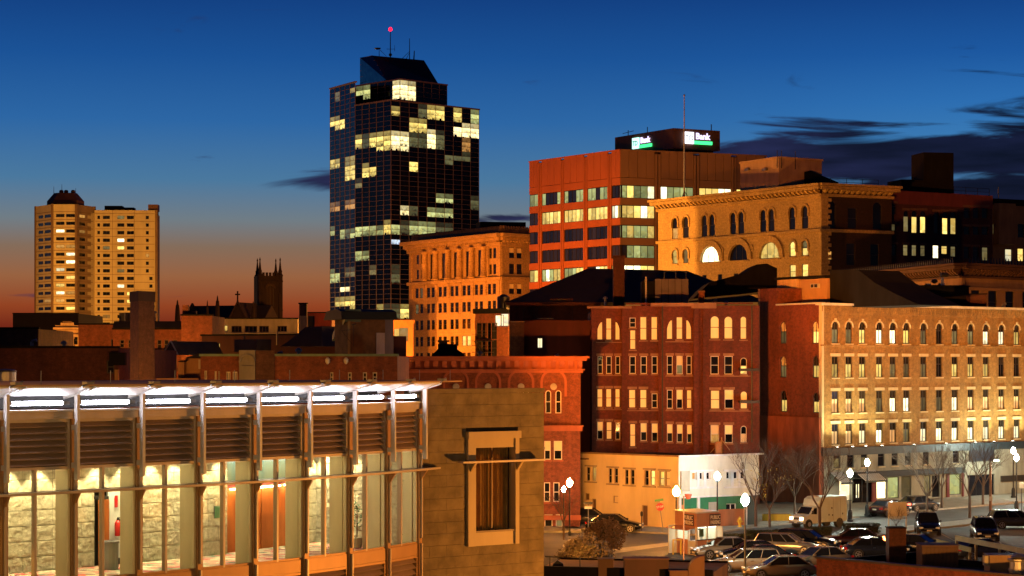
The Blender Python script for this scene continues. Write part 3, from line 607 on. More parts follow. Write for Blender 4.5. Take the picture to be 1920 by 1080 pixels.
def bank_sign(f, xl, xr, zc, hh, mint):
    ua, ub = f.U(xl), f.U(xr); w = ub - ua; sq = w * .33; rt = S.o
    S.part(f, 'logo_square', MB().box(ua, ua + sq, -.35, -.05, zc - hh, zc + hh), E_GW if mint else E_W)
    m = text_mesh('TD', hh * 1.25, G_D, .02, .02); qx = f.w(ua + sq / 2, -.38); put('logo_letters', m, S.o, (qx[0] - S.p.x, qx[1] - S.p.y, zc - hh * .45), f.a)
    m = text_mesh('Bank', hh * 1.5, E_V, .06, .045, 1.0); qx = f.w(ua + sq + (w - sq) * .5, -.2); bw = m and max(v.co.x for v in m.vertices) * 2
    for v in m.vertices: v.co.x *= (w - sq) * .82 / bw
    put('lettering', m, S.o, (qx[0] - S.p.x, qx[1] - S.p.y, zc - hh * .12), f.a)
    S.part(f, 'green_bar', MB().box(ua + sq * 1.1, ub, -.3, -.05, zc - hh, zc - hh * .45), E_G)
bank_sign(s1, 1188, 1223, s1.Z(1205, 267), 1.05, True); bank_sign(s2, 1282, 1334, s2.Z(1305, 259.5), 1.12, False)
# ================================================================== flagpole on the arched building
# ================================================================== arched orange stone building
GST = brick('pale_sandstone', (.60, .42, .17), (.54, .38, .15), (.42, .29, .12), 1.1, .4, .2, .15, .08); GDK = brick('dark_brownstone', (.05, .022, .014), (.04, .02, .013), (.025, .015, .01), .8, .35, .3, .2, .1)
fG, fG2 = Fr(1234, 342, 1540, 310), Fr(1540, 310, 1672, 315.5)
B = Bld('arched_stone_building', 'orange lit stone building with paired arched windows and heavy cornice', 'building', fG)
def gx(v): return 1220 + v / 4.32
wins = []
for v in (197, 285, 435, 497, 667, 733, 911, 978, 1146, 1250): wins.append((fG.U(gx(v)), 33.4, 1.45 if v < 300 else 1.35, 3.35, 'arch sash', (GLASS, LIT_O) if v == 197 else GLASS))
for v, pn in ((197, LIT_Y), (285, LIT_D), (1150, LIT_Y), (1250, (LIT_D, LIT_Y))): wins.append((fG.U(gx(v)), 29.45, 1.3, 2.2, 'arch sash', pn))
for v, pn in ((487, LIT_W), (715, GLASS), (968, LIT_Y)): wins.append((fG.U(gx(v)), 29.35, 4.5, 2.45, 'arch mu3', pn))
for v in (1150, 1250): wins.append((fG.U(gx(v)), 26.2, 1.3, 2.0, 'sash', LIT_Y))
for v in (197, 285, 435, 560, 690, 820, 940): wins.append((fG.U(gx(v)), 25.4, 1.05, 2.0, 'sash', GLASS))
B.facade(fG, 0, fG.len, 0, 38.2, wins, GST, .55)
def arch_trim(B, f, u, zb, h, w, t, mat, proj=.16, name='arch_hood', legs=0):
    mb = MB(); n = 12; r0 = w / 2 + .02; r1 = w / 2 + t; zc = zb + h - w / 2
    for i in range(n):
        a, b = math.pi * i / n, math.pi * (i + 1) / n; q = [(u - r * math.cos(k), zc + r * math.sin(k)) for r, k in ((r0, a), (r1, a), (r1, b), (r0, b))]
        mb.prism_y(q, -proj, .05)
    if legs:
        for s_ in (-1, 1): mb.box(u + s_ * r0 if s_ > 0 else u - r1, u + r1 if s_ > 0 else u - r0, -proj, .05, zc - legs, zc)
    return B.part(f, name, mb, mat)
for w in wins:
    if 'arch' in w[4]: arch_trim(B, fG, w[0], w[1], w[3], w[2], .32 if w[2] < 2 else .95, GST, .18 if w[2] < 2 else .3, 'arch_hood', .9 if w[2] < 2 else .1)
    B.part(fG, 'sill', MB().box(w[0] - w[2] / 2 - .2, w[0] + w[2] / 2 + .2, -.16, .05, w[1] - .25, w[1] - .02), GST)
for v in (574, 813): B.part(fG, 'roundel', MB().lathe([(.55, 0), (.55, .12), (.4, .14), (.38, .05), (.18, .05), (.15, .16)], 16, (0, 0, 0)), GST).matrix_local = __import__('mathutils').Matrix.Translation((fG.w(fG.U(gx(v)), -.02)[0] - B.p.x, fG.w(fG.U(gx(v)), -.02)[1] - B.p.y, 31.1)) @ __import__('mathutils').Matrix.Rotation(fG.a, 4, 'Z') @ __import__('mathutils').Matrix.Rotation(R(90), 4, 'X')
wins = [(fG2.U(1555), 28.7, 1.0, 1.3, 'sash', LIT_O), (fG2.U(1595), 28.0, 1.5, 3.2, 'sash', GLASS), (fG2.U(1640), 28.0, 1.5, 3.2, 'sash', GLASS), (fG2.U(1558), 33.4, 1.6, 4.0, 'arch', GLASS), (fG2.U(1598), 33.4, 1.6, 3.0, 'sash', GLASS), (fG2.U(1645), 33.4, 1.6, 4.0, 'arch', GLASS)]
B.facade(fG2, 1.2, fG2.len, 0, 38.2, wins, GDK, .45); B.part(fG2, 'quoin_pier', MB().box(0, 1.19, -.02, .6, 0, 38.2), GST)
for k in range(0, 14): B.part(fG2, 'quoin', MB().box(1.2, 1.2 + (.55 if k % 2 else .3), -.05, .1, 26.5 + k * .82, 26.5 + k * .82 + .5), GST)
for f in (fG, fG2):
    for nm, z0, z1, pj in (('string_course', 32.75, 33.2, .35), ('cornice', 37.9, 38.3, .35), ('cornice', 38.9, 39.35, 1.2), ('cornice', 39.4, 39.75, 1.5)): band(B, f, nm, 0, f.len, z0, z1, pj, GST)
    n = int(f.len / .95)
    for i in range(n): B.part(f, 'bracket', MB().prism_x([(-.95, 38.86), (.05, 38.86), (.05, 38.34), (-.35, 38.4), (-.8, 38.65)], i * f.len / n + .2, i * f.len / n + .6), GST)
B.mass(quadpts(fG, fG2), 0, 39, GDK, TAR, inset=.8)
# pale penthouse with a water stain on its roof
h1, h2 = Fr(1388, 331.5, 1460, 322.5), Fr(1460, 322.5, 1541, 327)
H = Bld('rooftop_penthouse', 'plain orange lit penthouse on the roof of the arched stone building', 'building', h1)
PH = plain('penthouse_stucco', (.56, .36, .2), .85, amt=.2); zp = h1.Z(1460, 297)
q = quadpts(h1, h2); mb = MB(); mb.prism_z([(x - H.p.x, y - H.p.y) for x, y in q], 38.5, zp); obj('wall', mb, PH, H.o)
for f in (h1, h2): H.part(f, 'coping', MB().box(-.15, f.len + .15, -.18, .3, zp, zp + .3), PH)
for px in (1403, 1436): H.part(h1, 'vent_hood', MB().box(h1.U(px) - .5, h1.U(px) + .5, -.4, .0, h1.Z(px, 320), h1.Z(px, 316)), STEEL)
for px in (1456, 1464, 1490): H.part(h2, 'conduit', MB().tube((h2.U(px), -.15, zp - 1.5), (h2.U(px), -.15, zp + 1.2), .06, n=5), IRON)
H.part(h2, 'lean_to_roof', MB().prism_y([(h2.U(1508), 39), (h2.U(1508), h2.Z(1508, 322)), (h2.U(1560), h2.Z(1560, 343)), (h2.U(1560), 39)], -1.5, 5), TAR)
T2 = thing('flagpole', 'bare steel flagpole rising in front of the lit bank sign', 'flagpole', P(1283, 383, 336))
fp = P(1283, 383, 336); hp_ = P(1283, 181, 336).z - fp.z
obj('pole', MB().tube((0, 0, -.4), (0, 0, hp_), .16, .07, 8), STEEL, T2); obj('finial', MB().lathe([(.02, 0), (.16, .12), (.16, .25), (.02, .4)], 8, (0, 0, hp_)), STEEL, T2)
for a in (0, 2.1, 4.2): obj('brace', MB().tube((math.cos(a) * 1.3, math.sin(a) * 1.3, -.4), (0, 0, 2.2), .06, n=5), IRON, T2)
# ================================================================== dark brownstone block to the right
fH = Fr(1664, 318, 1861, 329); B = Bld('dark_brownstone_block', 'dark brown brick block with four tall yellow lit windows', 'building', fH)
RB = brick('maroon_brick', (.11, .035, .028), (.09, .03, .025), (.05, .025, .02), .22, .075, .3, .3, .1); RBT = plain('maroon_parapet', (.13, .03, .03), .8)
def hx(v): return 1640 + v / 4.154
def hy(v): return 260 + v / 4.154
W1 = [(146, 505, 590, 46, GLASS, ''), (146, 665, 718, 34, LIT_D, ''), (245, 560, 725, 40, (GLASS, LIT_D), 'arch'), (310, 560, 735, 44, (GLASS, LIT_Y), 'arch'), (377, 560, 735, 44, (GLASS, LIT_Y), 'arch'), (480, 570, 738, 40, GLASS, 'arch'), (549, 570, 745, 44, (GLASS, LIT_Y), 'arch'), (613, 570, 745, 44, (GLASS, LIT_Y), 'arch'),
      (718, 535, 620, 48, GLASS, ''), (790, 535, 620, 48, GLASS, ''), (858, 535, 620, 48, GLASS, ''), (718, 685, 748, 48, GLASS, ''), (790, 685, 750, 48, GLASS, ''), (860, 687, 750, 50, GLASS, ''),
      (148, 822, 912, 46, GLASS, ''), (242, 825, 912, 38, LIT_D, ''), (309, 827, 914, 38, LIT_D, ''), (376, 830, 916, 38, LIT_D, ''), (477, 830, 932, 46, LIT_W, ''), (544, 835, 900, 46, LIT_Y, ''), (612, 838, 920, 40, LIT_D, ''), (716, 840, 935, 46, GLASS, ''), (788, 843, 945, 46, GLASS, ''), (860, 845, 950, 46, LIT_D, '')]
wins = []
for xc, ya, yb, w, pn, st in W1:
    px = hx(xc); wins.append((fH.U(px), fH.Z(px, hy(yb)), fH.U(hx(xc + w / 2)) - fH.U(hx(xc - w / 2)), fH.Z(px, hy(ya)) - fH.Z(px, hy(yb)), st + ' sash', pn))
zh = fH.Z(1664, 360); B.facade(fH, 0, fH.len, 0, zh - 1.7, wins, RB, .35, split=.72)
for w in wins: B.part(fH, 'lintel', MB().box(w[0] - w[2] / 2 - .25, w[0] + w[2] / 2 + .25, -.08, .05, w[1] + w[3] + .03, w[1] + w[3] + .35), plain('brown_lintel', (.14, .08, .05), .8))
B.part(fH, 'parapet', MB().box(0, fH.len, -.06, .6, zh - 1.69, zh + .3), RBT); B.mass(quadpts(fH, None, 22), 0, zh - .5, RB, TAR)
ft1 = Fr(1732, 332, 1788, 333); B.part(ft1, 'elevator_tower', MB().box(0, ft1.len, 0, 5, zh - 1, ft1.Z(1760, 286)), TAR); ft2 = Fr(1690, 331, 1731.8, 332); B.part(ft2, 'roof_house', MB().box(0, ft2.len, 0, 5, zh - 1, ft2.Z(1710, 337)), TAR)
def railing(B, f, ua, ub, z, y=1., h=1.1, nm='roof_railing'):
    n = max(2, int((ub - ua) / 2.2)); mb = MB()
    for k in (.5, 1): mb.tube((ua, y, z + h * k), (ub, y, z + h * k), .04, n=4)
    for i in range(n + 1): x = ua + (ub - ua) * i / n; mb.tube((x, y, z), (x, y, z + h), .04, n=4)
    B.part(f, nm, mb, IRON)
railing(B, fH, fH.U(1792), fH.len - .3, zh + .3, .4); railing(B, fG2, fG2.U(1572), fG2.U(1662), 39.75, 2)
# far right block
fI = Fr(1861, 334, 1990, 341); B = Bld('far_right_brick_block', 'dim brown brick block with yellow lower windows at the right edge', 'building', fI)
wins = [];
for xc, ya, yb, w, pn in ((929, 663, 745, 16, LIT_D), (1001, 668, 752, 42, LIT_Y), (1140, 665, 770, 50, GLASS), (1043, 860, 955, 52, LIT_W), (1137, 855, 955, 46, LIT_Y), (1250, 855, 955, 46, LIT_Y)):
    px = hx(xc); wins.append((fI.U(px), fI.Z(px, hy(yb)), fI.U(hx(xc + w / 2)) - fI.U(hx(xc - w / 2)), fI.Z(px, hy(ya)) - fI.Z(px, hy(yb)), 'sash', pn))
zi = fI.Z(1861, 384); B.facade(fI, 0, fI.len, 0, zi, wins, plain('tan_brown_wall', (.26, .17, .09), .85), .35); B.part(fI, 'parapet', MB().box(0, fI.len, -.1, .6, zi + .004, zi + 1.0), TAR); B.mass(quadpts(fI, None, 20), 0, zi - .3, RB, TAR)
B.part(fI, 'bay', MB().box(fI.U(1862), fI.U(1893), -1.4, -.02, fI.Z(1870, 459), fI.Z(1870, 382)), MC['tan_brown_wall']); B.part(fI, 'antenna', MB().tube((fI.U(1880), 1, zi), (fI.U(1880), 1, zi + 3), .08, n=5), IRON)
# ================================================================== stone corniced block behind the beige block
fJ, fJ2 = Fr(1585, 282, 1803, 250), Fr(1803, 250, 1990, 262)
B = Bld('corniced_block', 'brown stone block with a deep bracketed cornice and iron cresting', 'building', fJ)
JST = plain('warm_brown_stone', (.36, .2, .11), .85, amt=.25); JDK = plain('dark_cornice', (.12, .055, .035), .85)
zj = fJ.Z(1803, 497); wins = [(fJ.U(x), fJ.Z(x, 596), 1.7, 4.2, 'sash', GLASS) for x in (1640, 1684, 1711, 1740, 1765)]
B.facade(fJ, 0, fJ.len, 0, zj - 1.2, wins, JST, .4); wins = [(fJ2.U(x), fJ2.Z(x, 590), 1.6, 3.0, 'sash', GLASS) for x in (1829, 1861, 1893, 1925)]; B.facade(fJ2, 0, fJ2.len, 0, zj - 1.2, wins, JST, .4)
for f in (fJ, fJ2):
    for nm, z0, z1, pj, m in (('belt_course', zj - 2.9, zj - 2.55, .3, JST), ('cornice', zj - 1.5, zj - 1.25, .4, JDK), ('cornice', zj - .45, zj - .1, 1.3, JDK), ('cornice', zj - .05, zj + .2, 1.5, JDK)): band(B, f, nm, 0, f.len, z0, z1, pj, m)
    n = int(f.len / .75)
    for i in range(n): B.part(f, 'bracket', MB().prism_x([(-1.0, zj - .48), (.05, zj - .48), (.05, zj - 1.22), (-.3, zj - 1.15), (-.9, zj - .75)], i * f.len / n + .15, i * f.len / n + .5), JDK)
    cr = MB(); n = int(f.len / .55)
    for i in range(n): x = (i + .5) * f.len / n; cr.prism_y([(x - .12, zj + .2), (x + .12, zj + .2), (x, zj + .95)], -1.0, -.9)
    B.part(f, 'cresting', cr, IRON)['kind'] = 'stuff'
B.mass(quadpts(fJ, fJ2), 0, zj - .3, JST, TAR, inset=.6)
# ================================================================== dark stone church
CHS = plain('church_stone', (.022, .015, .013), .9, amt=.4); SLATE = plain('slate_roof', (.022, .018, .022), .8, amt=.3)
ft = Fr(485, 450, 529, 451.6); B = Bld('stone_church', 'dark gothic church with a pinnacled square tower against the sunset', 'church', ft)
zt = ft.Z(507, 517); w = ft.len
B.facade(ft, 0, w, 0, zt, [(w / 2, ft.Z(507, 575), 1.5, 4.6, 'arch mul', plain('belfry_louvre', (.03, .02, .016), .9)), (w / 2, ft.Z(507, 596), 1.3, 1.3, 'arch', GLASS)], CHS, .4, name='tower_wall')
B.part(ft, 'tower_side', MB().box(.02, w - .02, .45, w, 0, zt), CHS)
for z0, z1, pj in ((zt - 1.3, zt - 1.0, .25), (zt - 7.4, zt - 7.1, .2)): band(B, ft, 'string_course', 0, w, z0, z1, pj, CHS)
arch_trim(B, ft, w / 2, ft.Z(507, 575), 4.6, 1.5, .4, plain('church_trim', (.04, .026, .02), .9), .2)
for i in range(5): B.part(ft, 'merlon', MB().box(.7 + i * (w - 1.4) / 5 + .12, .7 + (i + 1) * (w - 1.4) / 5 - .12, .0, .35, zt, zt + .7), CHS)
for x, y in ((.35, .35), (w - .35, .35), (1.25 - .9 + 2.6 - 2.6 + .35 + 0, w - .35), (w - .35, w - .35)):
    B.part(ft, 'pinnacle', MB().lathe([(.55, -9), (.55, 0), (.62, .05), (.62, .35), (.42, .5), (.40, 1.0), (.46, 1.05), (.30, 1.4), (.10, 3.3), (.17, 3.35), (.17, 3.5), (.03, 4.0)], 8, (x, y, zt - .1)), CHS)
for s_ in (0, 1): B.part(ft, 'buttress', MB().prism_x([(-.9, 0), (.1, 0), (.1, zt - 3), (-.25, zt - 4), (-.4, zt - 8)], s_ * (w - .7), s_ * (w - .7) + .7), CHS)
fn = Fr(333, 446, 482, 440); zr = fn.Z(420, 571); ze = 20.0
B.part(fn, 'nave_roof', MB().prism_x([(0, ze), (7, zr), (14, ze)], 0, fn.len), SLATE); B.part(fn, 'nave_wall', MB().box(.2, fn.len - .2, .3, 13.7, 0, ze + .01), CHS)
u = fn.U(452); zg = fn.Z(452, 567)
B.part(fn, 'transept_roof', MB().prism_y([(u - 3.6, ze), (u, zg), (u + 3.6, ze)], -1.5, 7), SLATE); B.part(fn, 'transept_gable', MB().prism_y([(u - 3.9, ze - .2), (u - 3.6, ze - .2), (u, zg - .1), (u + 3.6, ze - .2), (u + 3.9, ze - .2), (u, zg + .35)], -1.75, -1.45), plain('church_trim', (.04, .026, .02), .9)); B.part(fn, 'transept_wall', MB().prism_y([(u - 3.5, 0), (u - 3.5, ze), (u, zg - .3), (u + 3.5, ze), (u + 3.5, 0)], -1.6, -1.4), CHS)
B.part(fn, 'cross', MB().box(u - .13, u + .13, -1.7, -1.5, zg + .3, zg + 2.3).box(u - .55, u + .55, -1.69, -1.51, zg + 1.45, zg + 1.75).lathe([(.3, 0), (.12, .8)], 6, (u, -1.6, zg - .1)), CHS)
for x, y_, r in ((334, 562, .5), (390, 563, .3), (409, 554, .45), (476, 565, .45)):
    u = fn.U(x); z = fn.Z(x, y_); B.part(fn, 'pinnacle', MB().lathe([(r * 1.5, -6), (r, -2), (r * .8, -1.4), (r * .95, -1.35), (r * .5, -1.0), (r * .35, -.4), (.04, 0)], 6, (u, -.3, z)), CHS)
B.part(fn, 'end_gable', MB().prism_x([(-.4, ze), (7, zr + .6), (14.4, ze), (14, ze - 6), (0, ze - 6)], -.4, -.02), CHS)
# ================================================================== low roofs on the left
BRD = brick('dark_red_brick', (.16, .045, .028), (.12, .035, .022), (.09, .05, .035), amt=.35); BRO = brick('orange_brick', (.36, .10, .038), (.28, .075, .03), (.22, .12, .07), amt=.35); BRB = brick('brown_brick', (.17, .075, .042), (.13, .055, .032), (.11, .07, .05), amt=.3)
def simple(name, label, x0, d0, x1, d1, ytop, depth, mat, wins=(), roof=TAR, cat='building', zb=0, fmat=TRIM_D, coping=None, ref=None):
    f = Fr(x0, d0, x1, d1); xm = ref if ref is not None else (x0 + x1) / 2; B = Bld(name, label, cat, f); z = f.Z(xm, ytop)
    ww = [(f.U((a + b) / 2), f.Z((a + b) / 2, yb), f.U(b) - f.U(a), f.Z((a + b) / 2, ya) - f.Z((a + b) / 2, yb), st, pn) for a, b, ya, yb, st, pn in wins]
    B.facade(f, 0, f.len, zb, z, ww, mat, .3, fmat=fmat); B.mass(quadpts(f, None, depth), zb, z - .4, mat, roof)
    B.part(f, 'side_wall', MB().box(0, .3, .31, depth, zb, z), mat); B.part(f, 'side_wall', MB().box(f.len - .3, f.len, .31, depth, zb, z), mat)
    B.part(f, 'coping', MB().box(-.08, f.len + .08, -.1, .4, z, z + .16), coping or TAR); B.f = f; B.z = z; return B
b = simple('long_brick_building', 'long low dark brick building behind the lit canopy roof', -120, 150, 222, 150, 653, 26, BRD, [(200, 214, 676, 700, 'sash', GLASS)])
b.part(b.f, 'corner_pilaster', MB().box(b.f.U(216), b.f.U(223), -.25, .1, 0, b.z - 1.5), plain('orange_stone_trim', (.42, .24, .1), .8)); b.part(b.f, 'cornice_end', MB().box(b.f.U(207), b.f.U(236), -.5, .3, b.z - 1.2, b.z - .3), TAR)
simple('brown_brick_block', 'windowless brown brick block at the left edge above the long brick building', -60, 176, 72, 176, 617, 14, BRB)
simple('black_flat_building', 'black windowless flat building in front of the apartment tower', 24, 420, 147, 420, 588, 25, plain('black_siding', (.012, .011, .012), .9))
f = Fr(73, 292, 147, 292); B = Bld('small_classical_house', 'small orange lit classical front with columns and stepped attic', 'building', f); OST = plain('orange_lit_stone', (.52, .34, .16), .8); z = f.Z
B.facade(f, f.U(106), f.len + 1, 0, z(120, 630), [(f.U(121), z(121, 653), .8, 1.6, 'sash', GLASS), (f.U(131), z(131, 653), .8, 1.6, 'sash', GLASS), (f.U(141), z(141, 646), .7, 1.2, 'sash', GLASS)], OST, .3)
B.facade(f, 0, f.U(106), 0, z(90, 625), [(f.U(86), z(86, 653), .8, .6, 'plain', GLASS)], BRO, .3); B.mass(quadpts(f, None, 8), 0, z(120, 632), OST, TAR)
for x in (107.5, 115.5, 126, 136.5): B.part(f, 'column', MB().lathe([(.3, 0), (.27, .3), (.22, 4.0), (.32, 4.1), (.32, 4.3)], 10, (f.U(x), -.35, z(x, 632) - 4.3)), OST)
for x0, x1, ya, yb, pj in ((105, 147.5, 632, 627, .5), (108, 147, 627, 619, .2), (106, 148, 618, 614, .6), (107, 147, 613.8, 610, .3), (117, 136, 609.8, 605, .3), (119, 134, 604.8, 602.5, .1)): band(B, f, 'attic_course', f.U(x0), f.U(x1), z(120, ya), z(120, yb), pj, OST)
b = simple('orange_brick_block', 'plain orange lit brick wall beside the small classical front', 147, 231, 222, 231, 609, 9, BRO, [(208, 216, 636, 652, 'plain', GLASS)])
b.part(b.f, 'roof_plant', MB().box(b.f.U(214), b.f.U(246), 3, 7, b.z - .5, b.f.Z(230, 585)), plain('plant_metal', (.06, .055, .05), .6)); b.part(b.f, 'plant_rib', MB().box(b.f.U(224), b.f.U(226), 2.9, 3.0, b.z - .5, b.f.Z(230, 586)), STEEL)
pw = [(294.5, 303, 637, 655, 'sash', GLASS), (307.5, 316.5, 637, 655, 'sash', GLASS), (323.5, 332.5, 637, 655, 'sash', GLASS), (224.5, 233, 637, 652, 'sash', GLASS), (294.5, 303, 671, 690, 'sash', GLASS), (308, 316, 671, 690, 'sash', GLASS), (324, 332, 671, 689, 'sash', (LIT_D, GLASS)), (224.5, 232, 672, 690, 'sash', GLASS), (240, 248, 637, 652, 'sash', GLASS), (240, 248, 672, 690, 'sash', GLASS), (294, 302, 704, 722, 'sash', GLASS), (224, 233, 705, 722, 'sash', GLASS), (309, 317, 704, 722, 'sash', GLASS)]
b = simple('red_brick_row_house', 'red brick row house with paired sash windows and a black roof', 212, 215, 342, 215, 618, 14, BRO, pw, fmat=TRIM_B)
b.part(b.f, 'mansard_roof', MB().prism_x([(-.3, b.z + .17), (14, b.z + .17), (12, b.f.Z(300, 602)), (.6, b.f.Z(300, 602))], 0, b.f.len), SLATE)
for ya, yb, pj in ((664, 656, .55), (696, 690, .4)): band(b, b.f, 'belt_cornice', 0, b.f.len, b.f.Z(280, ya), b.f.Z(280, yb), pj, BRB)
f1, f2 = Fr(244, 131, 260, 129), Fr(260, 129, 290, 130.5); B = Bld('big_brick_chimney', 'massive square brown brick chimney rising above the lit canopy roof', 'chimney', f1)
zz = f1.Z(260, 549); mb = MB(); mb.prism_z([(x - B.p.x, y - B.p.y) for x, y in quadpts(f1, f2)], 0, zz); o_ = obj('shaft', mb, BRB, B.o)
mb = MB(); c = quadpts(f1, f2); cc = Vector((sum(p[0] for p in c) / 4, sum(p[1] for p in c) / 4)); mb.prism_z([(cc.x + (x - cc.x) * 1.06 - B.p.x, cc.y + (y - cc.y) * 1.06 - B.p.y) for x, y in c], zz - .5, zz + .12); obj('cap', mb, plain('chimney_cap', (.05, .03, .025), .9), B.o)
b = simple('brick_stair_tower', 'tall blank orange brown brick wall with a chimney at its corner', 340, 206, 398, 206, 592, 9, BRO)
b.part(b.f, 'chimney', MB().box(b.f.U(341), b.f.U(352), .3, 1.0, b.z, b.f.Z(346, 572)), BRO); b.part(b.f, 'stepped_cap', MB().box(b.f.U(352.2), b.f.U(366), .3, 1.2, b.z + .161, b.f.Z(360, 583)), BRB)
PAL = plain('pale_stucco', (.60, .50, .28), .85, amt=.25)
pw = [(408, 427, 610, 621, 'mu3', LIT_Y), (434, 453, 611, 623, 'mu3', GLASS), (459, 482, 611, 623, 'mu3', GLASS), (486, 504, 611, 623, 'mu3', GLASS), (520, 538, 611, 622, 'mu3', GLASS)]
b = simple('pale_roof_building', 'pale yellow top storey with three lit panes below the church', 398, 282, 558, 282, 598, 12, PAL, pw, fmat=TRIM_B); b.part(b.f, 'sill_band', MB().box(0, b.f.len, -.2, .05, b.f.Z(480, 627), b.f.Z(480, 624)), PAL)
f = Fr(561, 262, 575, 262); B = Bld('brick_stack', 'slim brick chimney stack right of the pale top storey', 'chimney', f); B.part(f, 'shaft', MB().box(0, f.len, 0, 1.0, 0, f.Z(568, 570)), BRB); B.part(f, 'cap', MB().box(-.1, f.len + .1, -.1, 1.1, f.Z(568, 570), f.Z(568, 567.5)), TAR); B.part(f, 'pale_base', MB().box(-.05, f.len + .05, -.06, -.004, 0, f.Z(568, 592)), PAL)
simple('red_flat_block', 'small plain dark red block left of the glass tower', 573, 300, 622, 300, 587, 9, plain('dark_red_render', (.17, .02, .012), .85), [(577, 590, 592, 620, 'plain', GLASS)])
b = simple('dark_hall', 'dark red hall with black roofs in front of the pale top storey', 378, 192, 640, 184, 629, 10, plain('oxblood_wall', (.09, .02, .014), .9), [(408, 412, 643, 657, 'plain', LIT_Y)], ref=520)
f = b.f; b.part(f, 'dormer_gable', MB().prism_y([(f.U(405), f.Z(420, 666)), (f.U(433), f.Z(420, 666)), (f.U(420), f.Z(420, 641))], -7.2, -1), plain('gable_grey', (.07, .065, .06), .8)); b.part(f, 'gable_trim', MB().prism_y([(f.U(404), f.Z(420, 666)), (f.U(420), f.Z(420, 639.5)), (f.U(434), f.Z(420, 666)), (f.U(433), f.Z(420, 666)), (f.U(420), f.Z(420, 641.6)), (f.U(405.4), f.Z(420, 666))], -7.35, -7.21), plain('pale_trim', (.6, .58, .5), .6))
b.part(f, 'side_roof', MB().prism_y([(f.U(565), f.Z(600, 650)), (f.U(642), f.Z(600, 650)), (f.U(642), f.Z(600, 613)), (f.U(612), f.Z(600, 614)), (f.U(580), f.Z(600, 640))], -3, 3), plain('purple_slate', (.03, .022, .04), .7))
for x, w_, y0, y1, m in ((466.5, 2.2, 657, 629, 'orange_lit_stone'), (527.3, 2.6, 637, 622, 'pale_stucco')): b.part(f, 'vent_pipe', MB().tube((f.U(x), -.6, f.Z(x, y1 + 25)), (f.U(x), -.6, f.Z(x, y1)), .05 * w_ / 2 * 1.2, n=8), MC[m])
b.part(f, 'roof_box', MB().box(f.U(486), f.U(528), -3.5, -1.5, f.Z(500, 660), f.Z(500, 637)), plain('plant_metal', (.06, .055, .05), .6))
# stucco shed with gambrel roof
f1, f2 = Fr(631, 166, 652, 160), Fr(652, 160, 738, 161.5); B = Bld('stucco_roof_shed', 'stained brown stucco roof shed with a pale door and dark curved roof', 'shed', f1)
STU = plain('stained_stucco', (.17, .085, .035), .9, amt=.55, scale=.3, streak=False); STL = plain('lit_side_stucco', (.42, .32, .14), .9, amt=.3)  # light on the side wall is painted as a paler stucco
zs = f2.Z(690, 598); zb = 12.9
B.part(f2, 'wall', MB().box(0, f2.U(722), 0, .3, zb, zs), STU); B.part(f1, 'side_wall', MB().prism_y([(0, zb), (f1.len, zb), (f1.len, zs), (0, zs - 1.2)], 0, .2), STL); B.part(f2, 'siding', MB().box(f2.U(722.2), f2.len, .02, 2.2, zb, zs), plain('grey_siding', (.14, .12, .16), .7)); B.part(f2, 'door', MB().box(f2.U(705), f2.U(721), -.06, -.004, zb, f2.Z(710, 624)), plain('pale_door', (.38, .32, .33), .6))
B.part(f2, 'roof', MB().prism_x([(-.35, zs - .05), (-.2, zs + .55), (.8, zs + .75), (3.2, zs + .6), (3.8, zs - .05)], -.6, f2.len + .15), plain('black_membrane', (.016, .02, .018), .75)); B.part(f1, 'verge', MB().prism_y([(-1.2, zs - 1.6), (f1.len, zs - .2), (f1.len, zs + .7), (f1.len - .5, zs + .65), (-.8, zs - 1.0)], -.2, 1.0), plain('copper_green', (.11, .17, .13), .7)); B.part(f2, 'core', MB().box(.1, f2.len - .1, .31, 3.2, zb, zs - .06), STU)
B.part(f2, 'bracket_arm', MB().tube((f2.U(656), -.4, f2.Z(656, 609)), (f2.U(664), -.4, f2.Z(664, 607)), .06, n=5).tube((f2.U(660), -.3, f2.Z(660, 609)), (f2.U(660), -.3, f2.Z(660, 650)), .025, n=4).tube((f2.U(636), -.5, f2.Z(636, 620)), (f2.U(660), -.3, f2.Z(660, 648)), .02, n=4).tube((f2.U(636), -.5, f2.Z(636, 620)), (f2.U(660), -.3, f2.Z(660, 618)), .02, n=4), IRON)
# long low brick wall with green coping
GRC = plain('green_copper_coping', (.16, .26, .17), .7)
pw = [(383, 388, 695, 712, 'plain', GLASS), (402, 406, 696, 715, 'plain', GLASS), (409, 412, 696, 715, 'plain', GLASS), (424, 432, 697, 716, 'mul', GLASS), (436, 445, 697, 716, 'mul', GLASS), (481, 490, 694, 717, 'plain', GLASS), (618.5, 625, 698, 716, 'sash', GLASS), (652, 659.5, 698, 716, 'sash', GLASS), (680, 688, 698, 716, 'sash', GLASS), (698.5, 707, 698, 716, 'sash', GLASS)]
b = simple('low_brick_wing', 'low brick wing with a green coping and small white framed windows', 376, 141, 745, 141, 668, 16, BRO, pw, fmat=TRIM_W, coping=GRC); f = b.f
PST = plain('grey_cast_stone', (.30, .29, .24), .8, amt=.3)
b.part(f, 'stone_panel', MB().box(f.U(449), f.U(479), -.22, .02, 8, f.Z(464, 656.5)), PST); arch_trim(b, f, f.U(464), f.Z(464, 688), (f.U(476) - f.U(452)) / 2 + .3, f.U(476) - f.U(452), .12, PST, .34); b.part(f, 'panel_ledge', MB().box(f.U(452), f.U(476), -.34, -.2, f.Z(464, 688), f.Z(464, 686)), PST)
b.part(f, 'corner_pier', MB().box(f.U(479.5), f.U(515), -.15, .02, 8, f.Z(500, 657)), BRB)
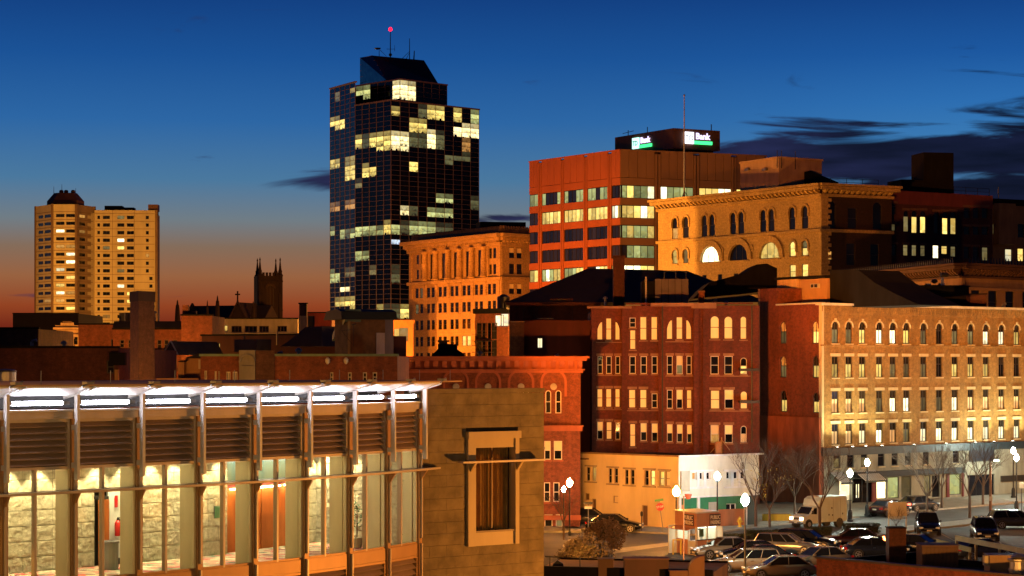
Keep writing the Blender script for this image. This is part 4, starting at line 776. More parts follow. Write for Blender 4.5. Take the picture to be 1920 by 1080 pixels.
for x in (615, 649.5): 
    b.part(f, 'wall_lamp', MB().lathe([(.05, -.1), (.16, .05), (.16, .22), (.06, .34)], 8, (f.U(x), -.3, f.Z(x, 680))), plain('lamp_white', (.7, .66, .55), .4))
for x, y0 in ((478 + 90, 704), (727, 703), (755, 702), (98, 708), (7, 681)): pass
# small orange sheds
f = Fr(334, 146, 376, 146); B = Bld('orange_roof_sheds', 'two small orange lit sheds with slanted roofs beside the low brick wing', 'shed', f); OS2 = plain('ochre_render', (.55, .30, .12), .85)
B.part(f, 'front_shed', MB().box(f.U(334), f.U(345.5), 0, .6, 12, f.Z(340, 679)), OS2); B.part(f, 'rear_shed', MB().box(f.U(346), f.U(377), .3, 2, 12, f.Z(360, 672)), OS2); B.part(f, 'window', MB().box(f.U(371), f.U(376), .24, .29, f.Z(374, 692), f.Z(374, 674)), BLIND)
B.part(f, 'roof', MB().prism_y([(f.U(344), f.Z(360, 671.8)), (f.U(378), f.Z(360, 671.8)), (f.U(378), f.Z(360, 663)), (f.U(372), f.Z(360, 662.5))], .1, 2.4), SLATE); B.part(f, 'front_roof', MB().prism_y([(f.U(332.5), f.Z(340, 678.8)), (f.U(347), f.Z(340, 678.8)), (f.U(353), f.Z(340, 675)), (f.U(340), f.Z(340, 675.5))], -.15, .8), TAR)
B.part(f, 'low_parapet', MB().box(f.U(299), f.U(377), -1.2, -.9, 10, f.Z(340, 709)), OS2); B.part(f, 'lower_roof', MB().box(f.U(299), f.U(377), -.89, 0, 10, f.Z(340, 711)), TAR)
t = thing('roof_tank', 'round metal roof tank with a dark lid at the left edge', 'tank', P(8, 722, 108)); s_ = 108 / FPX
obj('drum', MB().lathe([(22 * s_, -.6), (22 * s_, 24 * s_)], 20), plain('galvanised', (.42, .42, .4), .35, .8, bump=0), t, smooth=False); obj('lid', MB().lathe([(23 * s_, 24.2 * s_), (23 * s_, 27 * s_), (18 * s_, 29.5 * s_), (1 * s_, 30 * s_)], 20), plain('lid_blue_grey', (.07, .07, .11), .4), t)
# fire-escape house + hall with blind arches + centre
fq = Fr(891, 300, 953, 297); B = Bld('fire_escape_house', 'narrow red brick house with a zigzag iron fire escape', 'building', fq); zq = fq.Z(920, 588)
pw = [(fq.U(x), fq.Z(x, y), 1.6, 2.3, 'sash', GLASS) for x in (902, 912, 922.5) for y in (636, 668)] + [(fq.U(935.5), fq.Z(935, 612), 1.4, 1.6, 'plain', LIT_W), (fq.U(946.5), fq.Z(946, 612), 1.4, 1.8, 'plain', LIT_W)]
B.facade(fq, 0, fq.len, 0, zq, pw, BRO, .3); B.mass(quadpts(fq, None, 10), 0, zq - .4, BRO, TAR); B.part(fq, 'coping', MB().box(-.2, fq.len + .2, -.3, .5, zq, zq + .7), TAR)
B.part(fq, 'tank', MB().lathe([(.9, 0), (.9, 2.6), (.2, 3.0)], 12, (fq.U(922), 3, zq - .2)), IRON); B.part(fq, 'tank', MB().box(fq.U(932), fq.U(948), 2, 5, zq - .2, zq + 1.5), TAR)
fe = MB()
for k, (xa, ya, xb, yb) in enumerate(((898, 640, 912, 661), (912, 661, 900, 682))): 
    for dy in (0, .5): fe.tube((fq.U(xa), -.6 - dy, fq.Z(xa, ya)), (fq.U(xb), -.6 - dy, fq.Z(xb, yb)), .06, n=4)
    for j in range(9):
        t_ = j / 8; u = fq.U(xa) * (1 - t_) + fq.U(xb) * t_; z = fq.Z(xa, ya) * (1 - t_) + fq.Z(xb, yb) * t_; fe.box(u - .15, u + .15, -1.1, -.6, z - .03, z + .03)
for y in (640, 661): fe.box(fq.U(894), fq.U(926), -1.2, -.05, fq.Z(905, y), fq.Z(905, y) + .08); fe.tube((fq.U(894), -1.2, fq.Z(905, y) + 1), (fq.U(926), -1.2, fq.Z(905, y) + 1), .05, n=4)
B.part(fq, 'fire_escape', fe, IRON)
f = Fr(955, 246, 1120, 246); B = Bld('hip_roof_hall', 'dark brick hall with blind arches under a broad black hipped roof', 'building', f); ze = f.Z(1000, 567)
aw = [(f.U(992), f.Z(992, 612), 1.35, 2.4, 'arch', BRD), (f.U(1017), f.Z(1017, 612), 1.35, 2.4, 'arch', BRD), (f.U(1053), f.Z(1053, 612), 2.6, 3.2, 'arch', BRD)]
B.facade(f, 0, f.len, 0, ze, aw, BRD, .3); B.mass(quadpts(f, None, 24), 0, ze - .2, BRD)
mb = MB(); a = f.U(948); pe = [(a, -.6, ze), (f.U(1440), -.6, ze), (f.U(1440), 30, ze), (a, 30, ze)]; zr = f.Z(1105, 503) + .4; r0, r1 = (f.U(1108), 9, zr), (f.U(1300), 9, zr - .3)
mb.poly([pe[0], pe[1], r1, r0]); mb.poly([pe[1], pe[2], r1]); mb.poly([pe[2], pe[3], r0, r1]); mb.poly([pe[3], pe[0], r0]); mb.poly(pe[::-1]); B.part(f, 'hipped_roof', mb, SLATE); band(B, f, 'eave', 0, f.len, ze - .35, ze - .02, .6, BRD)
MAR = plain('maroon_render', (.085, .02, .016), .9)
f = Fr(983, 213, 1107, 213); B = Bld('windowed_annex', 'dark maroon annex with one small bright window', 'building', f)
B.facade(f, 0, f.len, 0, f.Z(1040, 601), [(f.U(1012.5), f.Z(1012, 653), .55, 1.05, 'mul', LIT_W)], MAR, .3); B.mass(quadpts(f, None, 12), 0, f.Z(1040, 603), MAR, TAR); B.part(f, 'roof_rail', MB().tube((f.U(1007), .4, f.Z(1007, 597)), (f.U(1038), .4, f.Z(1038, 597)), .05, n=5), STEEL)
f = Fr(955, 212, 982.5, 212); B = Bld('brick_party_wall', 'short brown brick party wall left of the maroon annex', 'wall', f); B.part(f, 'wall', MB().box(0, f.len, 0, 9, 0, f.Z(970, 604)), BRB); B.part(f, 'coping', MB().box(-.1, f.len + .1, -.1, 9.1, f.Z(970, 604), f.Z(970, 602)), plain('coping_stone', (.25, .16, .1), .8))
# cupola roof in front of the classical block
f = Fr(800, 182, 870, 182); B = Bld('cupola_roof', 'black hipped roof with a capped vent before the classical block', 'roof', f, loc=(f.A.x, f.A.y, 13)); zc = f.Z(835, 664)
B.part(f, 'hip', MB().prism_y([(0, zc - .6), (f.len, zc - .6), (f.len, zc), (f.U(856), f.Z(835, 655)), (f.U(856), f.Z(835, 645)), (f.U(821), f.Z(835, 645)), (f.U(821), f.Z(835, 654))], 0, 2.5), TAR); B.part(f, 'vent', MB().box(f.U(824), f.U(838), .5, 1.2, f.Z(835, 645), f.Z(835, 641)).box(f.U(820), f.U(842), .3, 1.5, f.Z(835, 641), f.Z(835, 638)), IRON)
# ================================================================== red brick corniced building (front left of centre)
RBK = brick('warm_red_brick', (.30, .075, .03), (.23, .058, .025), (.18, .075, .045), amt=.25); RTR = plain('terracotta_trim', (.34, .09, .04), .75, amt=.2)
fR = Fr(745, 176, 1088, 176); B = Bld('corniced_brick_building', 'red brick building with an arcaded cornice and round arched windows', 'building', fR); zr = fR.Z(960, 699); ztop = fR.Z(960, 668)
wins = []
for xc in (855, 915, 977, 1038): wins += [(fR.U(xc + dx), fR.Z(xc, 775), .48, 1.9, 'arch sash', GLASS) for dx in (-10, 9)]
for xa, xb in ((1020.5, 1032.5), (1038.5, 1054)): wins.append((fR.U((xa + xb) / 2), fR.Z(1030, 862), fR.U(xb) - fR.U(xa), 1.55, 'sash', (BLIND, GLASS)))
for xa, xb in ((1020, 1031.5), (1037.5, 1049)): wins.append((fR.U((xa + xb) / 2), fR.Z(1030, 941), fR.U(xb) - fR.U(xa), 1.6, 'sash', GLASS))
for xa, xb in ((1021, 1036), (1042, 1055)): wins.append((fR.U((xa + xb) / 2), fR.Z(1030, 1010), fR.U(xb) - fR.U(xa), 2.0, 'sash', LIT_D if xa > 1040 else GLASS))
B.facade(fR, 0, fR.len, 0, zr, wins, RBK, .3, fmat=TRIM_W)
for xc in (855, 915, 977, 1038):
    for tt, ww in ((.22, 1.75), (.2, 2.3)): arch_trim(B, fR, fR.U(xc), fR.Z(xc, 716) - ww / 2, ww, ww, tt, RTR if ww < 2 else RBK, .18 if ww < 2 else .1, 'arch_hood', 1.2)
    q = fR.w(fR.U(xc), -.06); mt = __import__('mathutils').Matrix
    o = obj('medallion', MB().lathe([(.28, 0), (.28, .08), (.2, .1)], 16), plain('grey_medallion', (.4, .36, .28), .7), B.o); o.matrix_local = mt.Translation((q[0] - B.p.x, q[1] - B.p.y, fR.Z(xc, 725))) @ mt.Rotation(R(90), 4, 'X')
Lr = fR.len
for nm, ya, yb, pj in (('string_course', 699, 694.5, .35), ('cornice', 694, 692, .6), ('frieze', 691.8, 677, .15), ('cornice', 676.8, 672, .85), ('cornice', 671.8, 668, 1.2), ('belt_course', 808, 800, .3), ('belt_course', 799.8, 797.5, .45)): band(B, fR, nm, 0, Lr, fR.Z(960, ya), fR.Z(960, yb), pj, RTR)
n = 21; nm = fR.U(762)
for i in range(n):
    u = fR.U(750) + (fR.U(1087) - fR.U(750)) * (i + .0) / (n - 1) 
    B.part(fR, 'corbel', MB().prism_x([(-.8, fR.Z(960, 677)), (-.1, fR.Z(960, 677)), (-.1, fR.Z(960, 691)), (-.35, fR.Z(960, 691)), (-.6, fR.Z(960, 684))], u - .2, u + .2), RTR)
B.part(fR, 'pilaster', MB().box(fR.U(1069), Lr + .02, -.12, .1, fR.Z(1080, 797), fR.Z(1080, 700)), RBK); B.part(fR, 'side_wall', MB().box(Lr - .3, Lr, .31, 16, 0, ztop - .5), BRD); B.mass(quadpts(fR, None, 16), 0, ztop - .6, BRD, TAR)
for w in wins:
    if 'arch' not in w[4]: B.part(fR, 'sill', MB().box(w[0] - w[2] / 2 - .1, w[0] + w[2] / 2 + .1, -.12, .05, w[1] - .14, w[1] - .02), RTR)
B.part(fR, 'shop_band', MB().box(fR.U(1019), Lr + .05, -.2, .02, fR.Z(1050, 975), fR.Z(1050, 966)), RTR)
# ================================================================== centre red brick building with lunette windows
CBR = brick('deep_red_brick', (.23, .042, .018), (.17, .032, .014), (.12, .04, .022), amt=.4, scale=.12); CST = plain('brown_sandstone', (.30, .15, .08), .85, amt=.3)
fK = Fr(1108, 205, 1424, 205); B = Bld('lunette_brick_building', 'deep red brick building with half round window groups and drawn pale blinds', 'building', fK); kx = lambda v: 1090 + v / 3.6; ky = lambda v: 560 + v / 3.6
BL = BLIND_LIT; BG = (BLIND_LIT, GLASS); rowsK = [
 [(395, 443, 120, 280, BL), (470, 515, 120, 280, BL), (325, 368, 128, 195, GLASS), (327, 368, 210, 343, BL)],
 [(110, 145, 388, 507, GLASS), (168, 205, 388, 507, GLASS), (230, 262, 388, 507, GLASS), (325, 368, 388, 507, GLASS), (400, 443, 388, 507, GLASS), (475, 515, 388, 507, GLASS), (578, 617, 386, 510, GLASS), (642, 685, 386, 510, (BLIND, LIT_D)), (710, 745, 386, 510, GLASS), (872, 928, 387, 511, GLASS), (966, 1022, 387, 511, GLASS)],
 [(105, 145, 607, 733, BL), (165, 205, 607, 733, BL), (227, 262, 607, 733, BL), (320, 367, 612, 738, BL), (395, 443, 612, 738, BL), (475, 515, 640, 738, GLASS), (578, 617, 615, 742, GLASS), (642, 685, 615, 742, BG), (710, 746, 615, 742, BL), (872, 935, 617, 745, BL), (967, 1028, 615, 743, BG)],
 [(107, 147, 830, 950, BG), (168, 207, 830, 950, BL), (230, 263, 835, 952, GLASS), (327, 367, 843, 1000, BL), (400, 443, 840, 960, BG), (475, 517, 842, 965, BG), (578, 617, 847, 967, BG), (645, 685, 850, 970, BG), (713, 747, 852, 973, BG), (873, 930, 853, 975, (BLIND, LIT_O)), (968, 1023, 853, 975, BG)]]
def rect(f, x0, x1, y0, y1, fx, fy): xm = fx((x0 + x1) / 2); return (f.U(xm), f.Z(xm, fy(y1)), f.U(fx(x1)) - f.U(fx(x0)), f.Z(xm, fy(y0)) - f.Z(xm, fy(y1)))
wins = [(*rect(fK, a, b_, c, d, kx, ky), 'sash', pn) for row in rowsK for a, b_, c, d, pn in row]
wins += [(*rect(fK, a, b_, c, d, kx, ky), 'arch sash', pn) for a, b_, c, d, pn in ((870, 932, 115, 272, BL), (963, 1023, 118, 273, BL), (1072, 1117, 118, 275, BL), (1073, 1118, 398, 510, (GLASS, LIT_Y)), (1073, 1122, 623, 745, BL), (1075, 1117, 858, 970, (GLASS, BLIND)))]
wins += [(*rect(fK, a, b_, c, d, kx, ky), 'sash', BL) for a, b_, c, d in ((165, 205, 130, 280), (640, 685, 122, 275))]
zk = fK.Z(1200, 573)
# quarter-round lights either side of the lunette centres
quarters = [(105, 145, 155, 280, -1), (227, 262, 155, 280, 1), (575, 617, 142, 275, -1), (705, 745, 142, 275, 1)]
extra_ops = [rect(fK, a, b_, c, d, kx, ky) for a, b_, c, d, s_ in quarters]
ops = [(w[0] - w[2] / 2, w[0] + w[2] / 2, w[1], w[1] + w[3], 'arch' in w[4]) for w in wins] + [(u - w / 2, u + w / 2, z, z + h, False) for u, z, w, h in extra_ops]
B.part(fK, 'wall', wall_mb(0, fK.len, 0, zk, ops, .3), CBR)
for w in wins: B.window(fK, w[0], w[1], w[2], w[3], w[4], w[5], TRIM_W if w[5] is not BLIND_LIT else TRIM_B)
for (u, z, w, h), (_, _, _, _, s_) in zip(extra_ops, quarters):
    o = B.window(fK, u, z, w, h, 'plain', BLIND_LIT, TRIM_B)
    # brick spandrel that rounds the outer top corner
    n = 8; arc = [(w * math.sin(math.pi / 2 * i / n) * 1.0, h * (.18 + .82 * math.cos(math.pi / 2 * i / n))) for i in range(n + 1)]
    x0 = -w / 2 if s_ > 0 else w / 2; pp = [(x0 + s_ * a_, b_) for a_, b_ in arc] + [(x0 + s_ * w, h)]
    obj('arch_spandrel', MB().prism_y(pp if s_ > 0 else pp[::-1], -.0, .09), CBR, o)
for w in wins:
    if 'arch' not in w[4] and w[1] + w[3] < fK.Z(1200, 640): B.part(fK, 'lintel', MB().box(w[0] - w[2] / 2 - .12, w[0] + w[2] / 2 + .12, -.06, .05, w[1] + w[3] + .02, w[1] + w[3] + .26), CST)
    B.part(fK, 'sill', MB().box(w[0] - w[2] / 2 - .08, w[0] + w[2] / 2 + .08, -.12, .05, w[1] - .14, w[1] - .02), CST)
for a, b_, y in ((70, 98, 1), (272, 306, 1), (520, 566, 0), (755, 790, 1), (820, 860, 0)): B.part(fK, 'pilaster', MB().box(fK.U(kx(a)), fK.U(kx(b_)), -.55 if y else -.3, .05, 0, zk - .3), CBR)
for a, b_, y0, y1, pj, m in ((64, 312, 66, 52, .6, CST), (495, 880, 52, 30, .65, CST), (770, 878, 66, 52.5, .7, CST), (313, 494, 40, 30, .3, CBR), (881, 1138, 36, 28, .4, CBR)): band(B, fK, 'cornice', fK.U(kx(a)), fK.U(kx(b_)), fK.Z(1200, ky(y0)), fK.Z(1200, ky(y1)), pj, m)
B.mass(quadpts(fK, None, 22), 0, zk - .3, CBR, TAR)
for a, b_, y0 in ((98, 272, 284), (98, 272, 508), (98, 272, 738), (566, 755, 280), (566, 755, 512), (566, 755, 745), (306, 520, 745), (860, 1138, 512), (860, 1138, 748)): band(B, fK, 'string_course', fK.U(kx(a)), fK.U(kx(b_)), fK.Z(1200, ky(y0 + 14)), fK.Z(1200, ky(y0 + 8)), .1, CST)
B.part(fK, 'downpipe', MB().tube((fK.U(kx(545)), -.4, 6), (fK.U(kx(545)), -.4, zk), .07, n=6), IRON); B.part(fK, 'downpipe', MB().tube((fK.U(kx(1150)), -.15, 6), (fK.U(kx(1150)), -.15, zk), .07, n=6), IRON)
for y in (485, 700): B.part(fK, 'landing', MB().box(fK.U(kx(1060)), fK.U(kx(1190)), -1.6, -.02, fK.Z(1400, ky(y + 4)), fK.Z(1400, ky(y - 14))), IRON)
B.part(fK, 'vent_stub', MB().box(fK.U(kx(898)), fK.U(kx(942)), -1.2, -.2, fK.Z(1350, ky(1062)), fK.Z(1350, ky(965))), plain('orange_vent', (.5, .24, .12), .7))
f = Fr(1150, 219, 1171, 219); Bc = Bld('tall_brick_chimney', 'tall dark brick chimney on the centre building roof', 'chimney', f, loc=(f.A.x, f.A.y, 18)); Bc.part(f, 'shaft', MB().box(0, f.len, 0, 1.1, 18.5, f.Z(1160, 481)), BRD); Bc.part(f, 'cap', MB().box(-.1, f.len + .1, -.1, 1.2, f.Z(1160, 484), f.Z(1160, 479)), BRD)
f = Fr(1228, 217, 1291, 217); Bc = Bld('rooftop_metal_shed', 'grey panelled rooftop plant enclosure with a white pipe', 'plant enclosure', f, loc=(f.A.x, f.A.y, 18)); MET = plain('mauve_panel', (.12, .10, .14), .6, amt=.2)
for i in range(5): Bc.part(f, 'wall_panel', MB().box(f.len * i / 5 + .02, f.len * (i + 1) / 5 - .02, 0, .06, 18.6, f.Z(1260, 523)), MET)
Bc.part(f, 'side', MB().box(f.U(1204), -.02, .3, 3, 18.6, f.Z(1260, 527)).box(0, f.len, .07, 3, 18.6, f.Z(1260, 524)), TAR); Bc.part(f, 'pipe', MB().tube((f.U(1211), -.2, 18.6), (f.U(1211), -.2, f.Z(1211, 519)), .09, n=8), plain('pale_trim', (.6, .58, .5), .6)); Bc.part(f, 'rail', MB().tube((f.U(1246), .5, f.Z(1260, 508)), (f.U(1290), .5, f.Z(1260, 508)), .04, n=4).tube((f.U(1246), .5, f.Z(1260, 524)), (f.U(1246), .5, f.Z(1260, 507)), .04, n=4).tube((f.U(1268), .5, f.Z(1260, 524)), (f.U(1268), .5, f.Z(1260, 507)), .04, n=4).tube((f.U(1287), .5, f.Z(1260, 524)), (f.U(1287), .5, f.Z(1260, 507)), .04, n=4), IRON)
f = Fr(1310, 212, 1321, 212); Bc = Bld('chimney_pot', 'short orange brick chimney stub on the centre building roof', 'chimney', f, loc=(f.A.x, f.A.y, 18)); Bc.part(f, 'shaft', MB().box(0, f.len, 0, .5, 18.6, f.Z(1315, 548)), BRO); Bc.part(f, 'cap', MB().box(-.06, f.len + .06, -.06, .56, f.Z(1315, 548), f.Z(1315, 545)), CST)
# dark gabled roof between centre and beige block
f = Fr(1395, 232, 1460, 232); B = Bld('dark_gable_roof', 'black gabled roof between the centre building and the pale penthouse', 'roof', f, loc=(f.A.x, f.A.y, 18)); B.part(f, 'gable', MB().prism_y([(f.U(1300), f.Z(1400, 560)), (f.U(1457), f.Z(1400, 545)), (f.U(1457), f.Z(1400, 503)), (f.U(1438), f.Z(1400, 494)), (f.U(1418), f.Z(1400, 496)), (f.U(1395), f.Z(1400, 512)), (f.U(1330), f.Z(1400, 530))], 0, 9), TAR)
# ================================================================== long beige block on the street
BEI = brick('beige_brick', (.44, .25, .065), (.36, .205, .052), (.30, .18, .06), amt=.3, scale=.2); BST = plain('beige_stone', (.56, .46, .26), .8, amt=.2); SBR = brick('side_red_brick', (.32, .075, .028), (.25, .055, .022), (.19, .08, .04), amt=.35)
fS, fF = Fr(1424, 212, 1540, 203), Fr(1540, 203, 1990, 226)
B = Bld('long_beige_block', 'long beige brick block with four rows of narrow lit windows', 'building', fF); bx = lambda v: 1400 + v / 3; by = lambda v: 480 + v / 3
z_at = lambda y: fF.Z(1566, y)
UPD = dark_glass('upper_sash_dark', (.02, .016, .012), .2)
def code(s): return {'.': (UPD, GLASS), 'd': (UPD, LIT_D), 'y': (UPD, LIT_Y), 'w': (UPD, LIT_W), 'g': (UPD, BLIND), 'b': (GLASS_B, BLIND)}[s]
xs = [498, 575.5, 651.5, 747, 823, 899, 995, 1083, 1171, 1260, 1346, 1433, 1519, 1606, 1695]
rows = [('arch', 368, 491, 'ddywwyd.ddwwyyw'), ('', 565, 684, 'yyyyddd.yyo...y'.replace('o', 'y')), ('', 760, 883, 'bggdwwdd w.gg.w'.replace(' ', '')[:8] + 'wggggyw'), ('', 945, 1060, 'bgwwgdwwwwwwwww')]
wins = []
for st, ya, yb, cs in rows:
    z0, z1 = fF.Z(bx(498), by(yb)), fF.Z(bx(498), by(ya))
    for v, ch in zip(xs, cs): wins.append((fF.U(bx(v)), z0, .93, z1 - z0, (st + ' sash mul').strip(), code(ch)))
zb_ = fF.Z(1548, 838); ztp = fF.Z(1540, 572)
B.facade(fF, 0, fF.len, zb_, ztp, wins, BEI, .3, split=.64)
for w in wins:
    arch = 'arch' in w[4]
    if arch:
        arch_trim(B, fF, w[0], w[1], w[3], w[2], .14, BST, .07, 'arch_hood', .1); B.part(fF, 'keystone', MB().prism_y([(w[0] - .07, w[1] + w[3] - .02), (w[0] + .07, w[1] + w[3] - .02), (w[0] + .12, w[1] + w[3] + .3), (w[0] - .12, w[1] + w[3] + .3)], -.12, .02), BST)
    else:
        B.part(fF, 'lintel', MB().box(w[0] - w[2] / 2 - .22, w[0] + w[2] / 2 + .22, -.06, .04, w[1] + w[3] + .02, w[1] + w[3] + .3), BST)
    B.part(fF, 'sill', MB().box(w[0] - w[2] / 2 - .12, w[0] + w[2] / 2 + .12, -.1, .04, w[1] - .13, w[1] - .01), BST)
band(B, fF, 'string_course', 0, fF.len, z_at(648) - .06, z_at(648) + .1, .12, BEI)
den = MB(); n = 130
for i in range(n): u = fF.len * i / n; den.prism_x([(-.16, z_at(574)), (.02, z_at(574)), (.02, z_at(590)), (-.05, z_at(588))], u, u + .1)
B.part(fF, 'corbel_table', den, BEI)['kind'] = 'stuff'
GUT = plain('pale_gutter', (.62, .6, .48), .5)
B.part(fF, 'gutter', MB().box(-.3, fF.len, -.3, .5, ztp, ztp + .22), GUT)
B.part(fF, 'corner_quoin', MB().box(-.02, .28, -.08, .3, zb_, ztp), BST)
# lower storeys
FAS = plain('slate_blue_fascia', (.03, .045, .055), .5); LOW = plain('pale_ground_storey', (.27, .27, .21), .8, amt=.3)
lx = lambda v: 1540 + v / 6.75; ly = lambda v: 820 + v / 6.75; rx = lambda v: 1720 + v / 6.75
zf1, zf0 = fF.Z(1548, 840), fF.Z(1548, 855)
B.part(fF, 'fascia', MB().box(0, fF.len, -.25, .2, zf0, zf1), FAS)
w2 = []
for a, b_, c, d, fx in ((150, 245, 255, 490, lx), (325, 415, 260, 495, lx), (500, 585, 255, 490, lx), (715, 800, 250, 485, lx), (890, 970, 245, 480, lx), (1055, 1140, 245, 470, lx), (55, 165, 220, 465, rx), (430, 545, 215, 455, rx)): w2.append((*rect(fF, a, b_, c, d, fx, ly)[:1], 3.55, .95, 1.85, 'sash', (GLASS, LIT_D) if a in (500, 150) else GLASS))
B.facade(fF, 0, fF.len, 3.1, zf0, w2, LOW, .3); 
for w in w2: B.part(fF, 'sill', MB().box(w[0] - .5, w[0] + .5, -.12, .04, 3.42, 3.53), BST)
B.part(fF, 'canopy_band', MB().box(fF.U(1600), fF.U(1802), -.5, .2, 2.55, 3.09), plain('dark_canopy', (.02, .022, .024), .6))
shop = [(1574, 1599.5, LIT_W), (1643, 1663, LIT_W), (1665, 1686, LIT_G), (1690, 1709, LIT_D), (1733, 1745, LIT_D), (1780.5, 1802, LIT_G)]
sw = [(fF.U((a + b_) / 2), .35, fF.U(b_) - fF.U(a), 2.1, 'plain', m) for a, b_, m in shop] + [(fF.U(1618), .05, 3.0, 2.4, 'mul', GLASS), (fF.U(1840), .05, 4.2, 2.2, 'mu3', GLASS), (fF.U(1755), .2, 1.2, 2.2, 'plain', GLASS)]
B.facade(fF, 0, fF.len, 0, 3.09, sw, LOW, .35, 'ground_wall')
B.part(fF, 'door_light', MB().box(fF.U(1607), fF.U(1608.5), .12, .14, .6, 1.9).box(fF.U(1611), fF.U(1612.5), .12, .14, .6, 1.9), LIT_W)
for a, b_ in ((1634, 1642), (1774, 1779), (1803, 1806)): B.part(fF, 'red_post', MB().box(fF.U(a), fF.U(b_), -.12, .05, 0, 2.5), plain('maroon_post', (.13, .02, .02), .6))
B.part(fF, 'upper_panel', MB().box(fF.U(1817), fF.U(1863), -.1, .02, 3.6, 5.1), plain('blue_black_panel', (.03, .035, .05), .4)); B.part(fF, 'right_band', MB().box(fF.U(1876), fF.U(1960), -.12, .02, 1.4, 2.0), TRIM_D)
# ribbed white awnings
AWN = plain('awning_white', (.7, .72, .74), .5, amt=.1); AWD = paint('awning_dark', (.02, .03, .03), .5)
def awning(ua, ub, z0, z1, pr):
    n = 12
    for i in range(n * 2): a = ua + (ub - ua) * i / (n * 2); c = ua + (ub - ua) * (i + 1) / (n * 2); B.part(fF, 'awning_strip', MB().prism_x([(-.05, z1), (-pr, z0), (-pr, z0 - .04), (-.05, z1 - .04)], a, c), AWN if i % 2 == 0 else AWD)
    B.part(fF, 'awning_valance', MB().box(ua - .05, ub + .05, -pr - .03, -pr + .02, z0 - .22, z0 - .042), AWD)
awning(fF.U(1601), fF.U(1641), 2.35, 3.2, 1.5); awning(fF.U(1556), fF.U(1578), 2.3, 3.2, 1.5)
# red side wall
sxw = []
for v, ya, yb, pn in ((205, 370, 492, (BLIND, LIT_D)), (386, 366, 492, (BLIND, LIT_Y)), (205, 562, 683, (BLIND, LIT_D)), (388, 560, 685, (UPD, LIT_Y)), (208, 755, 876, (UPD, LIT_Y)), (390, 768, 882, (UPD, LIT_Y))):
    xm = bx(v); sxw.append((fS.U(xm), fS.Z(xm, by(yb)), 1.05, fS.Z(xm, by(ya)) - fS.Z(xm, by(yb)), 'arch sash mul', pn))
B.facade(fS, 0, fS.len, 0, fS.Z(1480, 572), sxw, SBR, .3, 'side_wall', split=.55)
for w in sxw: arch_trim(B, fS, w[0], w[1], w[3], w[2], .16, SBR, .09, 'arch_hood', .2); B.part(fS, 'sill', MB().box(w[0] - .55, w[0] + .55, -.1, .04, w[1] - .13, w[1] - .01), SBR)
B.part(fS, 'stair_parapet', MB().box(0, fS.U(1456), .0, 3, fS.Z(1480, 572), fS.Z(1440, 541)), SBR); B.part(fS, 'edge_quoin', MB().box(-.12, .1, -.1, .2, fS.Z(1425, 780), fS.Z(1440, 541)), CST); B.part(fS, 'plinth', MB().box(0, fS.len, -.25, -.004, 0, fS.Z(1480, 781)), plain('stained_render', (.34, .09, .035), .85, amt=.45, scale=.2)); B.part(fS, 'coping', MB().box(fS.U(1456.5), fS.len + .1, -.14, .4, fS.Z(1480, 571.8), fS.Z(1480, 569)), GUT)
B.mass(quadpts(fS, fF), 0, ztp - .3, BEI, TAR, inset=.6)
fh = Fr(1457, 214, 1547, 208); Bh = Bld('pale_roof_penthouse', 'pale stucco rooftop penthouse with an air conditioner in its wall', 'building', fh, loc=(fh.A.x, fh.A.y, 18)); zq = fh.Z(1480, 524); zq0 = fS.Z(1480, 573) - .2
Bh.part(fh, 'wall', MB().box(0, fh.U(1494.5), 0, 3, zq0, zq), plain('cream_stucco', (.62, .44, .24), .85, amt=.2)); Bh.part(fh, 'side_wall', MB().box(fh.U(1494.8), fh.len, .25, 3, zq0, zq - .05), plain('tan_stucco', (.42, .26, .14), .85, amt=.15)); ac = Bh.part(fh, 'air_conditioner', MB().box(fh.U(1520), fh.U(1534), -.05, .24, fh.Z(1527, 540), fh.Z(1527, 532)), plain('pale_trim', (.6, .58, .5), .6)); obj('grille', MB().box(fh.U(1521), fh.U(1526), -.06, -.051, fh.Z(1527, 539), fh.Z(1527, 533)).box(fh.U(1527.5), fh.U(1533), -.06, -.051, fh.Z(1527, 539), fh.Z(1527, 533)), TRIM_D, ac)
Bh.part(fh, 'roof', MB().box(-.2, fh.len + .1, -.25, 3.3, zq + .004, zq + .25), TAR)
Bh.part(fh, 'mansard', MB().prism_y([(fh.U(1547.5), zq0), (fh.U(1547.5), fh.Z(1500, 508)), (fh.U(1600), fh.Z(1500, 511)), (fh.U(1630), fh.Z(1500, 535)), (fh.U(1665), fh.Z(1500, 555)), (fh.U(1715), zq0)], .6, 6), TAR)
Bh.part(fh, 'left_roof', MB().prism_y([(fh.U(1424), fh.Z(1440, 541)), (fh.U(1458), fh.Z(1440, 541)), (fh.U(1458), fh.Z(1440, 528)), (fh.U(1449), fh.Z(1440, 530))], .5, 4), TAR)
fv = Fr(1735, 222, 1817, 224); Bv = Bld('rooftop_plant_box', 'black rooftop plant box with a silver flue and dish', 'plant enclosure', fv, loc=(fv.A.x, fv.A.y, 18)); zq = fv.Z(1775, 537); Bv.part(fv, 'box', MB().box(0, fv.len, 0, 3, 18.6, zq), TAR); Bv.part(fv, 'lid', MB().box(-.1, fv.len + .1, -.1, 3.1, zq, zq + .12), TAR); Bv.part(fv, 'flue', MB().tube((fv.U(1773), .6, zq), (fv.U(1773), .6, fv.Z(1773, 520)), .14, n=10), plain('galvanised', (.42, .42, .4), .35, .8, bump=0)); Bv.part(fv, 'flue_cap', MB().tube((fv.U(1770), .6, fv.Z(1773, 515)), (fv.U(1782), .6, fv.Z(1773, 515)), .22, n=10), IRON); Bv.part(fv, 'dish', MB().lathe([(.1, -.2), (.35, 0), (.3, .2), (.05, .3)], 10, (fv.U(1758), .6, zq + .5)), IRON)
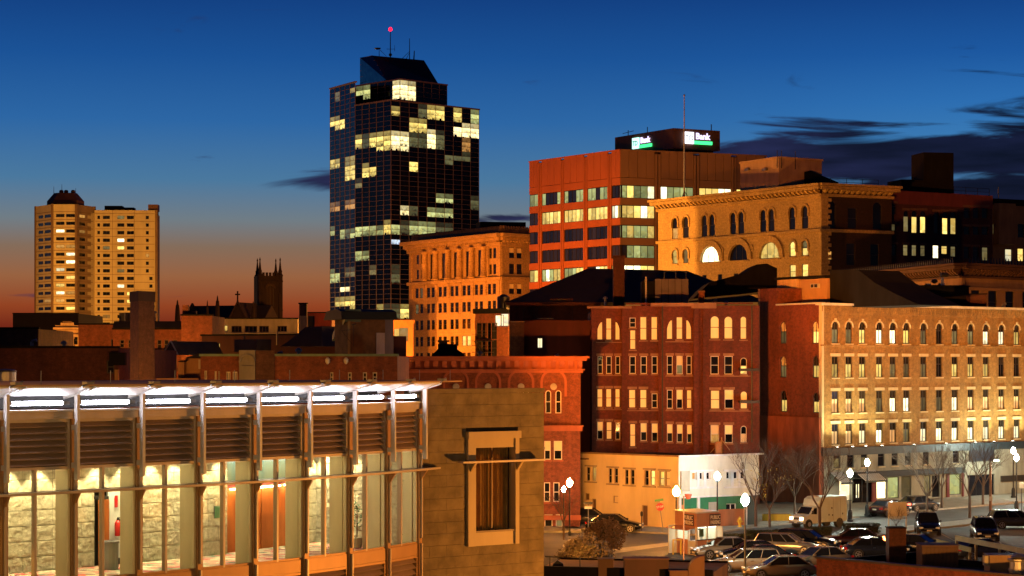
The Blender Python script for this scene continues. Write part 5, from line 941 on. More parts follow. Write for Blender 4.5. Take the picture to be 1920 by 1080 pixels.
for i, (x0, x1, y) in enumerate(((1713, 1734, 559), (1820, 1850, 552))):
    f = Fr(x0, 221, x1, 221); Bw = Bld('roof_box', ('low black roof box left of the silver flue', 'low dark roof box right of the silver flue')[i], 'plant enclosure', f, loc=(f.A.x, f.A.y, 18)); Bw.part(f, 'box', MB().box(0, f.len, 0, 2, 18.6, f.Z(x0, y)), RB if i else TAR); Bw.part(f, 'lid', MB().box(-.06, f.len + .06, -.06, 2.06, f.Z(x0, y), f.Z(x0, y) + .1), TAR)
# ================================================================== low cream building with shop front on the corner
CRM = plain('cream_render', (.66, .50, .25), .85, amt=.15, scale=.15); WHB = plain('white_clapboard', (.72, .70, .56), .6, amt=.15)
fc, fc2 = Fr(1076, 181.5, 1272.5, 174), Fr(1272.5, 174, 1423, 178.5)
B = Bld('cream_corner_building', 'low cream two storey corner building with a white clapboard shop front', 'building', fc); cx = lambda v: 1010 + v / 4.153; cy = lambda v: 820 + v / 4.153
zc = fc.Z(1272, 857); wins = []
for a, b_, ya, yb, pn in ((370, 398, 230, 340, GLASS), (415, 445, 230, 340, LIT_Y), (540, 568, 240, 357, GLASS), (585, 617, 240, 358, GLASS), (668, 697, 250, 368, GLASS), (712, 745, 250, 370, GLASS), (822, 855, 255, 376, GLASS), (868, 902, 256, 376, LIT_Y), (940, 975, 262, 380, LIT_Y), (985, 1022, 262, 382, BLIND)): wins.append((*rect(fc, a, b_, ya, yb, cx, cy), 'sash', pn))
for a, b_, ya, yb, pn in ((412, 447, 478, 640, TRIM_B), (803, 848, 528, 690, TRIM_B), (360, 395, 435, 490, TRIM_B), (580, 618, 455, 513, CRM)): wins.append((*rect(fc, a, b_, ya, yb, cx, cy), 'plain', pn))
B.facade(fc, 0, fc.len, 0, zc, wins, CRM, .25, fmat=plain('tan_frame', (.34, .24, .13), .6)); 
for i in range(0, 10, 2): w, v = wins[i], wins[i + 1]; B.part(fc, 'window_head', MB().box(w[0] - w[2] / 2 - .14, v[0] + v[2] / 2 + .14, -.05, .04, w[1] + w[3] + .03, w[1] + w[3] + .17), MC['tan_frame']); B.part(fc, 'window_sill', MB().box(w[0] - w[2] / 2 - .14, v[0] + v[2] / 2 + .14, -.09, .04, w[1] - .14, w[1] - .02), MC['tan_frame'])
B.part(fc, 'coping', MB().box(-.1, fc.len + .1, -.12, .3, zc, zc + .14), plain('dark_coping', (.2, .12, .06), .7)); B.part(fc, 'step_ledge', MB().box(-1.2, fc.U(1104), -.4, .3, zc - .5, zc - .36), plain('dark_coping', (.2, .12, .06), .7))
w3 = []
for a, b_ in ((1195, 1228), (1252, 1282), (1305, 1337)): w3.append((*rect(fc2, a, b_, 270, 385, cx, cy), 'sash', LIT_O if a == 1195 else GLASS))
for a, b_ in ((1462, 1492), (1517, 1552), (1570, 1605)): w3.append((*rect(fc2, a, b_, 265, 380, cx, cy), 'sash', GLASS))
zg1, zg0, zo = fc2.Z(1300, cy(470)), fc2.Z(1300, cy(572)), 0.25
B.facade(fc2, 0, fc2.len, zg1 + .12, zc, w3, WHB, .25, 'upper_wall', fmat=plain('bright_white', (.8, .8, .76), .5))
for i in range(12): B.part(fc2, 'clapboard', MB().prism_x([(-.05, zg1 + .13 + i * .11), (.0, zg1 + .13 + i * .11), (.0, zg1 + .23 + i * .11), (-.015, zg1 + .23 + i * .11)], .35, fc2.len), WHB)
for k in (0, 3): a, b_ = w3[k], w3[k + 2]; B.part(fc2, 'window_sill', MB().box(a[0] - .5, b_[0] + .5, -.09, .0, a[1] - .17, a[1] - .03), MC['bright_white']); B.part(fc2, 'window_head', MB().box(a[0] - .5, b_[0] + .5, -.09, .0, a[1] + a[3] + .03, a[1] + a[3] + .15), MC['bright_white'])
for k in (0, 1, 3, 4): a, b_ = w3[k], w3[k + 1]; B.part(fc2, 'window_mullion', MB().box(a[0] + a[2] / 2 + .02, b_[0] - b_[2] / 2 - .02, -.06, .0, a[1] - .02, a[1] + a[3] + .02), MC['bright_white'])
GRN = plain('green_shop_panel', (.03, .20, .09), .5); ORG = plain('orange_shop_panel', (.5, .17, .06), .6)
gw = [(*rect(fc2, 1460, 1540, 515, 590, cx, cy), 'mul', GLASS)]
B.facade(fc2, .5, fc2.U(cx(1610)), zg0, zg1, gw, GRN, .2, 'green_panel', fmat=MC['bright_white']); B.part(fc2, 'orange_panel', MB().box(fc2.U(cx(1260)), fc2.U(cx(1600)), 0, .2, 0, zg0 - .01), ORG); B.part(fc2, 'shop_cornice', MB().box(0, fc2.len, -.12, .2, zg1, zg1 + .12), MC['bright_white']); B.part(fc2, 'door', MB().box(fc2.U(cx(1110)), fc2.U(cx(1160)), .02, .1, 0, fc2.Z(1285, cy(525))), plain('orange_door', (.42, .2, .08), .6))
for v in (1095, 1240, 1608): B.part(fc2, 'post', MB().box(fc2.U(cx(v)) - .12, fc2.U(cx(v)) + .12, -.14, .05, 0, zg1), MC['bright_white'])
B.part(fc2, 'hanging_sign', MB().box(fc2.U(cx(1102)), fc2.U(cx(1168)), -.16, -.02, fc2.Z(1285, cy(420)), fc2.Z(1285, cy(262))), plain('sign_board', (.5, .46, .3), .6)); B.part(fc2, 'poster', MB().box(fc2.U(cx(1322)), fc2.U(cx(1385)), -.03, -.004, fc2.Z(1330, cy(590)), fc2.Z(1330, cy(505))), plain('poster_grey', (.42, .42, .36), .7)); B.part(fc2, 'brown_door', MB().box(fc2.U(cx(1185)), fc2.U(cx(1232)), .02, .12, 0, fc2.Z(1300, cy(478))), TRIM_B)
B.part(fc2, 'corner_door', MB().box(fc2.U(cx(1615)), fc2.U(cx(1680)), .02, .2, 0, zg1), plain('teal_door', (.03, .06, .07), .5)); B.part(fc2, 'base_wall', MB().box(.5, fc2.len, .21, .4, 0, zc - .4), TRIM_D); B.part(fc2, 'eave', MB().box(-.1, fc2.len + .35, -.28, .3, zc + .005, zc + .14), MC['bright_white'])
B.mass(quadpts(fc, fc2), 0, zc - .2, CRM, TAR)
bt = Bld('roof_aerial', 'braced timber aerial mast on the flat roof of the cream corner building', 'aerial', fc2, loc=(*fc2.w(fc2.U(1395), 3), zc)); bt.o.location = (*fc2.w(fc2.U(1395), 3), zc - .1)
WD = plain('pale_timber', (.4, .26, .14), .8); obj('mast', MB().box(-.05, .05, -.05, .05, 0, 1.5), WD, bt.o); obj('brace', MB().tube((-.95, 0, .2), (0, 0, 1.3), .04, n=4), WD, bt.o); obj('brace', MB().tube((.7, 0, .4), (0, 0, 1.3), .04, n=4), WD, bt.o)
# ================================================================== convention hall in the left foreground
SOF = plain('hall_metal', (.52, .42, .32), .45, .25, amt=.12, bump=.03); BRZ = plain('hall_bronze', (.38, .21, .09), .5, .3, amt=.12, bump=.03); FINM = plain('hall_fin_paint', (.62, .58, .52), .45, .1, amt=.1, bump=.02)
LOUV = plain('louvre_bronze', (.44, .31, .23), .4, .4, amt=.12, bump=.02); CREAM = plain('hall_cream', (.82, .70, .42), .7, amt=.1, bump=.03)
def clear_glass():
    m, t, b = newmat('clear_glass'); t.nodes.remove(b); tr = N(t, 'ShaderNodeBsdfTransparent'); gl = N(t, 'ShaderNodeBsdfGlossy'); gl.inputs['Roughness'].default_value = .03; fr_ = N(t, 'ShaderNodeFresnel'); fr_.inputs[0].default_value = 1.45; mx = N(t, 'ShaderNodeMixShader')
    ge = N(t, 'ShaderNodeNewGeometry'); iv = N(t, 'ShaderNodeMath', operation='SUBTRACT'); iv.inputs[0].default_value = 1; t.links.new(ge.outputs['Backfacing'], iv.inputs[1]); mu_ = N(t, 'ShaderNodeMath', operation='MULTIPLY'); t.links.new(fr_.outputs[0], mu_.inputs[0]); t.links.new(iv.outputs[0], mu_.inputs[1]); t.links.new(mu_.outputs[0], mx.inputs[0]); t.links.new(tr.outputs[0], mx.inputs[1]); t.links.new(gl.outputs[0], mx.inputs[2]); t.links.new(mx.outputs[0], t.nodes['Material Output'].inputs[0]); tr.inputs[0].default_value = (.93, .95, .9, 1); return m
CG = clear_glass()
def carpet():
    m, t, b = newmat('striped_carpet'); v = coords(t, False); mp = N(t, 'ShaderNodeMapping'); t.links.new(v, mp.inputs[0]); mp.inputs['Rotation'].default_value = (0, 0, .7)
    vo = N(t, 'ShaderNodeTexVoronoi', distance='MANHATTAN'); vo.inputs['Scale'].default_value = 2.2; mp.inputs['Scale'].default_value = (1, 3.2, 1); t.links.new(mp.outputs[0], vo.inputs['Vector'])
    s = N(t, 'ShaderNodeSeparateXYZ'); t.links.new(vo.outputs['Color'], s.inputs[0]); cr = N(t, 'ShaderNodeValToRGB'); cr.color_ramp.interpolation = 'CONSTANT'; t.links.new(s.outputs[0], cr.inputs[0])
    ramp(cr, [(0, (.42, .05, .04)), (.25, (.5, .42, .28)), (.48, (.05, .16, .09)), (.66, (.55, .45, .3)), (.84, (.2, .03, .05))]); t.links.new(cr.outputs[0], b.inputs['Base Color']); b.inputs['Roughness'].default_value = .95; return m
p = Vector((-15.1 - 2.48 * math.sin(R(45)), 63.2 - 2.48 * math.cos(R(45)))); PT = [p.copy()]
for a in (45, 44, 42.5, 41, 39.5, 37, 33.5, 29, 25): p = p + Vector((math.sin(R(a)), math.cos(R(a)))) * 2.46; PT.append(p.copy())
H = Bld('convention_hall', 'modern hall with a glowing canopy and lit glass gallery in the foreground', 'building', loc=(PT[5].x, PT[5].y, 0))
frs = [Fr.pts(PT[i], PT[i + 1]) for i in range(9)]
zS, zSill, zTr, zL0, zL1, zB1, zRf = 4.4, 6.88, 9.62, 10.32, 11.84, 12.13, 12.86
LAMP = emit('canopy_tube_glow', (.86, .86, 1.0), 50.0)
PANW = plain('canopy_white', (.74, .72, .68), .5, amt=.08, bump=.02)
mesh_c = {}
def shared(k, fn, mat):
    if k not in mesh_c: mesh_c[k] = fn().mesh(k if isinstance(k, str) else k[0], mat)
    return mesh_c[k]
def hp(f, name, me, u=0, y=0, z=0, parent=None):
    q = f.w(u, y); return put(name, me, H.o, (q[0] - H.p.x, q[1] - H.p.y, z), f.a)
for i, f in enumerate(frs):
    Lb = f.len; mu = Lb * .47
    # upper louvre: frame and seven tilted slats
    fm = hp(f, 'louvre_frame', shared('louvre_frame', lambda: (lambda m: (rect_ring(m, .12, Lb - .10, 0, zL1 - zL0, .09, -.06, .10), m)[1])(MB()), SOF), 0, 0, zL0)
    for k in range(7):
        z = .1 + k * (zL1 - zL0 - .16) / 7; o = put('slat', shared('slat', lambda: MB().prism_x([(-.05, 0), (.13, .17), (.15, .15), (-.03, -.02)], .21, Lb - .19), LOUV), fm, (0, 0, z + .03))
    hp(f, 'louvre_back', shared('louvre_back', lambda: MB().box(.13, Lb - .11, .2, .26, 0, zL1 - zL0), TRIM_D), 0, 0, zL0)
    hp(f, 'header_beam', shared('header_beam', lambda: MB().box(.08, Lb - .06, -.16, .12, 0, zB1 - zL1 - .07), SOF), 0, 0, zL1 + .004); hp(f, 'header_cap', shared('header_cap', lambda: MB().box(.0, Lb, -.2, .3, 0, .06), FINM), 0, 0, zB1 - .06)
    hp(f, 'clerestory_back', shared('clerestory_back', lambda: MB().box(0, Lb, 1.6, 1.7, 0, zRf - zB1 - .1), TRIM_D), 0, 0, zB1)
    # canopy panel flaring up and out, and the tube lamp below it
    hp(f, 'canopy_panel', shared('canopy_panel', lambda: MB().prism_x([(.1, zRf - .30), (-.2, zRf - .30), (-1.05, zRf - .06), (-1.05, zRf - .02), (.1, zRf - .02)], .16, Lb - .1), PANW), 0, 0, 0)
    tl = hp(f, 'tube_lamp', shared('tube_lamp', lambda: MB().tube((.28, -.12, 0), (Lb * .82, -.12, 0), .06, n=8), LAMP), 0, 0, zB1 + .2); put('lamp_tray', shared('lamp_tray', lambda: MB().box(.12, Lb * .9, -.02, .1, -.07, -.02).box(.12, .26, -.17, .0, -.05, .05).box(Lb * .83, Lb * .92, -.17, .0, -.05, .05), STEEL), tl)
    # glazing: two columns, two rows
    for nm, a, b_, z0, z1 in (('pane', .2, mu - .03, zSill + .06, zTr - .05), ('pane', mu + .03, Lb - .12, zSill + .06, zTr - .05), ('pane', .2, mu - .03, zTr + .05, zL0 - .05), ('pane', mu + .03, Lb - .12, zTr + .05, zL0 - .05)):
        hp(f, nm, shared(('pane', round(a, 2), round(z0, 2)), lambda: MB().box(a, b_, .05, .06, z0, z1), CG), 0, 0, 0)
    hp(f, 'mullion', shared('hall_mullion', lambda: MB().box(mu - .04, mu + .04, -.03, .14, zSill, zL0), SOF)); hp(f, 'sash_rail', shared('sash_rail', lambda: MB().box(.12, Lb - .08, -.02, .1, zTr - .06, zTr + .06), SOF)); hp(f, 'sash_rail', shared('sash_rail2', lambda: MB().box(.12, Lb - .08, -.02, .1, zSill, zSill + .07), BRZ)); hp(f, 'jamb', shared('jamb', lambda: MB().box(Lb - .14, Lb - .08, -.02, .12, zSill + .07, zTr - .06).box(Lb - .14, Lb - .08, -.02, .12, zTr + .06, zL0), CREAM))
    hp(f, 'light_shelf', shared('light_shelf', lambda: MB().box(-.02, Lb + (1.3 if False else .02), -.5, -.02, 0, .07), SOF), 0, 0, zTr - .02)
    hp(f, 'sill_panel', shared('sill_panel', lambda: MB().box(.12, Lb - .08, -.05, .15, zSill - .42, zSill - .004), BRZ)); fm = hp(f, 'lower_louvre_frame', shared('lower_louvre_frame', lambda: (lambda m: (rect_ring(m, .12, Lb - .08, zS, zSill - .43, .09, -.05, .12), m)[1])(MB()), BRZ))
    for k in range(9): put('slat', shared('slat_low', lambda: MB().prism_x([(-.04, 0), (.13, .17), (.15, .15), (-.02, -.02)], .21, Lb - .17), LOUV), fm, (0, 0, zS + .12 + k * .21))
    hp(f, 'lower_back', shared('lower_back', lambda: MB().box(.13, Lb - .1, .2, .3, 0, zSill - .1), TRIM_D))
for i in range(10):
    f = frs[min(i, 8)]; u = 0 if i < 9 else f.len
    hp(f, 'post', shared('post', lambda: MB().box(-.08, .14, -.12, .16, zS, zL1 + .02), BRZ), u); hp(f, 'post_edge', shared('post_edge', lambda: MB().box(-.02, .05, -.2, -.125, zS, zSill).box(-.02, .05, -.2, -.125, zSill + .2, zL0 - .1), SOF), u)
    hp(f, 'canopy_fin', shared('canopy_fin', lambda: MB().box(-.1, -.0, -.42, -.26, 10.0, zRf - .2).prism_x([(-.42, zRf - .28), (.3, zRf - .42), (.3, zRf - .3), (-1.0, zRf - .04), (-1.0, zRf - .1)], -.1, .0).box(-.09, -.01, -.26, -.1, 11.5, 11.66).box(-.09, -.01, -.26, -.1, 10.35, 10.51), FINM), u)
    hp(f, 'shelf_bracket', shared('shelf_bracket', lambda: MB().prism_x([(-.42, zTr - .03), (-.04, zTr - .03), (-.04, zTr - .5), (-.12, zTr - .45)], -.04, .04), BRZ), u)
    hp(f, 'inner_pier', shared('inner_pier', lambda: MB().box(-.07, .10, .2, .74, 6.6, 11.2), CREAM), u)
f = frs[8]; hp(f, 'light_shelf_end', MB().box(f.len, f.len + .9, -.5, -.02, 0, .07).mesh('light_shelf_end', SOF), 0, 0, zTr - .02)
RFM = plain('hall_roof', (.45, .27, .13), .8); mb = MB(); out = []; inn = []
for i in range(10):
    f = frs[min(i, 8)]; q = f.w(0 if i < 9 else f.len + 1.3, -1.2); r = f.w(0 if i < 9 else f.len, 11); out.append((q[0] - H.p.x, q[1] - H.p.y)); inn.append((r[0] - H.p.x, r[1] - H.p.y))
for i in range(9): mb.prism_z([out[i], out[i + 1], inn[i + 1], inn[i]], zRf - .015, zRf + .035)
obj('roof', mb, RFM, H.o)
for i in range(1, 10):
    f = frs[min(i, 8)]; hp(f, 'roof_clip', shared('roof_clip', lambda: MB().box(-.35, -.1, -1.26, -1.0, 0, .08).tube((-.5, -1.2, -.06), (-.05, -1.2, .1), .03, n=5), STEEL), 0 if i < 9 else f.len, 0, zRf + .035)
    hp(f, 'lightning_rod', shared('lightning_rod', lambda: MB().tube((.7, -1.0, 0), (.7, -1.0, .42), .012, n=5), STEEL), 0 if i < 9 else f.len, 0, zRf + .03)
# ---- interior: floor, ceiling, split-face stone wall with downlights
fl = MB(); ce = MB(); D_IN = 4.3
def off(i, y): f = frs[min(i, 8)]; q = f.w(0 if i < 9 else f.len, y); return (q[0] - H.p.x, q[1] - H.p.y)
for i in range(9): fl.prism_z([off(i, .1), off(i + 1, .1), off(i + 1, 8), off(i, 8)], 6.6, 6.78); ce.prism_z([off(i, .25), off(i + 1, .25), off(i + 1, 8), off(i, 8)], 10.95, 11.1)
obj('floor', fl, carpet(), H.o); obj('ceiling', ce, plain('ceiling_paint', (.5, .46, .36), .9, amt=.05), H.o)
SPL = plain('split_face_stone', (.62, .54, .36), .9, amt=.3, scale=1.6, bump=.7, bscale=9, streak=False, world=True)
def rough_block(w, h, seed, amp=.06, nx=12, nz=6, dep=.3):
    mb = MB(); b0 = 0
    for j in range(nz + 1):
        for i in range(nx + 1):
            x = w * i / nx; z = h * j / nz; e = min(i, nx - i, j, nz - j); k = .8 if e == 0 else 1
            n_ = noise.fractal(Vector((x * 2.6 + seed * 7.3, z * 2.6, seed)), 1.0, 2.0, 4); mb.v.append((x, -k * (amp * .6 + amp * n_), z))
    for j in range(nz):
        for i in range(nx): a = j * (nx + 1) + i; mb.f.append((a, a + 1, a + nx + 2, a + nx + 1)); mb.mi.append(0)
    mb.poly([(0, 0, 0), (0, 0, h), (0, dep, h), (0, dep, 0)]); mb.poly([(w, 0, 0), (w, dep, 0), (w, dep, h), (w, 0, h)]); mb.poly([(0, 0, h), (w, 0, h), (w, dep, h), (0, dep, h)]); mb.poly([(0, 0, 0), (0, dep, 0), (w, dep, 0), (w, 0, 0)]); return mb
WALLIN = put('gallery_wall', MB().box(0, .1, 0, .1, 6.8, 6.9).mesh('gallery_wall', TRIM_D), H.o)
wall_pts = [Vector(f_.w(0, D_IN)) for f_ in frs] + [Vector(frs[8].w(frs[8].len, D_IN))]
mbk = MB()
for i in range(9): a, b_ = wall_pts[i], wall_pts[i + 1]; ff = Fr.pts(a, b_); qa, qb, qc, qd = ff.w(0, .35), ff.w(ff.len, .35), ff.w(ff.len, .5), ff.w(0, .5); mbk.prism_z([(q[0] - H.p.x, q[1] - H.p.y) for q in (qa, qb, qc, qd)], 6.78, 10.95)
bpy.data.objects.remove(WALLIN); WALLIN = obj('gallery_wall', mbk, TRIM_D, H.o)
course = .5
def px_of(v): return 960 + v.x / v.y * FPX
for i in range(9):
    ff = Fr.pts(wall_pts[i], wall_pts[i + 1]); nb = 2; bw = ff.len / nb
    for r in range(9):
        for k in range(-1, nb):
            u0 = max(0, k * bw + (bw / 2 if r % 2 else 0)); u1 = min(ff.len, (k + 1) * bw + (bw / 2 if r % 2 else 0))
            if u1 - u0 < .1: continue
            m = Vector(ff.w((u0 + u1) / 2, 0)); x = px_of(m); z = 6.78 + r * course
            h = min(course, 10.95 - z) - .015; spans = [(u0, u1)]
            for xa_, xb_, zz_ in ((426, 562, 99), (177, 237, 9.25)):
                if z + .2 > zz_: continue
                ua_, ub_ = ff.U(xa_), ff.U(xb_); spans = [(p_, q_) for s0, s1 in spans for p_, q_ in ((s0, min(s1, ua_)), (max(s0, ub_), s1)) if q_ - p_ > .06]
            for u0, u1 in spans:
                key = ('stone_block', round(u1 - u0, 2), round(h, 2), (i * 7 + r * 3 + k) % 5); me = shared(key, lambda: rough_block(u1 - u0 - .008, h, key[3], .022, 18, 8), SPL)
                q = ff.w(u0, 0); put('stone_block', me, WALLIN, (q[0] - H.p.x, q[1] - H.p.y, z), ff.a)
    # downlights washing the wall
for i in range(9):
    ff = Fr.pts(wall_pts[i], wall_pts[i + 1])
    for k in (.25, .75):
        q = ff.w(ff.len * k, -.42); m = Vector((q[0], q[1])); x = px_of(m)
        if 428 < x < 560: continue
        t = put('downlight', shared('downlight', lambda: MB().lathe([(.09, 0), (.09, .2), (.05, .22)], 10), STEEL), H.o, (q[0] - H.p.x, q[1] - H.p.y, 10.55))
        l = bpy.data.lights.new('downlight_beam', 'SPOT'); l.energy = 400; l.color = (1, .82, .48); l.spot_size = R(82); l.spot_blend = .35; l.shadow_soft_size = .06; o = bpy.data.objects.new('downlight_beam', l); COL.link(o); o.parent = t; o.location = (0, 0, -.03)
    q = ff.w(ff.len * .35, -3.1); put('ceiling_light', shared('ceiling_light', lambda: MB().box(-.5, .5, -.12, .12, 0, .05), emit('ceiling_warm', (1, .82, .48), 21)), H.o, (q[0] - H.p.x, q[1] - H.p.y, 10.88), ff.a)  # extra unseen ceiling row, added to brighten the inner piers
    q = ff.w(ff.len * .5, -1.9); t = put('ceiling_light', shared('ceiling_light', lambda: MB().box(-.5, .5, -.12, .12, 0, .05), emit('ceiling_warm', (1, .82, .48), 21)), H.o, (q[0] - H.p.x, q[1] - H.p.y, 10.88), ff.a)
# end wall of the gallery
fe_ = Fr.pts(frs[8].w(frs[8].len - .02, 4.4), frs[8].w(frs[8].len - .02, .3)); EW = put('gallery_end_wall', MB().box(0, fe_.len, .32, .45, 6.78, 10.95).mesh('gallery_end_wall', TRIM_D), H.o, (fe_.A.x - H.p.x, fe_.A.y - H.p.y, 0), fe_.a)
for r in range(9):
    z = 6.78 + r * course; h = min(course, 10.95 - z) - .015
    for k in range(-1, 4):
        u0 = max(0, k * 1.2 + (.6 if r % 2 else 0)); u1 = min(fe_.len, (k + 1) * 1.2 + (.6 if r % 2 else 0))
        if u1 - u0 > .1: put('stone_block', shared(('stone_block', round(u1 - u0, 2), round(h, 2), (r * 3 + k) % 5), lambda: rough_block(u1 - u0 - .015, h, (r * 3 + k) % 5, .045), SPL), EW, (u0, 0, z))
for u_ in (.6, 1.7):
    q = fe_.w(u_, -.42); t = put('downlight', shared('downlight', lambda: MB().lathe([(.09, 0), (.09, .2), (.05, .22)], 10), STEEL), H.o, (q[0] - H.p.x, q[1] - H.p.y, 10.55)); l = bpy.data.lights.new('downlight_beam', 'SPOT'); l.energy = 400; l.color = (1, .82, .48); l.spot_size = R(82); l.spot_blend = .35; l.shadow_soft_size = .06; o = bpy.data.objects.new('downlight_beam', l); COL.link(o); o.parent = t; o.location = (0, 0, -.03)
# recess with timber doors under a glowing soffit
WOOD = plain('orange_timber', (.56, .15, .025), .5, amt=.2, scale=.8); GW = plain('pale_green_wall', (.30, .42, .26), .7, amt=.05)
for i in range(9):
    ff = Fr.pts(wall_pts[i], wall_pts[i + 1]); xa, xb = px_of(wall_pts[i]), px_of(wall_pts[i + 1])
    if xb < 428 or xa > 560: continue
    a = max(0, ff.U(428)) if xa < 428 else 0; b_ = min(ff.len, ff.U(560)) if xb > 560 else ff.len
    def dput(nm, mb, mat): q = ff.w(0, 0); return obj(nm, mb, mat, H.o, (q[0] - H.p.x, q[1] - H.p.y, 0), ff.a)
    n = max(1, round((b_ - a) / 1.2))
    for k in range(n): dput('timber_door', MB().box(a + (b_ - a) * k / n + .03, a + (b_ - a) * (k + 1) / n - .03, .2, .28, 6.79, 9.1), WOOD)
    dput('door_head', MB().box(a, b_, .05, .3, 9.1, 9.3), plain('red_head', (.25, .03, .02), .6)); dput('green_wall', MB().box(a, b_, .18, .3, 9.31, 10.94), GW); dput('light_box', MB().box(a + .1, b_ - .1, -.5, .1, 10.2, 10.6), emit('soffit_glow', (.86, .88, 1.0), 5)); dput('door_fill_strip', MB().box(a + .2, b_ - .2, -.05, .1, 9.02, 9.07), emit('door_fill_glow', (1, .75, .42), 26))  # glowing strip over the doors is added to brighten the timber
# open door, white wall and extinguisher
ff = next(Fr.pts(wall_pts[i], wall_pts[i + 1]) for i in range(9) if px_of(wall_pts[i]) < 200 <= px_of(wall_pts[i + 1])); q0 = ff.w(0, 0)
def dput(nm, mb, mat): return obj(nm, mb, mat, H.o, (q0[0] - H.p.x, q0[1] - H.p.y, 0), ff.a)
dput('white_wall', MB().box(ff.U(203), ff.U(236), .0, .1, 6.79, 9.28), plain('white_wall_paint', (.75, .74, .66), .7, amt=.06)); dput('timber_door', MB().box(ff.U(178), ff.U(196), -.25, -.18, 6.79, 9.0), WOOD); dput('door_frame', MB().box(ff.U(197), ff.U(202.5), -.05, .1, 6.79, 9.1).box(ff.U(176), ff.U(197), -.05, .1, 9.02, 9.12), TRIM_D); dput('skirting', MB().box(ff.U(203), ff.U(236), -.03, -.004, 6.79, 7.0), TRIM_D)
q = ff.w(ff.U(217), -.12); t = thing('fire_extinguisher', 'red fire extinguisher on the white wall inside the lit gallery', 'fire extinguisher', (q[0], q[1], 7.75), ff.a); RED = paint('extinguisher_red', (.55, .02, .015), .35); obj('cylinder', MB().lathe([(.1, 0), (.11, .03), (.11, .42), (.05, .52)], 12), RED, t, smooth=True); obj('valve', MB().box(-.03, .03, -.03, .03, .5, .58).box(-.02, .1, -.02, .02, .58, .62), TRIM_D, t); obj('hose', MB().tube((.05, -.02, .56), (.13, -.02, .3), .018, n=6), TRIM_D, t); obj('sign', MB().box(-.06, .06, .09, .1, .95, 1.35), RED, t)
q = ff.w(ff.U(165), -1.1); t = thing('waste_bin', 'round grey waste bin standing on the gallery carpet', 'bin', (q[0], q[1], 6.785)); obj('drum', MB().lathe([(.3, 0), (.32, .85)], 18), plain('bin_grey', (.3, .29, .24), .5), t); obj('rim', MB().lathe([(.34, .852), (.34, .92), (.2, .92), (.2, .86)], 18), STEEL, t)
q = frs[8].w(.75, 1.6); t = thing('potted_plant', 'leafy green potted plant inside the last gallery bay', 'plant', (q[0], q[1], 6.785)); obj('pot', MB().lathe([(.16, 0), (.22, .35), (.22, .38)], 12), plain('pot_cream', (.5, .45, .3), .7), t); lf = MB(); r_ = random.Random(5)
for k in range(150):
    a = r_.uniform(0, 6.28); el = r_.uniform(.1, 1.4); R_ = r_.uniform(.05, .4); c = Vector((math.cos(a) * R_, math.sin(a) * R_, .7 + r_.uniform(0, .95))); d = Vector((math.cos(a), math.sin(a), r_.uniform(-.3, .8))).normalized() * .13; s = d.cross(Vector((0, 0, 1))).normalized() * .045; lf.poly([c, c + d * .5 + s, c + d, c + d * .5 - s])
obj('foliage', lf, plain('plant_green', (.05, .16, .03), .6, bump=0), t); obj('stem', MB().tube((0, 0, .3), (0, 0, 1.4), .02, n=5), TRIM_B, t)
ffg = next(Fr.pts(wall_pts[i], wall_pts[i + 1]) for i in range(9) if px_of(wall_pts[i]) < 402 <= px_of(wall_pts[i + 1])); q = ffg.w(ffg.U(402), -.16); t = thing('wall_notice', 'small green notice board on the gallery stone wall', 'sign', (q[0], q[1], 8.1), ffg.a); obj('board', MB().box(-.14, .14, -.02, .02, 0, .4), plain('notice_green', (.12, .26, .12), .5), t); obj('edge', MB().box(-.16, .16, .021, .04, -.02, .42), STEEL, t)
# ---- stone gable wall to the right, block by block
a52 = R(52); S0 = Vector((frs[8].B.x + .12, frs[8].B.y + .25)); S1 = S0 + Vector((math.sin(a52), math.cos(a52))) * 5.85; fs = Fr.pts(S0, S1)
STN = plain('tan_stone_block', (.21, .155, .08), .9, amt=.38, scale=.35, bump=.6, bscale=16, streak=False, world=True); zcap = 12.58
wa, wb_, wz0, wz1 = fs.U(874), fs.U(971), 6.62, 10.95; back = H.part(fs, 'stone_wall', wall_mb(.02, fs.len - .02, 0, zcap - .2, [(wa, wb_, wz0, wz1)], .6, .12), plain('mortar_dark', (.06, .045, .03), .9))
hb = .437; r = 0; z = zcap - .17 - hb
def stone_piece(u0, u1, z, h, s_):
    me = shared(('stone', round(u1 - u0, 2), round(h, 2), s_), lambda: rough_block(u1 - u0 - .007, h - .01, 20 + s_, .009, 12, 6, .13), STN); q = fs.w(u0, 0); o = put('stone_block', me, back, (u0, 0, z)); o.location = (u0, .0, z)
while z > 2.6:
    bw = .78; n = int(fs.len / bw) + 2
    for k in range(-1, n):
        u0 = max(0, k * bw + (bw / 2 if r % 2 else 0)); u1 = min(fs.len, (k + 1) * bw + (bw / 2 if r % 2 else 0))
        if u1 - u0 < .06: continue
        zc_ = z + hb / 2
        spans = [(u0, u1)]
        if wz0 < zc_ < wz1: spans = [(a, b_) for a, b_ in ((u0, min(u1, wa)), (max(u0, wb_), u1)) if b_ - a > .05]
        for a, b_ in spans: stone_piece(a, b_, z, hb, (r * 5 + k * 3) % 6)
    z -= hb; r += 1
H.part(fs, 'cap_course', MB().box(-.02, fs.len + .02, -.03, .95, zcap - .17, zcap), STN); H.part(fs, 'end_wall', MB().box(fs.len - .3, fs.len, .13, 9, 0, zcap - .2), STN)
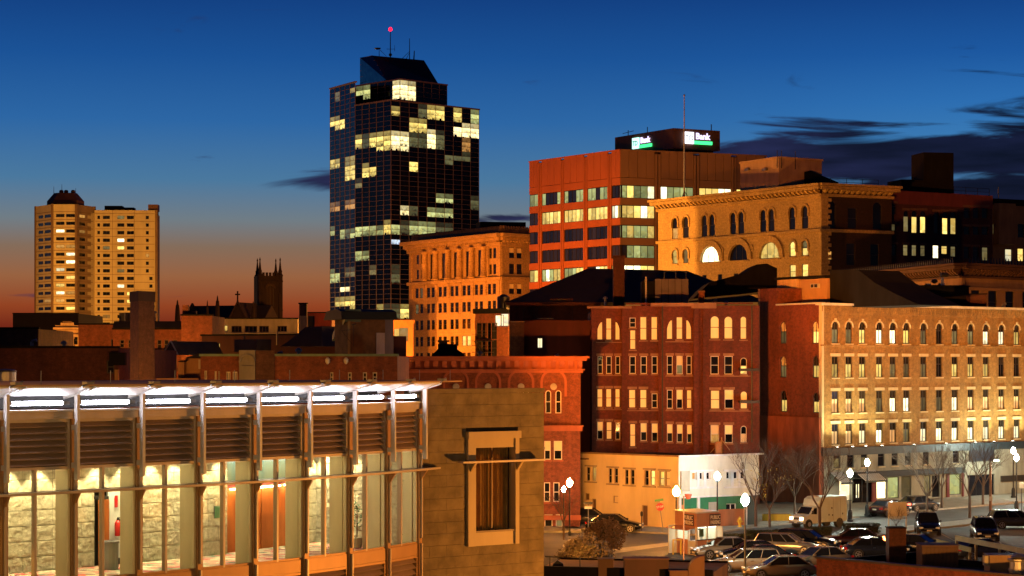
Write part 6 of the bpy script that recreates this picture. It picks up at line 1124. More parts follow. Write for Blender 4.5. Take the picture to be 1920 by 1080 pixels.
# tall curtained window
FRM = plain('window_cream', (.42, .31, .17), .6, amt=.1, bump=.03); zsh = fs.Z(920, 866)
w0 = put('window', MB().box(wa + .02, wa + .38, -.12, .3, wz0, wz1 - .28).box(wb_ - .2, wb_ - .02, -.12, .3, wz0, wz1 - .28).mesh('window', FRM), H.o, (fs.A.x - H.p.x, fs.A.y - H.p.y, 0), fs.a)
put('head', MB().box(wa + .381, wb_ - .201, -.05, .3, wz1 - .62, wz1 - .281).mesh('head', FRM), w0); put('hood', MB().box(wa - .02, wb_ + .02, -.2, .3, wz1 - .28, wz1).mesh('hood', FRM), w0); put('apron', MB().box(wa + .381, wb_ - .201, -.04, .3, wz0, wz0 + .5).mesh('apron', FRM), w0); put('sill', MB().box(wa + .381, wb_ - .201, -.08, .3, wz0 + .501, wz0 + .57).mesh('sill', TRIM_B), w0)
put('light_shelf', MB().box(wa - .5, wb_ + .95, -.5, -.13, zsh, zsh + .07).mesh('light_shelf', SOF), w0); put('shelf_bracket', MB().prism_x([(-.45, zsh), (-.125, zsh), (-.125, zsh - .35)], wa + .1, wa + .2).prism_x([(-.45, zsh), (-.125, zsh), (-.125, zsh - .35)], wb_ - .15, wb_ - .05).mesh('shelf_bracket', FRM), w0)
cu = MB(); n = 90; rr = random.Random(3); prev = None
for k in range(n + 1):
    x = wa + .39 + (wb_ - wa - .6) * k / n; y = .34 + .05 * math.sin(k * 1.15) + rr.uniform(-.02, .02)
    if prev: cu.poly([(prev[0], prev[1], wz0 + .57), (x, y, wz0 + .57), (x, y, wz1 - .62), (prev[0], prev[1], wz1 - .62)])
    prev = (x, y)
put('curtain', cu.mesh('curtain', plain('brown_curtain', (.46, .26, .10), .8, amt=.3, scale=2, bump=0)), w0); put('pane', MB().box(wa + .38, wb_ - .2, .2, .21, wz0 + .57, wz1 - .62).mesh('pane', CG), w0); put('mullion', MB().box((wa + wb_) / 2 + .05, (wa + wb_) / 2 + .11, .12, .19, wz0 + .57, wz1 - .62).mesh('mullion', TRIM_B), w0)
H.mass([PT[0], PT[5], PT[9], fs.w(fs.len), fs.w(fs.len, 12), frs[0].w(0, 14)], 0, 4.3, TRIM_D, None)
# ================================================================== streets and parking lot
ASP = plain('asphalt', (.055, .05, .045), .75, amt=.45, scale=.12, bump=.25, bscale=30, streak=False); ASP2 = plain('lot_asphalt', (.075, .062, .05), .75, amt=.4, scale=.1, bump=.25, bscale=30, streak=False); CON = plain('pavement_concrete', (.26, .24, .19), .8, amt=.3, scale=.3, bump=.15, streak=False); KRB = plain('kerb_granite', (.30, .28, .24), .8)
STR = lambda o: tag(o, None, kind='structure')
far = [G(1180, 1026), G(1300, 1004), G(1480, 982), G(1703, 961), G(1919, 942), G(2150, 926)]
def offset(pts, dist):
    out = []
    for i, p_ in enumerate(pts):
        a = pts[max(0, i - 1)]; b_ = pts[min(len(pts) - 1, i + 1)]; d = (b_ - a).normalized(); out.append(p_ + Vector((d.y, -d.x, 0)) * dist)
    return out
near = offset(far, 9.5); nst = offset(far, 12.2)
def strip(name, A_, B_, z0, z1, mat):
    mb = MB()
    for i in range(len(A_) - 1): mb.prism_z([(A_[i].x, A_[i].y), (B_[i].x, B_[i].y), (B_[i + 1].x, B_[i + 1].y), (A_[i + 1].x, A_[i + 1].y)], z0, z1)
    return STR(obj(name, mb, mat))
mb = MB(); mb.poly([(-6, 120, -.012), (80, 120, -.012), (110, 300, -.012), (-6, 300, -.012)]); STR(obj('street', mb, ASP))
mb = MB(); mb.poly([(12.5, 118, -.004), (75, 118, -.004)] + [(p_.x, p_.y, -.004) for p_ in reversed(nst[1:])] ); STR(obj('parking_lot', mb, ASP2))
up = offset(far, -16); strip('pavement', far[1:], up[1:], -.02, .12, CON); strip('kerb', offset(far, .16)[1:], far[1:], -.02, .125, KRB)
strip('planting_pavement', nst[1:], near[1:], -.02, .12, CON); strip('kerb', near[1:], offset(far, 9.34)[1:], -.02, .125, KRB)
mb = MB(); mb.prism_z([(G(1021, 1003).x, 171), (G(1092, 1003).x, 171), (G(1092, 1003).x, 176), (G(1021, 1003).x, 176)], -.02, .12); STR(obj('pavement', mb, CON))
c0, c1 = Vector(fc.w(-.5, 0)), Vector(fc.w(fc.len + .3, 0)); e0, e1 = Vector(fc.w(-.5, -2.2)), Vector(fc.w(fc.len + .8, -2.2)); mb = MB(); mb.prism_z([tuple(e0), tuple(e1), tuple(c1), tuple(c0)], -.02, .115); STR(obj('pavement', mb, CON))
mb = MB(); mb.poly([(*G(1150, 1038)[:2], .004), (*G(1262, 1022)[:2], .004), (*G(1262, 1016)[:2], .004), (*G(1150, 1029)[:2], .004)]); STR(obj('crossing_band', mb, CON))
LINE = plain('worn_line_paint', (.5, .42, .3), .8, amt=.5, scale=2)
for k, (a, b_) in enumerate((((1440, 1045), (1530, 1062)), ((1395, 1058), (1480, 1075)), ((1763, 1000), (1790, 1014)), ((1870, 1012), (1880, 1022)), ((1600, 1030), (1655, 1036)), ((1258, 1045), (1285, 1049)))):
    p_, q = G(*a), G(*b_); d = (q - p_).normalized(); n_ = Vector((-d.y, d.x, 0)) * .06; mb = MB(); mb.poly([(*(p_ - n_)[:2], .003), (*(q - n_)[:2], .003), (*(q + n_)[:2], .003), (*(p_ + n_)[:2], .003)]); STR(obj('parking_line', mb, LINE))
# ================================================================== street lamps with lit globes
LS = 1.0
W_GLB = emit('globe_cool_white', (.86, 1.0, .84), 950); O_GLB = emit('globe_sodium', (1.0, .38, .06), 1250); WW_GLB = emit('globe_green_white', (.72, 1.0, .90), 620)
def acorn(name, label, base, ztop, mat, group=None, r=.23, slim=False):
    t = thing(name, label, 'street lamp', tuple(base), 0, group); h = ztop - base.z
    obj('base', MB().lathe([(.26, 0), (.26, .12), (.2, .2), (.19, .8), (.12, 1.0)], 10) if not slim else MB().lathe([(.12, 0), (.12, .3), (.07, .35)], 8), IRON, t); obj('post', MB().tube((0, 0, .3), (0, 0, h - r * 1.4), .07, .05, 8), IRON, t); obj('collar', MB().lathe([(.06, 0), (.14, .05), (.14, .1), (.08, .14)], 10, (0, 0, h - r * 1.4 - .12)), IRON, t)
    obj('globe', MB().lathe([(r * .45, -r * 1.3), (r * .95, -r * .5), (r, 0), (r * .8, r * .6), (r * .35, r * 1.15), (r * .08, r * 1.5)], 14, (0, 0, h)), mat, t, smooth=True); return t
def lampz(y, d): return CZ - (y - HZ) / FPX * d
gp = lambda x, y, z=0: G(x, y, z)
acorn('street_lamp', 'black acorn lamp with white globe left of the striped awning', G(1594, 978, .12), lampz(887, G(1594, 978, .12).y), W_GLB)
acorn('street_lamp', 'tall black acorn lamp standing in front of the striped awning', G(1626, 967, .12), lampz(867, G(1626, 967, .12).y), W_GLB)
acorn('street_lamp', 'acorn lamp beside the sign plate at the right edge', G(1906, 960, .12), lampz(858, G(1906, 960, .12).y), W_GLB)
acorn('street_lamp', 'rear acorn lamp with starry glare against the pale wall at the right edge', P(1900, 0, 214) * Vector((1, 1, 0)) + Vector((0, 0, .12)), lampz(845, 214), W_GLB)
acorn('street_lamp', 'black acorn lamp before the white clapboard shop front', P(1345, 0, 171.5) * Vector((1, 1, 0)), lampz(893, 171.5), emit('globe_shop_white', (.86, .95, 1.0), 330))
acorn('street_lamp', 'small violet white globe lamp by the red brick corner', P(1057, 0, 171.5) * Vector((1, 1, 0)) + Vector((0, 0, .0)), lampz(917, 171.5), emit('globe_violet', (1, .62, .5), 160), slim=True, r=.17)
acorn('street_lamp', 'glaring orange sodium lamp on a slim pole at the red brick corner', P(1068, 0, 168) * Vector((1, 1, 0)), lampz(905, 168), O_GLB, slim=True, r=.24)
acorn('street_lamp', 'glaring orange sodium lamp on a pole behind the parking booth', P(1268, 0, 158) * Vector((1, 1, 0)), lampz(921, 158), O_GLB, slim=True, r=.26)
acorn('parking_lot_lamp', 'glaring greenish white lot lamp on a tall pole among the parked cars', P(1397, 0, 135) * Vector((1, 1, 0)), lampz(937, 135), WW_GLB, slim=True, r=.26)
# shaded lamp pole in front of booth
b0 = P(1282, 0, 140) * Vector((1, 1, 0)); t = thing('lamp_pole', 'thin orange lit pole with a reddish shade before the parking booth', 'lamp pole', tuple(b0)); zt_ = lampz(930, 140); obj('post', MB().tube((0, 0, 0), (0, 0, zt_), .05, .04, 8), plain('rust_pole', (.4, .2, .1), .6), t); obj('shade', MB().lathe([(.14, 0), (.24, .28), (.24, .32), (.05, .34)], 12, (.3, 0, zt_ - .2)), plain('shade_red', (.45, .1, .05), .6), t); obj('arm', MB().tube((0, 0, zt_ - .1), (.3, 0, zt_ + .1), .025, n=5), IRON, t)
# cobra lamp on wooden pole
b0 = G(1857, 962, .12); t = thing('utility_pole', 'wooden pole with an arm lamp and small notices near the right edge', 'utility pole', tuple(b0)); hz = lampz(870, b0.y); obj('pole', MB().tube((0, 0, 0), (0, 0, hz), .13, .1, 8), plain('pole_wood', (.2, .09, .04), .85), t); obj('arm', MB().tube((0, 0, hz - .3), (.45, 0, hz + .25), .03, n=5), IRON, t); obj('lamp_head', MB().box(.3, .75, -.12, .12, hz + .22, hz + .34), IRON, t); obj('lens', MB().box(.36, .72, -.1, .1, hz + .17, hz + .218), W_GLB, t)
obj('notice', MB().box(-.16, .16, -.16, -.14, 1.1, 1.5), plain('notice_tan', (.4, .3, .2), .6), t)
# ================================================================== trees
def tree(name, label, base, h, spread, seed, trunk_r=.12, leaf=None, depth=5, group='bare street trees'):
    r = random.Random(seed); t = thing(name, label, 'tree', tuple(base), 0, group); tr = MB(); cr = MB(); tips = []
    BRK = plain('tree_bark', (.10, .062, .04), .9)
    th = h * .28
    tr.tube((0, 0, -.05), (0, 0, th), trunk_r, trunk_r * .78, 8, False)
    def grow(p_, d, ln, rad, lv):
        q = p_ + d * ln; mid = p_ + d * ln * .5 + Vector((r.uniform(-1, 1), r.uniform(-1, 1), r.uniform(-.2, .5))) * ln * .07
        cr.tube(p_, mid, rad, rad * .82, 5 if lv < 2 else 3, False); cr.tube(mid, q, rad * .82, rad * .62, 5 if lv < 2 else 3, False)
        if lv >= depth: tips.append(q); return
        n = 3 if lv < 3 else r.choice((2, 3, 3))
        for k in range(n):
            ax = d.orthogonal().normalized(); ax.rotate(__import__('mathutils').Quaternion(d, r.uniform(0, 6.28))); nd = (d + ax * r.uniform(.28, .62) + Vector((0, 0, .12))).normalized()
            s = p_.lerp(q, r.uniform(.55, 1)) if k else q
            grow(s, nd, ln * r.uniform(.6, .84), rad * .58, lv + 1)
    n0 = 5
    for k in range(n0):
        a = 6.28 * k / n0 + r.uniform(-.4, .4); d = Vector((math.cos(a) * spread, math.sin(a) * spread, 1)).normalized(); grow(Vector((0, 0, th * r.uniform(.88, 1))), d, h * .26, trunk_r * .42, 1)
    obj('trunk', tr, BRK, t, smooth=True); obj('crown', cr, BRK, t)
    if leaf:
        lf = MB()
        for q in tips:
            if r.random() < leaf[1]:
                for _ in range(3):
                    c = q + Vector((r.uniform(-.12, .12), r.uniform(-.12, .12), r.uniform(-.12, .12))); a = Vector((r.uniform(-1, 1), r.uniform(-1, 1), r.uniform(-1, 1))).normalized() * .06; b_ = a.orthogonal().normalized() * .04; lf.poly([c - a, c + b_, c + a, c - b_])
        obj('leaves', lf, leaf[0], t)
    return t
tree('bare_tree', 'bare tree with pale tangled twigs beside the white shop front', G(1417, 987, .12), 7.6, .55, 1, .13, depth=6); tree('bare_tree', 'bushy bare tree left of the white service van', G(1443, 988, .12), 5.2, .7, 2, .11, (plain('yellow_leaf', (.6, .42, .03), .7, bump=0), .14), 5)
tree('bare_tree', 'bare tree standing directly in front of the white service van', G(1537, 999, .12), 7.2, .5, 3, .14, None, 6); tree('bare_tree', 'bare tree behind the dark car facing the street', G(1738, 968, .0), 6.6, .6, 4, .13, None, 6); tree('bare_tree', 'far bare tree on the pavement between two shop windows', G(1766, 952, .12), 6.8, .5, 5, .13); tree('bare_tree', 'upright bare tree at the kerb left of the wooden pole', G(1818, 970, .12), 6.6, .5, 6, .14, None, 6); tree('bare_tree', 'far bare tree on the pavement just left of the wooden pole', G(1843, 946, .12), 6.6, .5, 7, .13); tree('bare_tree', 'small bare tree in front of the brick corner door', G(1057, 1012, .0), 4.2, .35, 8, .09, None, 4)
tree('bare_tree', 'low leafless shrub tree beside the blank white sign', G(1680, 1003, .12), 2.6, .7, 9, .05, None, 4); tree('bare_tree', 'tall bare tree against the red brick side wall', G(1490, 968, .12), 6.5, .5, 12, .11, None, 6)
def bush(name, label, c, rx, ry, rz_, n, mat, seed, leaf=.09, box=False, group=None, cat='bush'):
    r = random.Random(seed); t = thing(name, label, cat, (c.x, c.y, c.z), 0, group); mb = MB()
    for k in range(n):
        if box: p_ = Vector((r.uniform(-1, 1) * rx, r.uniform(-1, 1) * ry, r.uniform(0, 1) ** .6 * rz_ * 2)); 
        else:
            d = Vector((r.gauss(0, 1), r.gauss(0, 1), r.gauss(0, 1))).normalized() * r.uniform(.55, 1) ** .5; k_ = 1 + .4 * noise.noise(d * 1.9 + Vector((seed * 3.7, 0, 0))) + .25 * noise.noise(d * 5.1 + Vector((seed, 2, 0))); p_ = Vector((d.x * rx * k_, d.y * ry * k_, rz_ + d.z * rz_ * k_))
        a = Vector((r.uniform(-1, 1), r.uniform(-1, 1), r.uniform(-1, 1))).normalized() * leaf; b_ = a.orthogonal().normalized() * leaf * .5; mb.poly([p_ - a, p_ + b_, p_ + a, p_ - b_])
    obj('foliage', mb, mat, t)
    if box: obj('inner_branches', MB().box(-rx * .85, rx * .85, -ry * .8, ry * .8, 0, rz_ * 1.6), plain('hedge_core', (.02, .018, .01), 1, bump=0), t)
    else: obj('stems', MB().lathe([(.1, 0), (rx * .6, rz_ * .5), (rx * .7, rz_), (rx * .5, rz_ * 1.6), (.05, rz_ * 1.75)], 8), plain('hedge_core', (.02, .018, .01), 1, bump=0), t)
    return t
LFG = plain('rust_leaf', (.075, .038, .016), .8, bump=0); LFD = plain('dark_leaf', (.028, .018, .01), .8, bump=0); HDG = plain('hedge_leaf', (.035, .045, .018), .85, bump=0)
bush('round_bush', 'rounded tan leaved bush left of the dark roof boxes', G(1134, 1033), 1.4, 1.3, 1.15, 4200, LFG, 3, .10); bush('round_bush', 'dark spreading bush in front of the tan rounded bush', P(1097, 1063, 132) * Vector((1, 1, 0)), 1.6, 1.3, 1.45, 4600, LFD, 4, .11)
for i, (x, y, w_, h_, lb) in enumerate(((1380, 1016, 1.3, .3, 'low hedge behind the silver car by the parking booth'), (1432, 1012, 1.3, .36, 'long clipped hedge behind the silver wagon'), (1472, 1010, .7, .36, 'short round hedge right of the long clipped hedge'), (1535, 1006, 1.0, .36, 'clipped hedge under the tree before the service van'), (1615, 1001, 1.5, .42, 'wide clipped hedge left of the blank white sign'))):
    bush('clipped_hedge', lb, G(x, y), w_, .6, h_, 2600, HDG, 20 + i, .06, True, 'hedges along the parking lot', 'hedge')
# ================================================================== vehicles
TYRE = paint('tyre_rubber', (.015, .015, .015), .8); RIM = paint('alloy_rim', (.45, .43, .4), .3, .8); CGL = dark_glass('car_glass', (.008, .008, .009), .05, 0, .25); HL = paint('headlamp_lens', (.7, .7, .68), .1); TL = paint('tail_lens', (.4, .01, .008), .2); PLT = paint('number_plate', (.6, .55, .42), .4); CHR = paint('chrome', (.6, .6, .6), .12, 1)
def car(label, pos, rz, col, kind='sedan', group='parked cars in the lot', headon=None, tailon=None, name='parked_car', rough=.25, metal=.4, roof_lamps=False):
    L_, Wd, Hh = {'sedan': (4.6, .89, 1.45), 'wagon': (4.75, .9, 1.5), 'suv': (4.6, .93, 1.72)}[kind]
    t = thing(name, label, 'car', (pos.x, pos.y, pos.z), rz, group); k = L_ / 4.6; PNT = paint('car_paint_%s' % ('_'.join('%d' % (c * 100) for c in col)), col, rough, metal, .35)
    bz = .92 if kind != 'suv' else 1.02; hd = bz - .08
    st = [(-2.3, .55, .45, .78), (-2.22, .34, .75, .90), (-1.9, .26, bz - .0, .96), (-1.2, .22, bz + .02, 1), (0, .2, bz, 1), (.75, .2, bz, 1), (1.1, .2, hd + .05, .99), (1.7, .24, hd - .06, .95), (2.15, .3, hd - .2, .86), (2.3, .42, .56, .74)]
    if kind != 'sedan': st[1] = (-2.26, .34, .95, .92)
    mb = MB(); rows_ = []
    for x, zl, zb_, w_ in st:
        w_ = w_ * Wd; sec = [(-w_ * .86, zl), (-w_, zl + (zb_ - zl) * .35), (-w_ * .99, zl + (zb_ - zl) * .7), (-w_ * .9, zb_), (-w_ * .45, zb_ + .035), (0, zb_ + .045), (w_ * .45, zb_ + .035), (w_ * .9, zb_), (w_ * .99, zl + (zb_ - zl) * .7), (w_, zl + (zb_ - zl) * .35), (w_ * .86, zl)]
        b0 = len(mb.v); mb.v += [(x * k, y, z) for y, z in sec]; rows_.append(b0)
    n = 11
    for a, b_ in zip(rows_, rows_[1:]):
        for i in range(n): j = (i + 1) % n; mb.f.append((a + i, a + j, b_ + j, b_ + i)); mb.mi.append(0)
    mb.f.append(tuple(rows_[0] + i for i in range(n))); mb.f.append(tuple(rows_[-1] + i for i in reversed(range(n)))); mb.mi += [0, 0]
    body = obj('body', mb, PNT, t, smooth=True); body.data.polygons.foreach_set('use_smooth', [len(p_.vertices) == 4 for p_ in body.data.polygons])
    # greenhouse
    gx = {'sedan': (-1.75, -1.05, .25, 1.0), 'wagon': (-2.12, -1.85, .2, .95), 'suv': (-2.15, -1.9, .25, .95)}[kind]; w0, w1 = Wd * .88, Wd * .68; z0, z1 = bz + .01, Hh - .05
    bs = [(gx[0], -w0), (gx[3], -w0), (gx[3], w0), (gx[0], w0)]; ts = [(gx[1], -w1), (gx[2], -w1), (gx[2], w1), (gx[1], w1)]
    gh = MB()
    for i in range(4): j = (i + 1) % 4; gh.poly([(bs[i][0] * k, bs[i][1], z0), (bs[j][0] * k, bs[j][1], z0), (ts[j][0] * k, ts[j][1], z1), (ts[i][0] * k, ts[i][1], z1)])
    obj('windows', gh, CGL, t)
    rf = MB(); q = [(gx[1] - .05, -w1 - .02), (gx[2] + .05, -w1 - .02), (gx[2] + .05, w1 + .02), (gx[1] - .05, w1 + .02)]; rb = [(x * k, y, z1) for x, y in q]; rt = [((gx[1] + .1) * k, -w1 * .8, Hh), ((gx[2] - .1) * k, -w1 * .8, Hh), ((gx[2] - .1) * k, w1 * .8, Hh), ((gx[1] + .1) * k, w1 * .8, Hh)]
    for i in range(4): j = (i + 1) % 4; rf.poly([rb[i], rb[j], rt[j], rt[i]])
    rf.poly(rt); rf.poly(rb[::-1])
    for i in range(4): rf.tube((bs[i][0] * k, bs[i][1], z0), (ts[i][0] * k, ts[i][1], z1), .045, n=5)
    for s in (-1, 1):
        for fx in (.42, .74) if kind != 'sedan' else (.5,): rf.tube((((gx[0] + (gx[3] - gx[0]) * fx)) * k, s * w0, z0), (((gx[1] + (gx[2] - gx[1]) * fx)) * k, s * w1, z1), .035, n=5)
    obj('roof', rf, PNT, t)
    for sx in (-1.38, 1.42):
        for s in (-1, 1):
            wm = shared('car_tyre', lambda: (lambda m: (m.tube((0, -.11, 0), (0, .11, 0), .325, n=18), m)[1])(MB()), TYRE); wh = put('wheel', wm, t, (sx * k, s * (Wd - .1), .325))
            def rim():
                m = MB(); m.tube((0, -.125, 0), (0, .125, 0), .06, n=8)
                for q_ in range(5): a = q_ * 1.2566; m.box(-.035, .035, -.122, .122, 0, .01); m.poly([(math.cos(a) * .21 - math.sin(a) * .04, -.122, math.sin(a) * .21 + math.cos(a) * .04), (math.cos(a) * .21 + math.sin(a) * .04, -.122, math.sin(a) * .21 - math.cos(a) * .04), (math.sin(a) * .03, -.122, -math.cos(a) * .03), (-math.sin(a) * .03, -.122, math.cos(a) * .03)]); m.poly([(math.cos(a) * .21 - math.sin(a) * .04, .122, math.sin(a) * .21 + math.cos(a) * .04), (math.cos(a) * .21 + math.sin(a) * .04, .122, math.sin(a) * .21 - math.cos(a) * .04), (math.sin(a) * .03, .122, -math.cos(a) * .03), (-math.sin(a) * .03, .122, math.cos(a) * .03)])
                for q_ in range(16):
                    a, b_ = q_ * .3927, (q_ + 1) * .3927
                    for yy in (-.12, .12): m.poly([(math.cos(a) * .24, yy, math.sin(a) * .24), (math.cos(b_) * .24, yy, math.sin(b_) * .24), (math.cos(b_) * .2, yy, math.sin(b_) * .2), (math.cos(a) * .2, yy, math.sin(a) * .2)])
                return m
            put('rim', shared('car_rim', rim, RIM), wh)
            obj('wheel_arch', MB().tube((sx * k, s * (Wd - .30), .33), (sx * k, s * (Wd + .002), .33), .375, n=18), TRIM_D, t)
    for s in (-1, 1):
        obj('headlight', MB().prism_x([(s * .45, .56), (s * .78, .58), (s * .76, .72), (s * .5, .70)], 2.12 * k, 2.275 * k), headon if headon else HL, t); obj('taillight', MB().prism_x([(s * .5, .66), (s * .8, .66), (s * .78, .84), (s * .52, .82)], -2.285 * k, -2.15 * k), tailon if tailon else TL, t); obj('mirror', MB().box(.82 * k, .98 * k, s * (Wd + .02) - .07, s * (Wd + .02) + .07, bz + .02, bz + .14), PNT, t); obj('door_handle', MB().box(-.35 * k, -.15 * k, s * Wd - .012, s * Wd + .02, .76, .79), CHR, t)
    obj('grille', MB().box(2.2 * k, 2.305 * k, -.4, .4, .5, .62), TRIM_D, t); obj('number_plate', MB().box(2.29 * k, 2.325 * k, -.2, .2, .38, .5), PLT, t); obj('number_plate', MB().box(-2.33 * k, -2.29 * k, -.2, .2, .6, .72), PLT, t); obj('bumper', MB().box(2.2 * k, 2.33 * k, -.62, .62, .3, .375), TRIM_D, t)
    if roof_lamps:
        for i in range(5): obj('roof_lamp', MB().lathe([(.05, 0), (.07, .04), (.07, .12), (.04, .16)], 8, (.35 * k, -.5 + i * .25, Hh)), paint('lamp_reflector', (.8, .8, .85), .08, 1), t)
    return t
SIL = (.26, .25, .23); BLK = (.012, .012, .014); WHT = (.62, .6, .55); DGR = (.05, .05, .055); DRD = (.035, .01, .008); TAN = (.22, .16, .10); DBL = (.02, .025, .04)
W = lambda x, y: G(x, y)
car('silver car with a bright bonnet beside the parking booth', W(1358, 1046), R(196), SIL, 'sedan'); car('black sedan parked right of the silver car by the booth', W(1406, 1053), R(190), BLK, 'sedan')
car('silver wagon with alloy wheels in the middle of the lot', W(1476, 1039), R(-22), SIL, 'wagon'); car('black hatchback just behind the silver wagon', W(1514, 1031), R(-24), BLK, 'wagon', headon=None)
car('dark sedan with glowing brake lights near the planter', W(1600, 1028), R(172), DRD, 'sedan', tailon=emit('brake_glow', (1, .22, .04), 30)); car('pale sedan at the bottom edge under the lot lamp', P(1398, 1074, 139) * Vector((1, 1, 0)), R(185), TAN, 'wagon'); car('amber lit pale saloon at the bottom edge right of the lot lamp', P(1462, 1086, 134.5) * Vector((1, 1, 0)), R(188), TAN, 'sedan'); car('dark sedan in the second row behind the pale cars', W(1424, 1062), R(188), BLK, 'sedan')
car('dark saloon facing the camera beside the kerb tree', W(1739, 1001), R(-97), BLK, 'suv'); car('dark jeep with a row of roof lamps facing the camera', W(1846, 1012), R(-96), BLK, 'suv', roof_lamps=True); car('grey estate car leaving at the right edge', W(1905, 990), R(3), DGR, 'wagon'); car('black sedan in the side street by the cream wall', W(1152, 997), R(-12), BLK, 'sedan', group='cars in the side street'); car('dark parked car half hidden behind the black sedan', W(1105, 985), R(-10), DGR, 'wagon', group='cars in the side street')
car('dark car half hidden behind the brown roof box', W(1722, 1040), R(-30), BLK, 'sedan'); car('dark car under the yellow guard rail', W(1842, 1048), R(20), DGR, 'sedan'); car('dark van-like car tucked behind the right roof', W(1640, 1046), R(5), DBL, 'sedan'); car('small dark car with red tail lights driving up the far street', G(1722, 958), R(42), DGR, 'sedan', 'cars in the far street', tailon=emit('tail_glow', (1, .1, .05), 8)); car('dark moving car passing the awning', G(1668, 967), R(45), DRD, 'sedan', 'cars in the far street'); car('yellow lit car nose at the edge of the brick parapet', P(1535, 1064, 141) * Vector((1, 1, 0)), R(205), TAN, 'sedan')
# service van
v0 = G(1532, 988); t = thing('service_van', 'white high box service van with glowing headlights on the street', 'van', (v0.x, v0.y, 0), R(214)); t.scale = (.8, .84, .84); VW = paint('van_white', (.62, .63, .56), .4); VB = plain('van_box_white', (.60, .66, .58), .5, amt=.12, bump=0)
obj('box_body', MB().prism_y([(-3.1, .55), (.3, .55), (.55, 1.5), (.9, 2.2), (.75, 2.75), (.3, 3.0), (-2.9, 3.05), (-3.1, 2.9)], -1.1, 1.1), VB, t); cb = MB().prism_y([(.32, .45), (2.75, .45), (2.85, .75), (2.78, 1.12), (1.95, 1.32), (1.35, 2.05), (.55, 2.08)], -.98, .98); obj('cab', cb, VW, t)
obj('windscreen', MB().poly([(1.93, -.86, 1.38), (1.93, .86, 1.38), (1.42, .8, 2.0), (1.42, -.8, 2.0)]) or None, CGL, t) if False else None
wsn = MB(); wsn.poly([(1.96, -.88, 1.36), (1.96, .88, 1.36), (1.42, .84, 2.03), (1.42, -.84, 2.03)]); obj('windscreen', wsn, CGL, t)
for s in (-1, 1):
    sw_ = MB(); sw_.poly([(1.75, s * .99, 1.38), (.95, s * .99, 1.34), (.95, s * .99, 1.95), (1.3, s * .99, 1.95)]); obj('side_window', sw_, CGL, t)
    obj('headlight', MB().box(2.8, 2.9, s * .72 - .2, s * .72 + .2, .82, 1.05), emit('van_headlight', (1, .62, .35), 26), t); obj('mirror', MB().box(1.5, 1.62, s * 1.08 - .1, s * 1.08 + .1, 1.4, 1.7), TRIM_D, t); obj('marker_lamp', MB().box(-3.14, -3.08, s * .9 - .08, s * .9 + .08, 2.75, 2.9), emit('van_marker', (1, .05, .03), 4), t)
    for x in (-2.1, 2.05):
        wh = put('wheel', shared('van_tyre', lambda: (lambda m: (m.tube((0, -.13, 0), (0, .13, 0), .4, n=18), m)[1])(MB()), TYRE), t, (x, s * .93, .4)); put('rim', shared('van_rim', lambda: (lambda m: (m.tube((0, -.14, 0), (0, .14, 0), .22, n=14), m)[1])(MB()), RIM), wh); obj('wheel_arch', MB().tube((x, s * .7, .42), (x, s * (1.0 if x > 0 else 1.104), .42), .48, n=18), TRIM_D, t)
    for x, z in ((-1.1, 1.2), (-1.0, 1.9), (-2.5, 1.3), (-.6, 1.25)): obj('locker_latch', MB().box(x - .06, x + .06, s * 1.1 - .02, s * 1.1 + .02, z - .08, z + .08), TRIM_D, t)
    for x in (-2.2, -1.2): obj('locker_seam', MB().box(x - .012, x + .012, s * 1.1 - .006, s * 1.1 + .006, .7, 2.8), STEEL, t)
obj('grille', MB().box(2.82, 2.87, -.5, .5, .8, 1.05), TRIM_D, t); obj('bumper', MB().box(2.7, 2.98, -.95, .95, .45, .62), CHR, t); obj('number_plate', MB().box(2.985, 3.0, -.2, .2, .5, .62), PLT, t); obj('roof_beacon', MB().box(.2, .45, -.5, .5, 3.0, 3.12), paint('beacon_lens', (.6, .5, .4), .2), t)
# ================================================================== parking booth
f1, f2 = Fr(1268, 153, 1306, 150.3), Fr(1306, 150.3, 1345, 151.8); B = Bld('parking_booth', 'small lit orange parking booth with two public parking signs', 'booth', f1); BW = plain('booth_panel', (.42, .17, .08), .6, amt=.12); BT = plain('booth_trim', (.5, .45, .36), .5)
zr0, zr1 = f1.Z(1306, 989), f1.Z(1306, 963); zw0 = f1.Z(1306, 1014)
q = quadpts(f1, f2)
def ex(k): c = Vector((sum(p_[0] for p_ in q) / 4, sum(p_[1] for p_ in q) / 4)); return [(c.x + (x - c.x) * k - B.p.x, c.y + (y - c.y) * k - B.p.y) for x, y in q]
mb = MB(); mb.prism_z(ex(1.06), zr0, zr1); obj('roof_fascia', mb, BW, B.o); mb = MB(); mb.prism_z(ex(1.09), zr1, zr1 + .08); obj('roof', mb, BT, B.o); mb = MB(); mb.prism_z(ex(.96), 0, .1); obj('floor', mb, BT, B.o)
B.part(f1, 'base_wall', MB().box(0, f1.U(1290), 0, .08, 0, zw0).box(f1.U(1304), f1.len, 0, .08, 0, zw0), BW); B.part(f2, 'base_wall', MB().box(0, f2.len, 0, .08, 0, zw0), BW)
for f, us in ((f1, (0, f1.U(1290), f1.U(1304))), (f2, (0, f2.len * .5, f2.len - .1))):
    for u in us: B.part(f, 'corner_post', MB().box(u, u + .1, -.02, .1, 0, zr0), BT)
B.part(f2, 'pane', MB().box(.1, f2.len - .1, .03, .04, zw0, zr0), CG); B.part(f1, 'pane', MB().box(.1, f1.U(1290), .03, .04, zw0, zr0), CG); B.part(f2, 'window_rail', MB().box(.0, f2.len, -.03, .1, zw0, zw0 + .06), TRIM_D); B.part(f1, 'door', MB().box(f1.U(1291.5), f1.U(1303), .02, .06, .1, 1.0), BT)
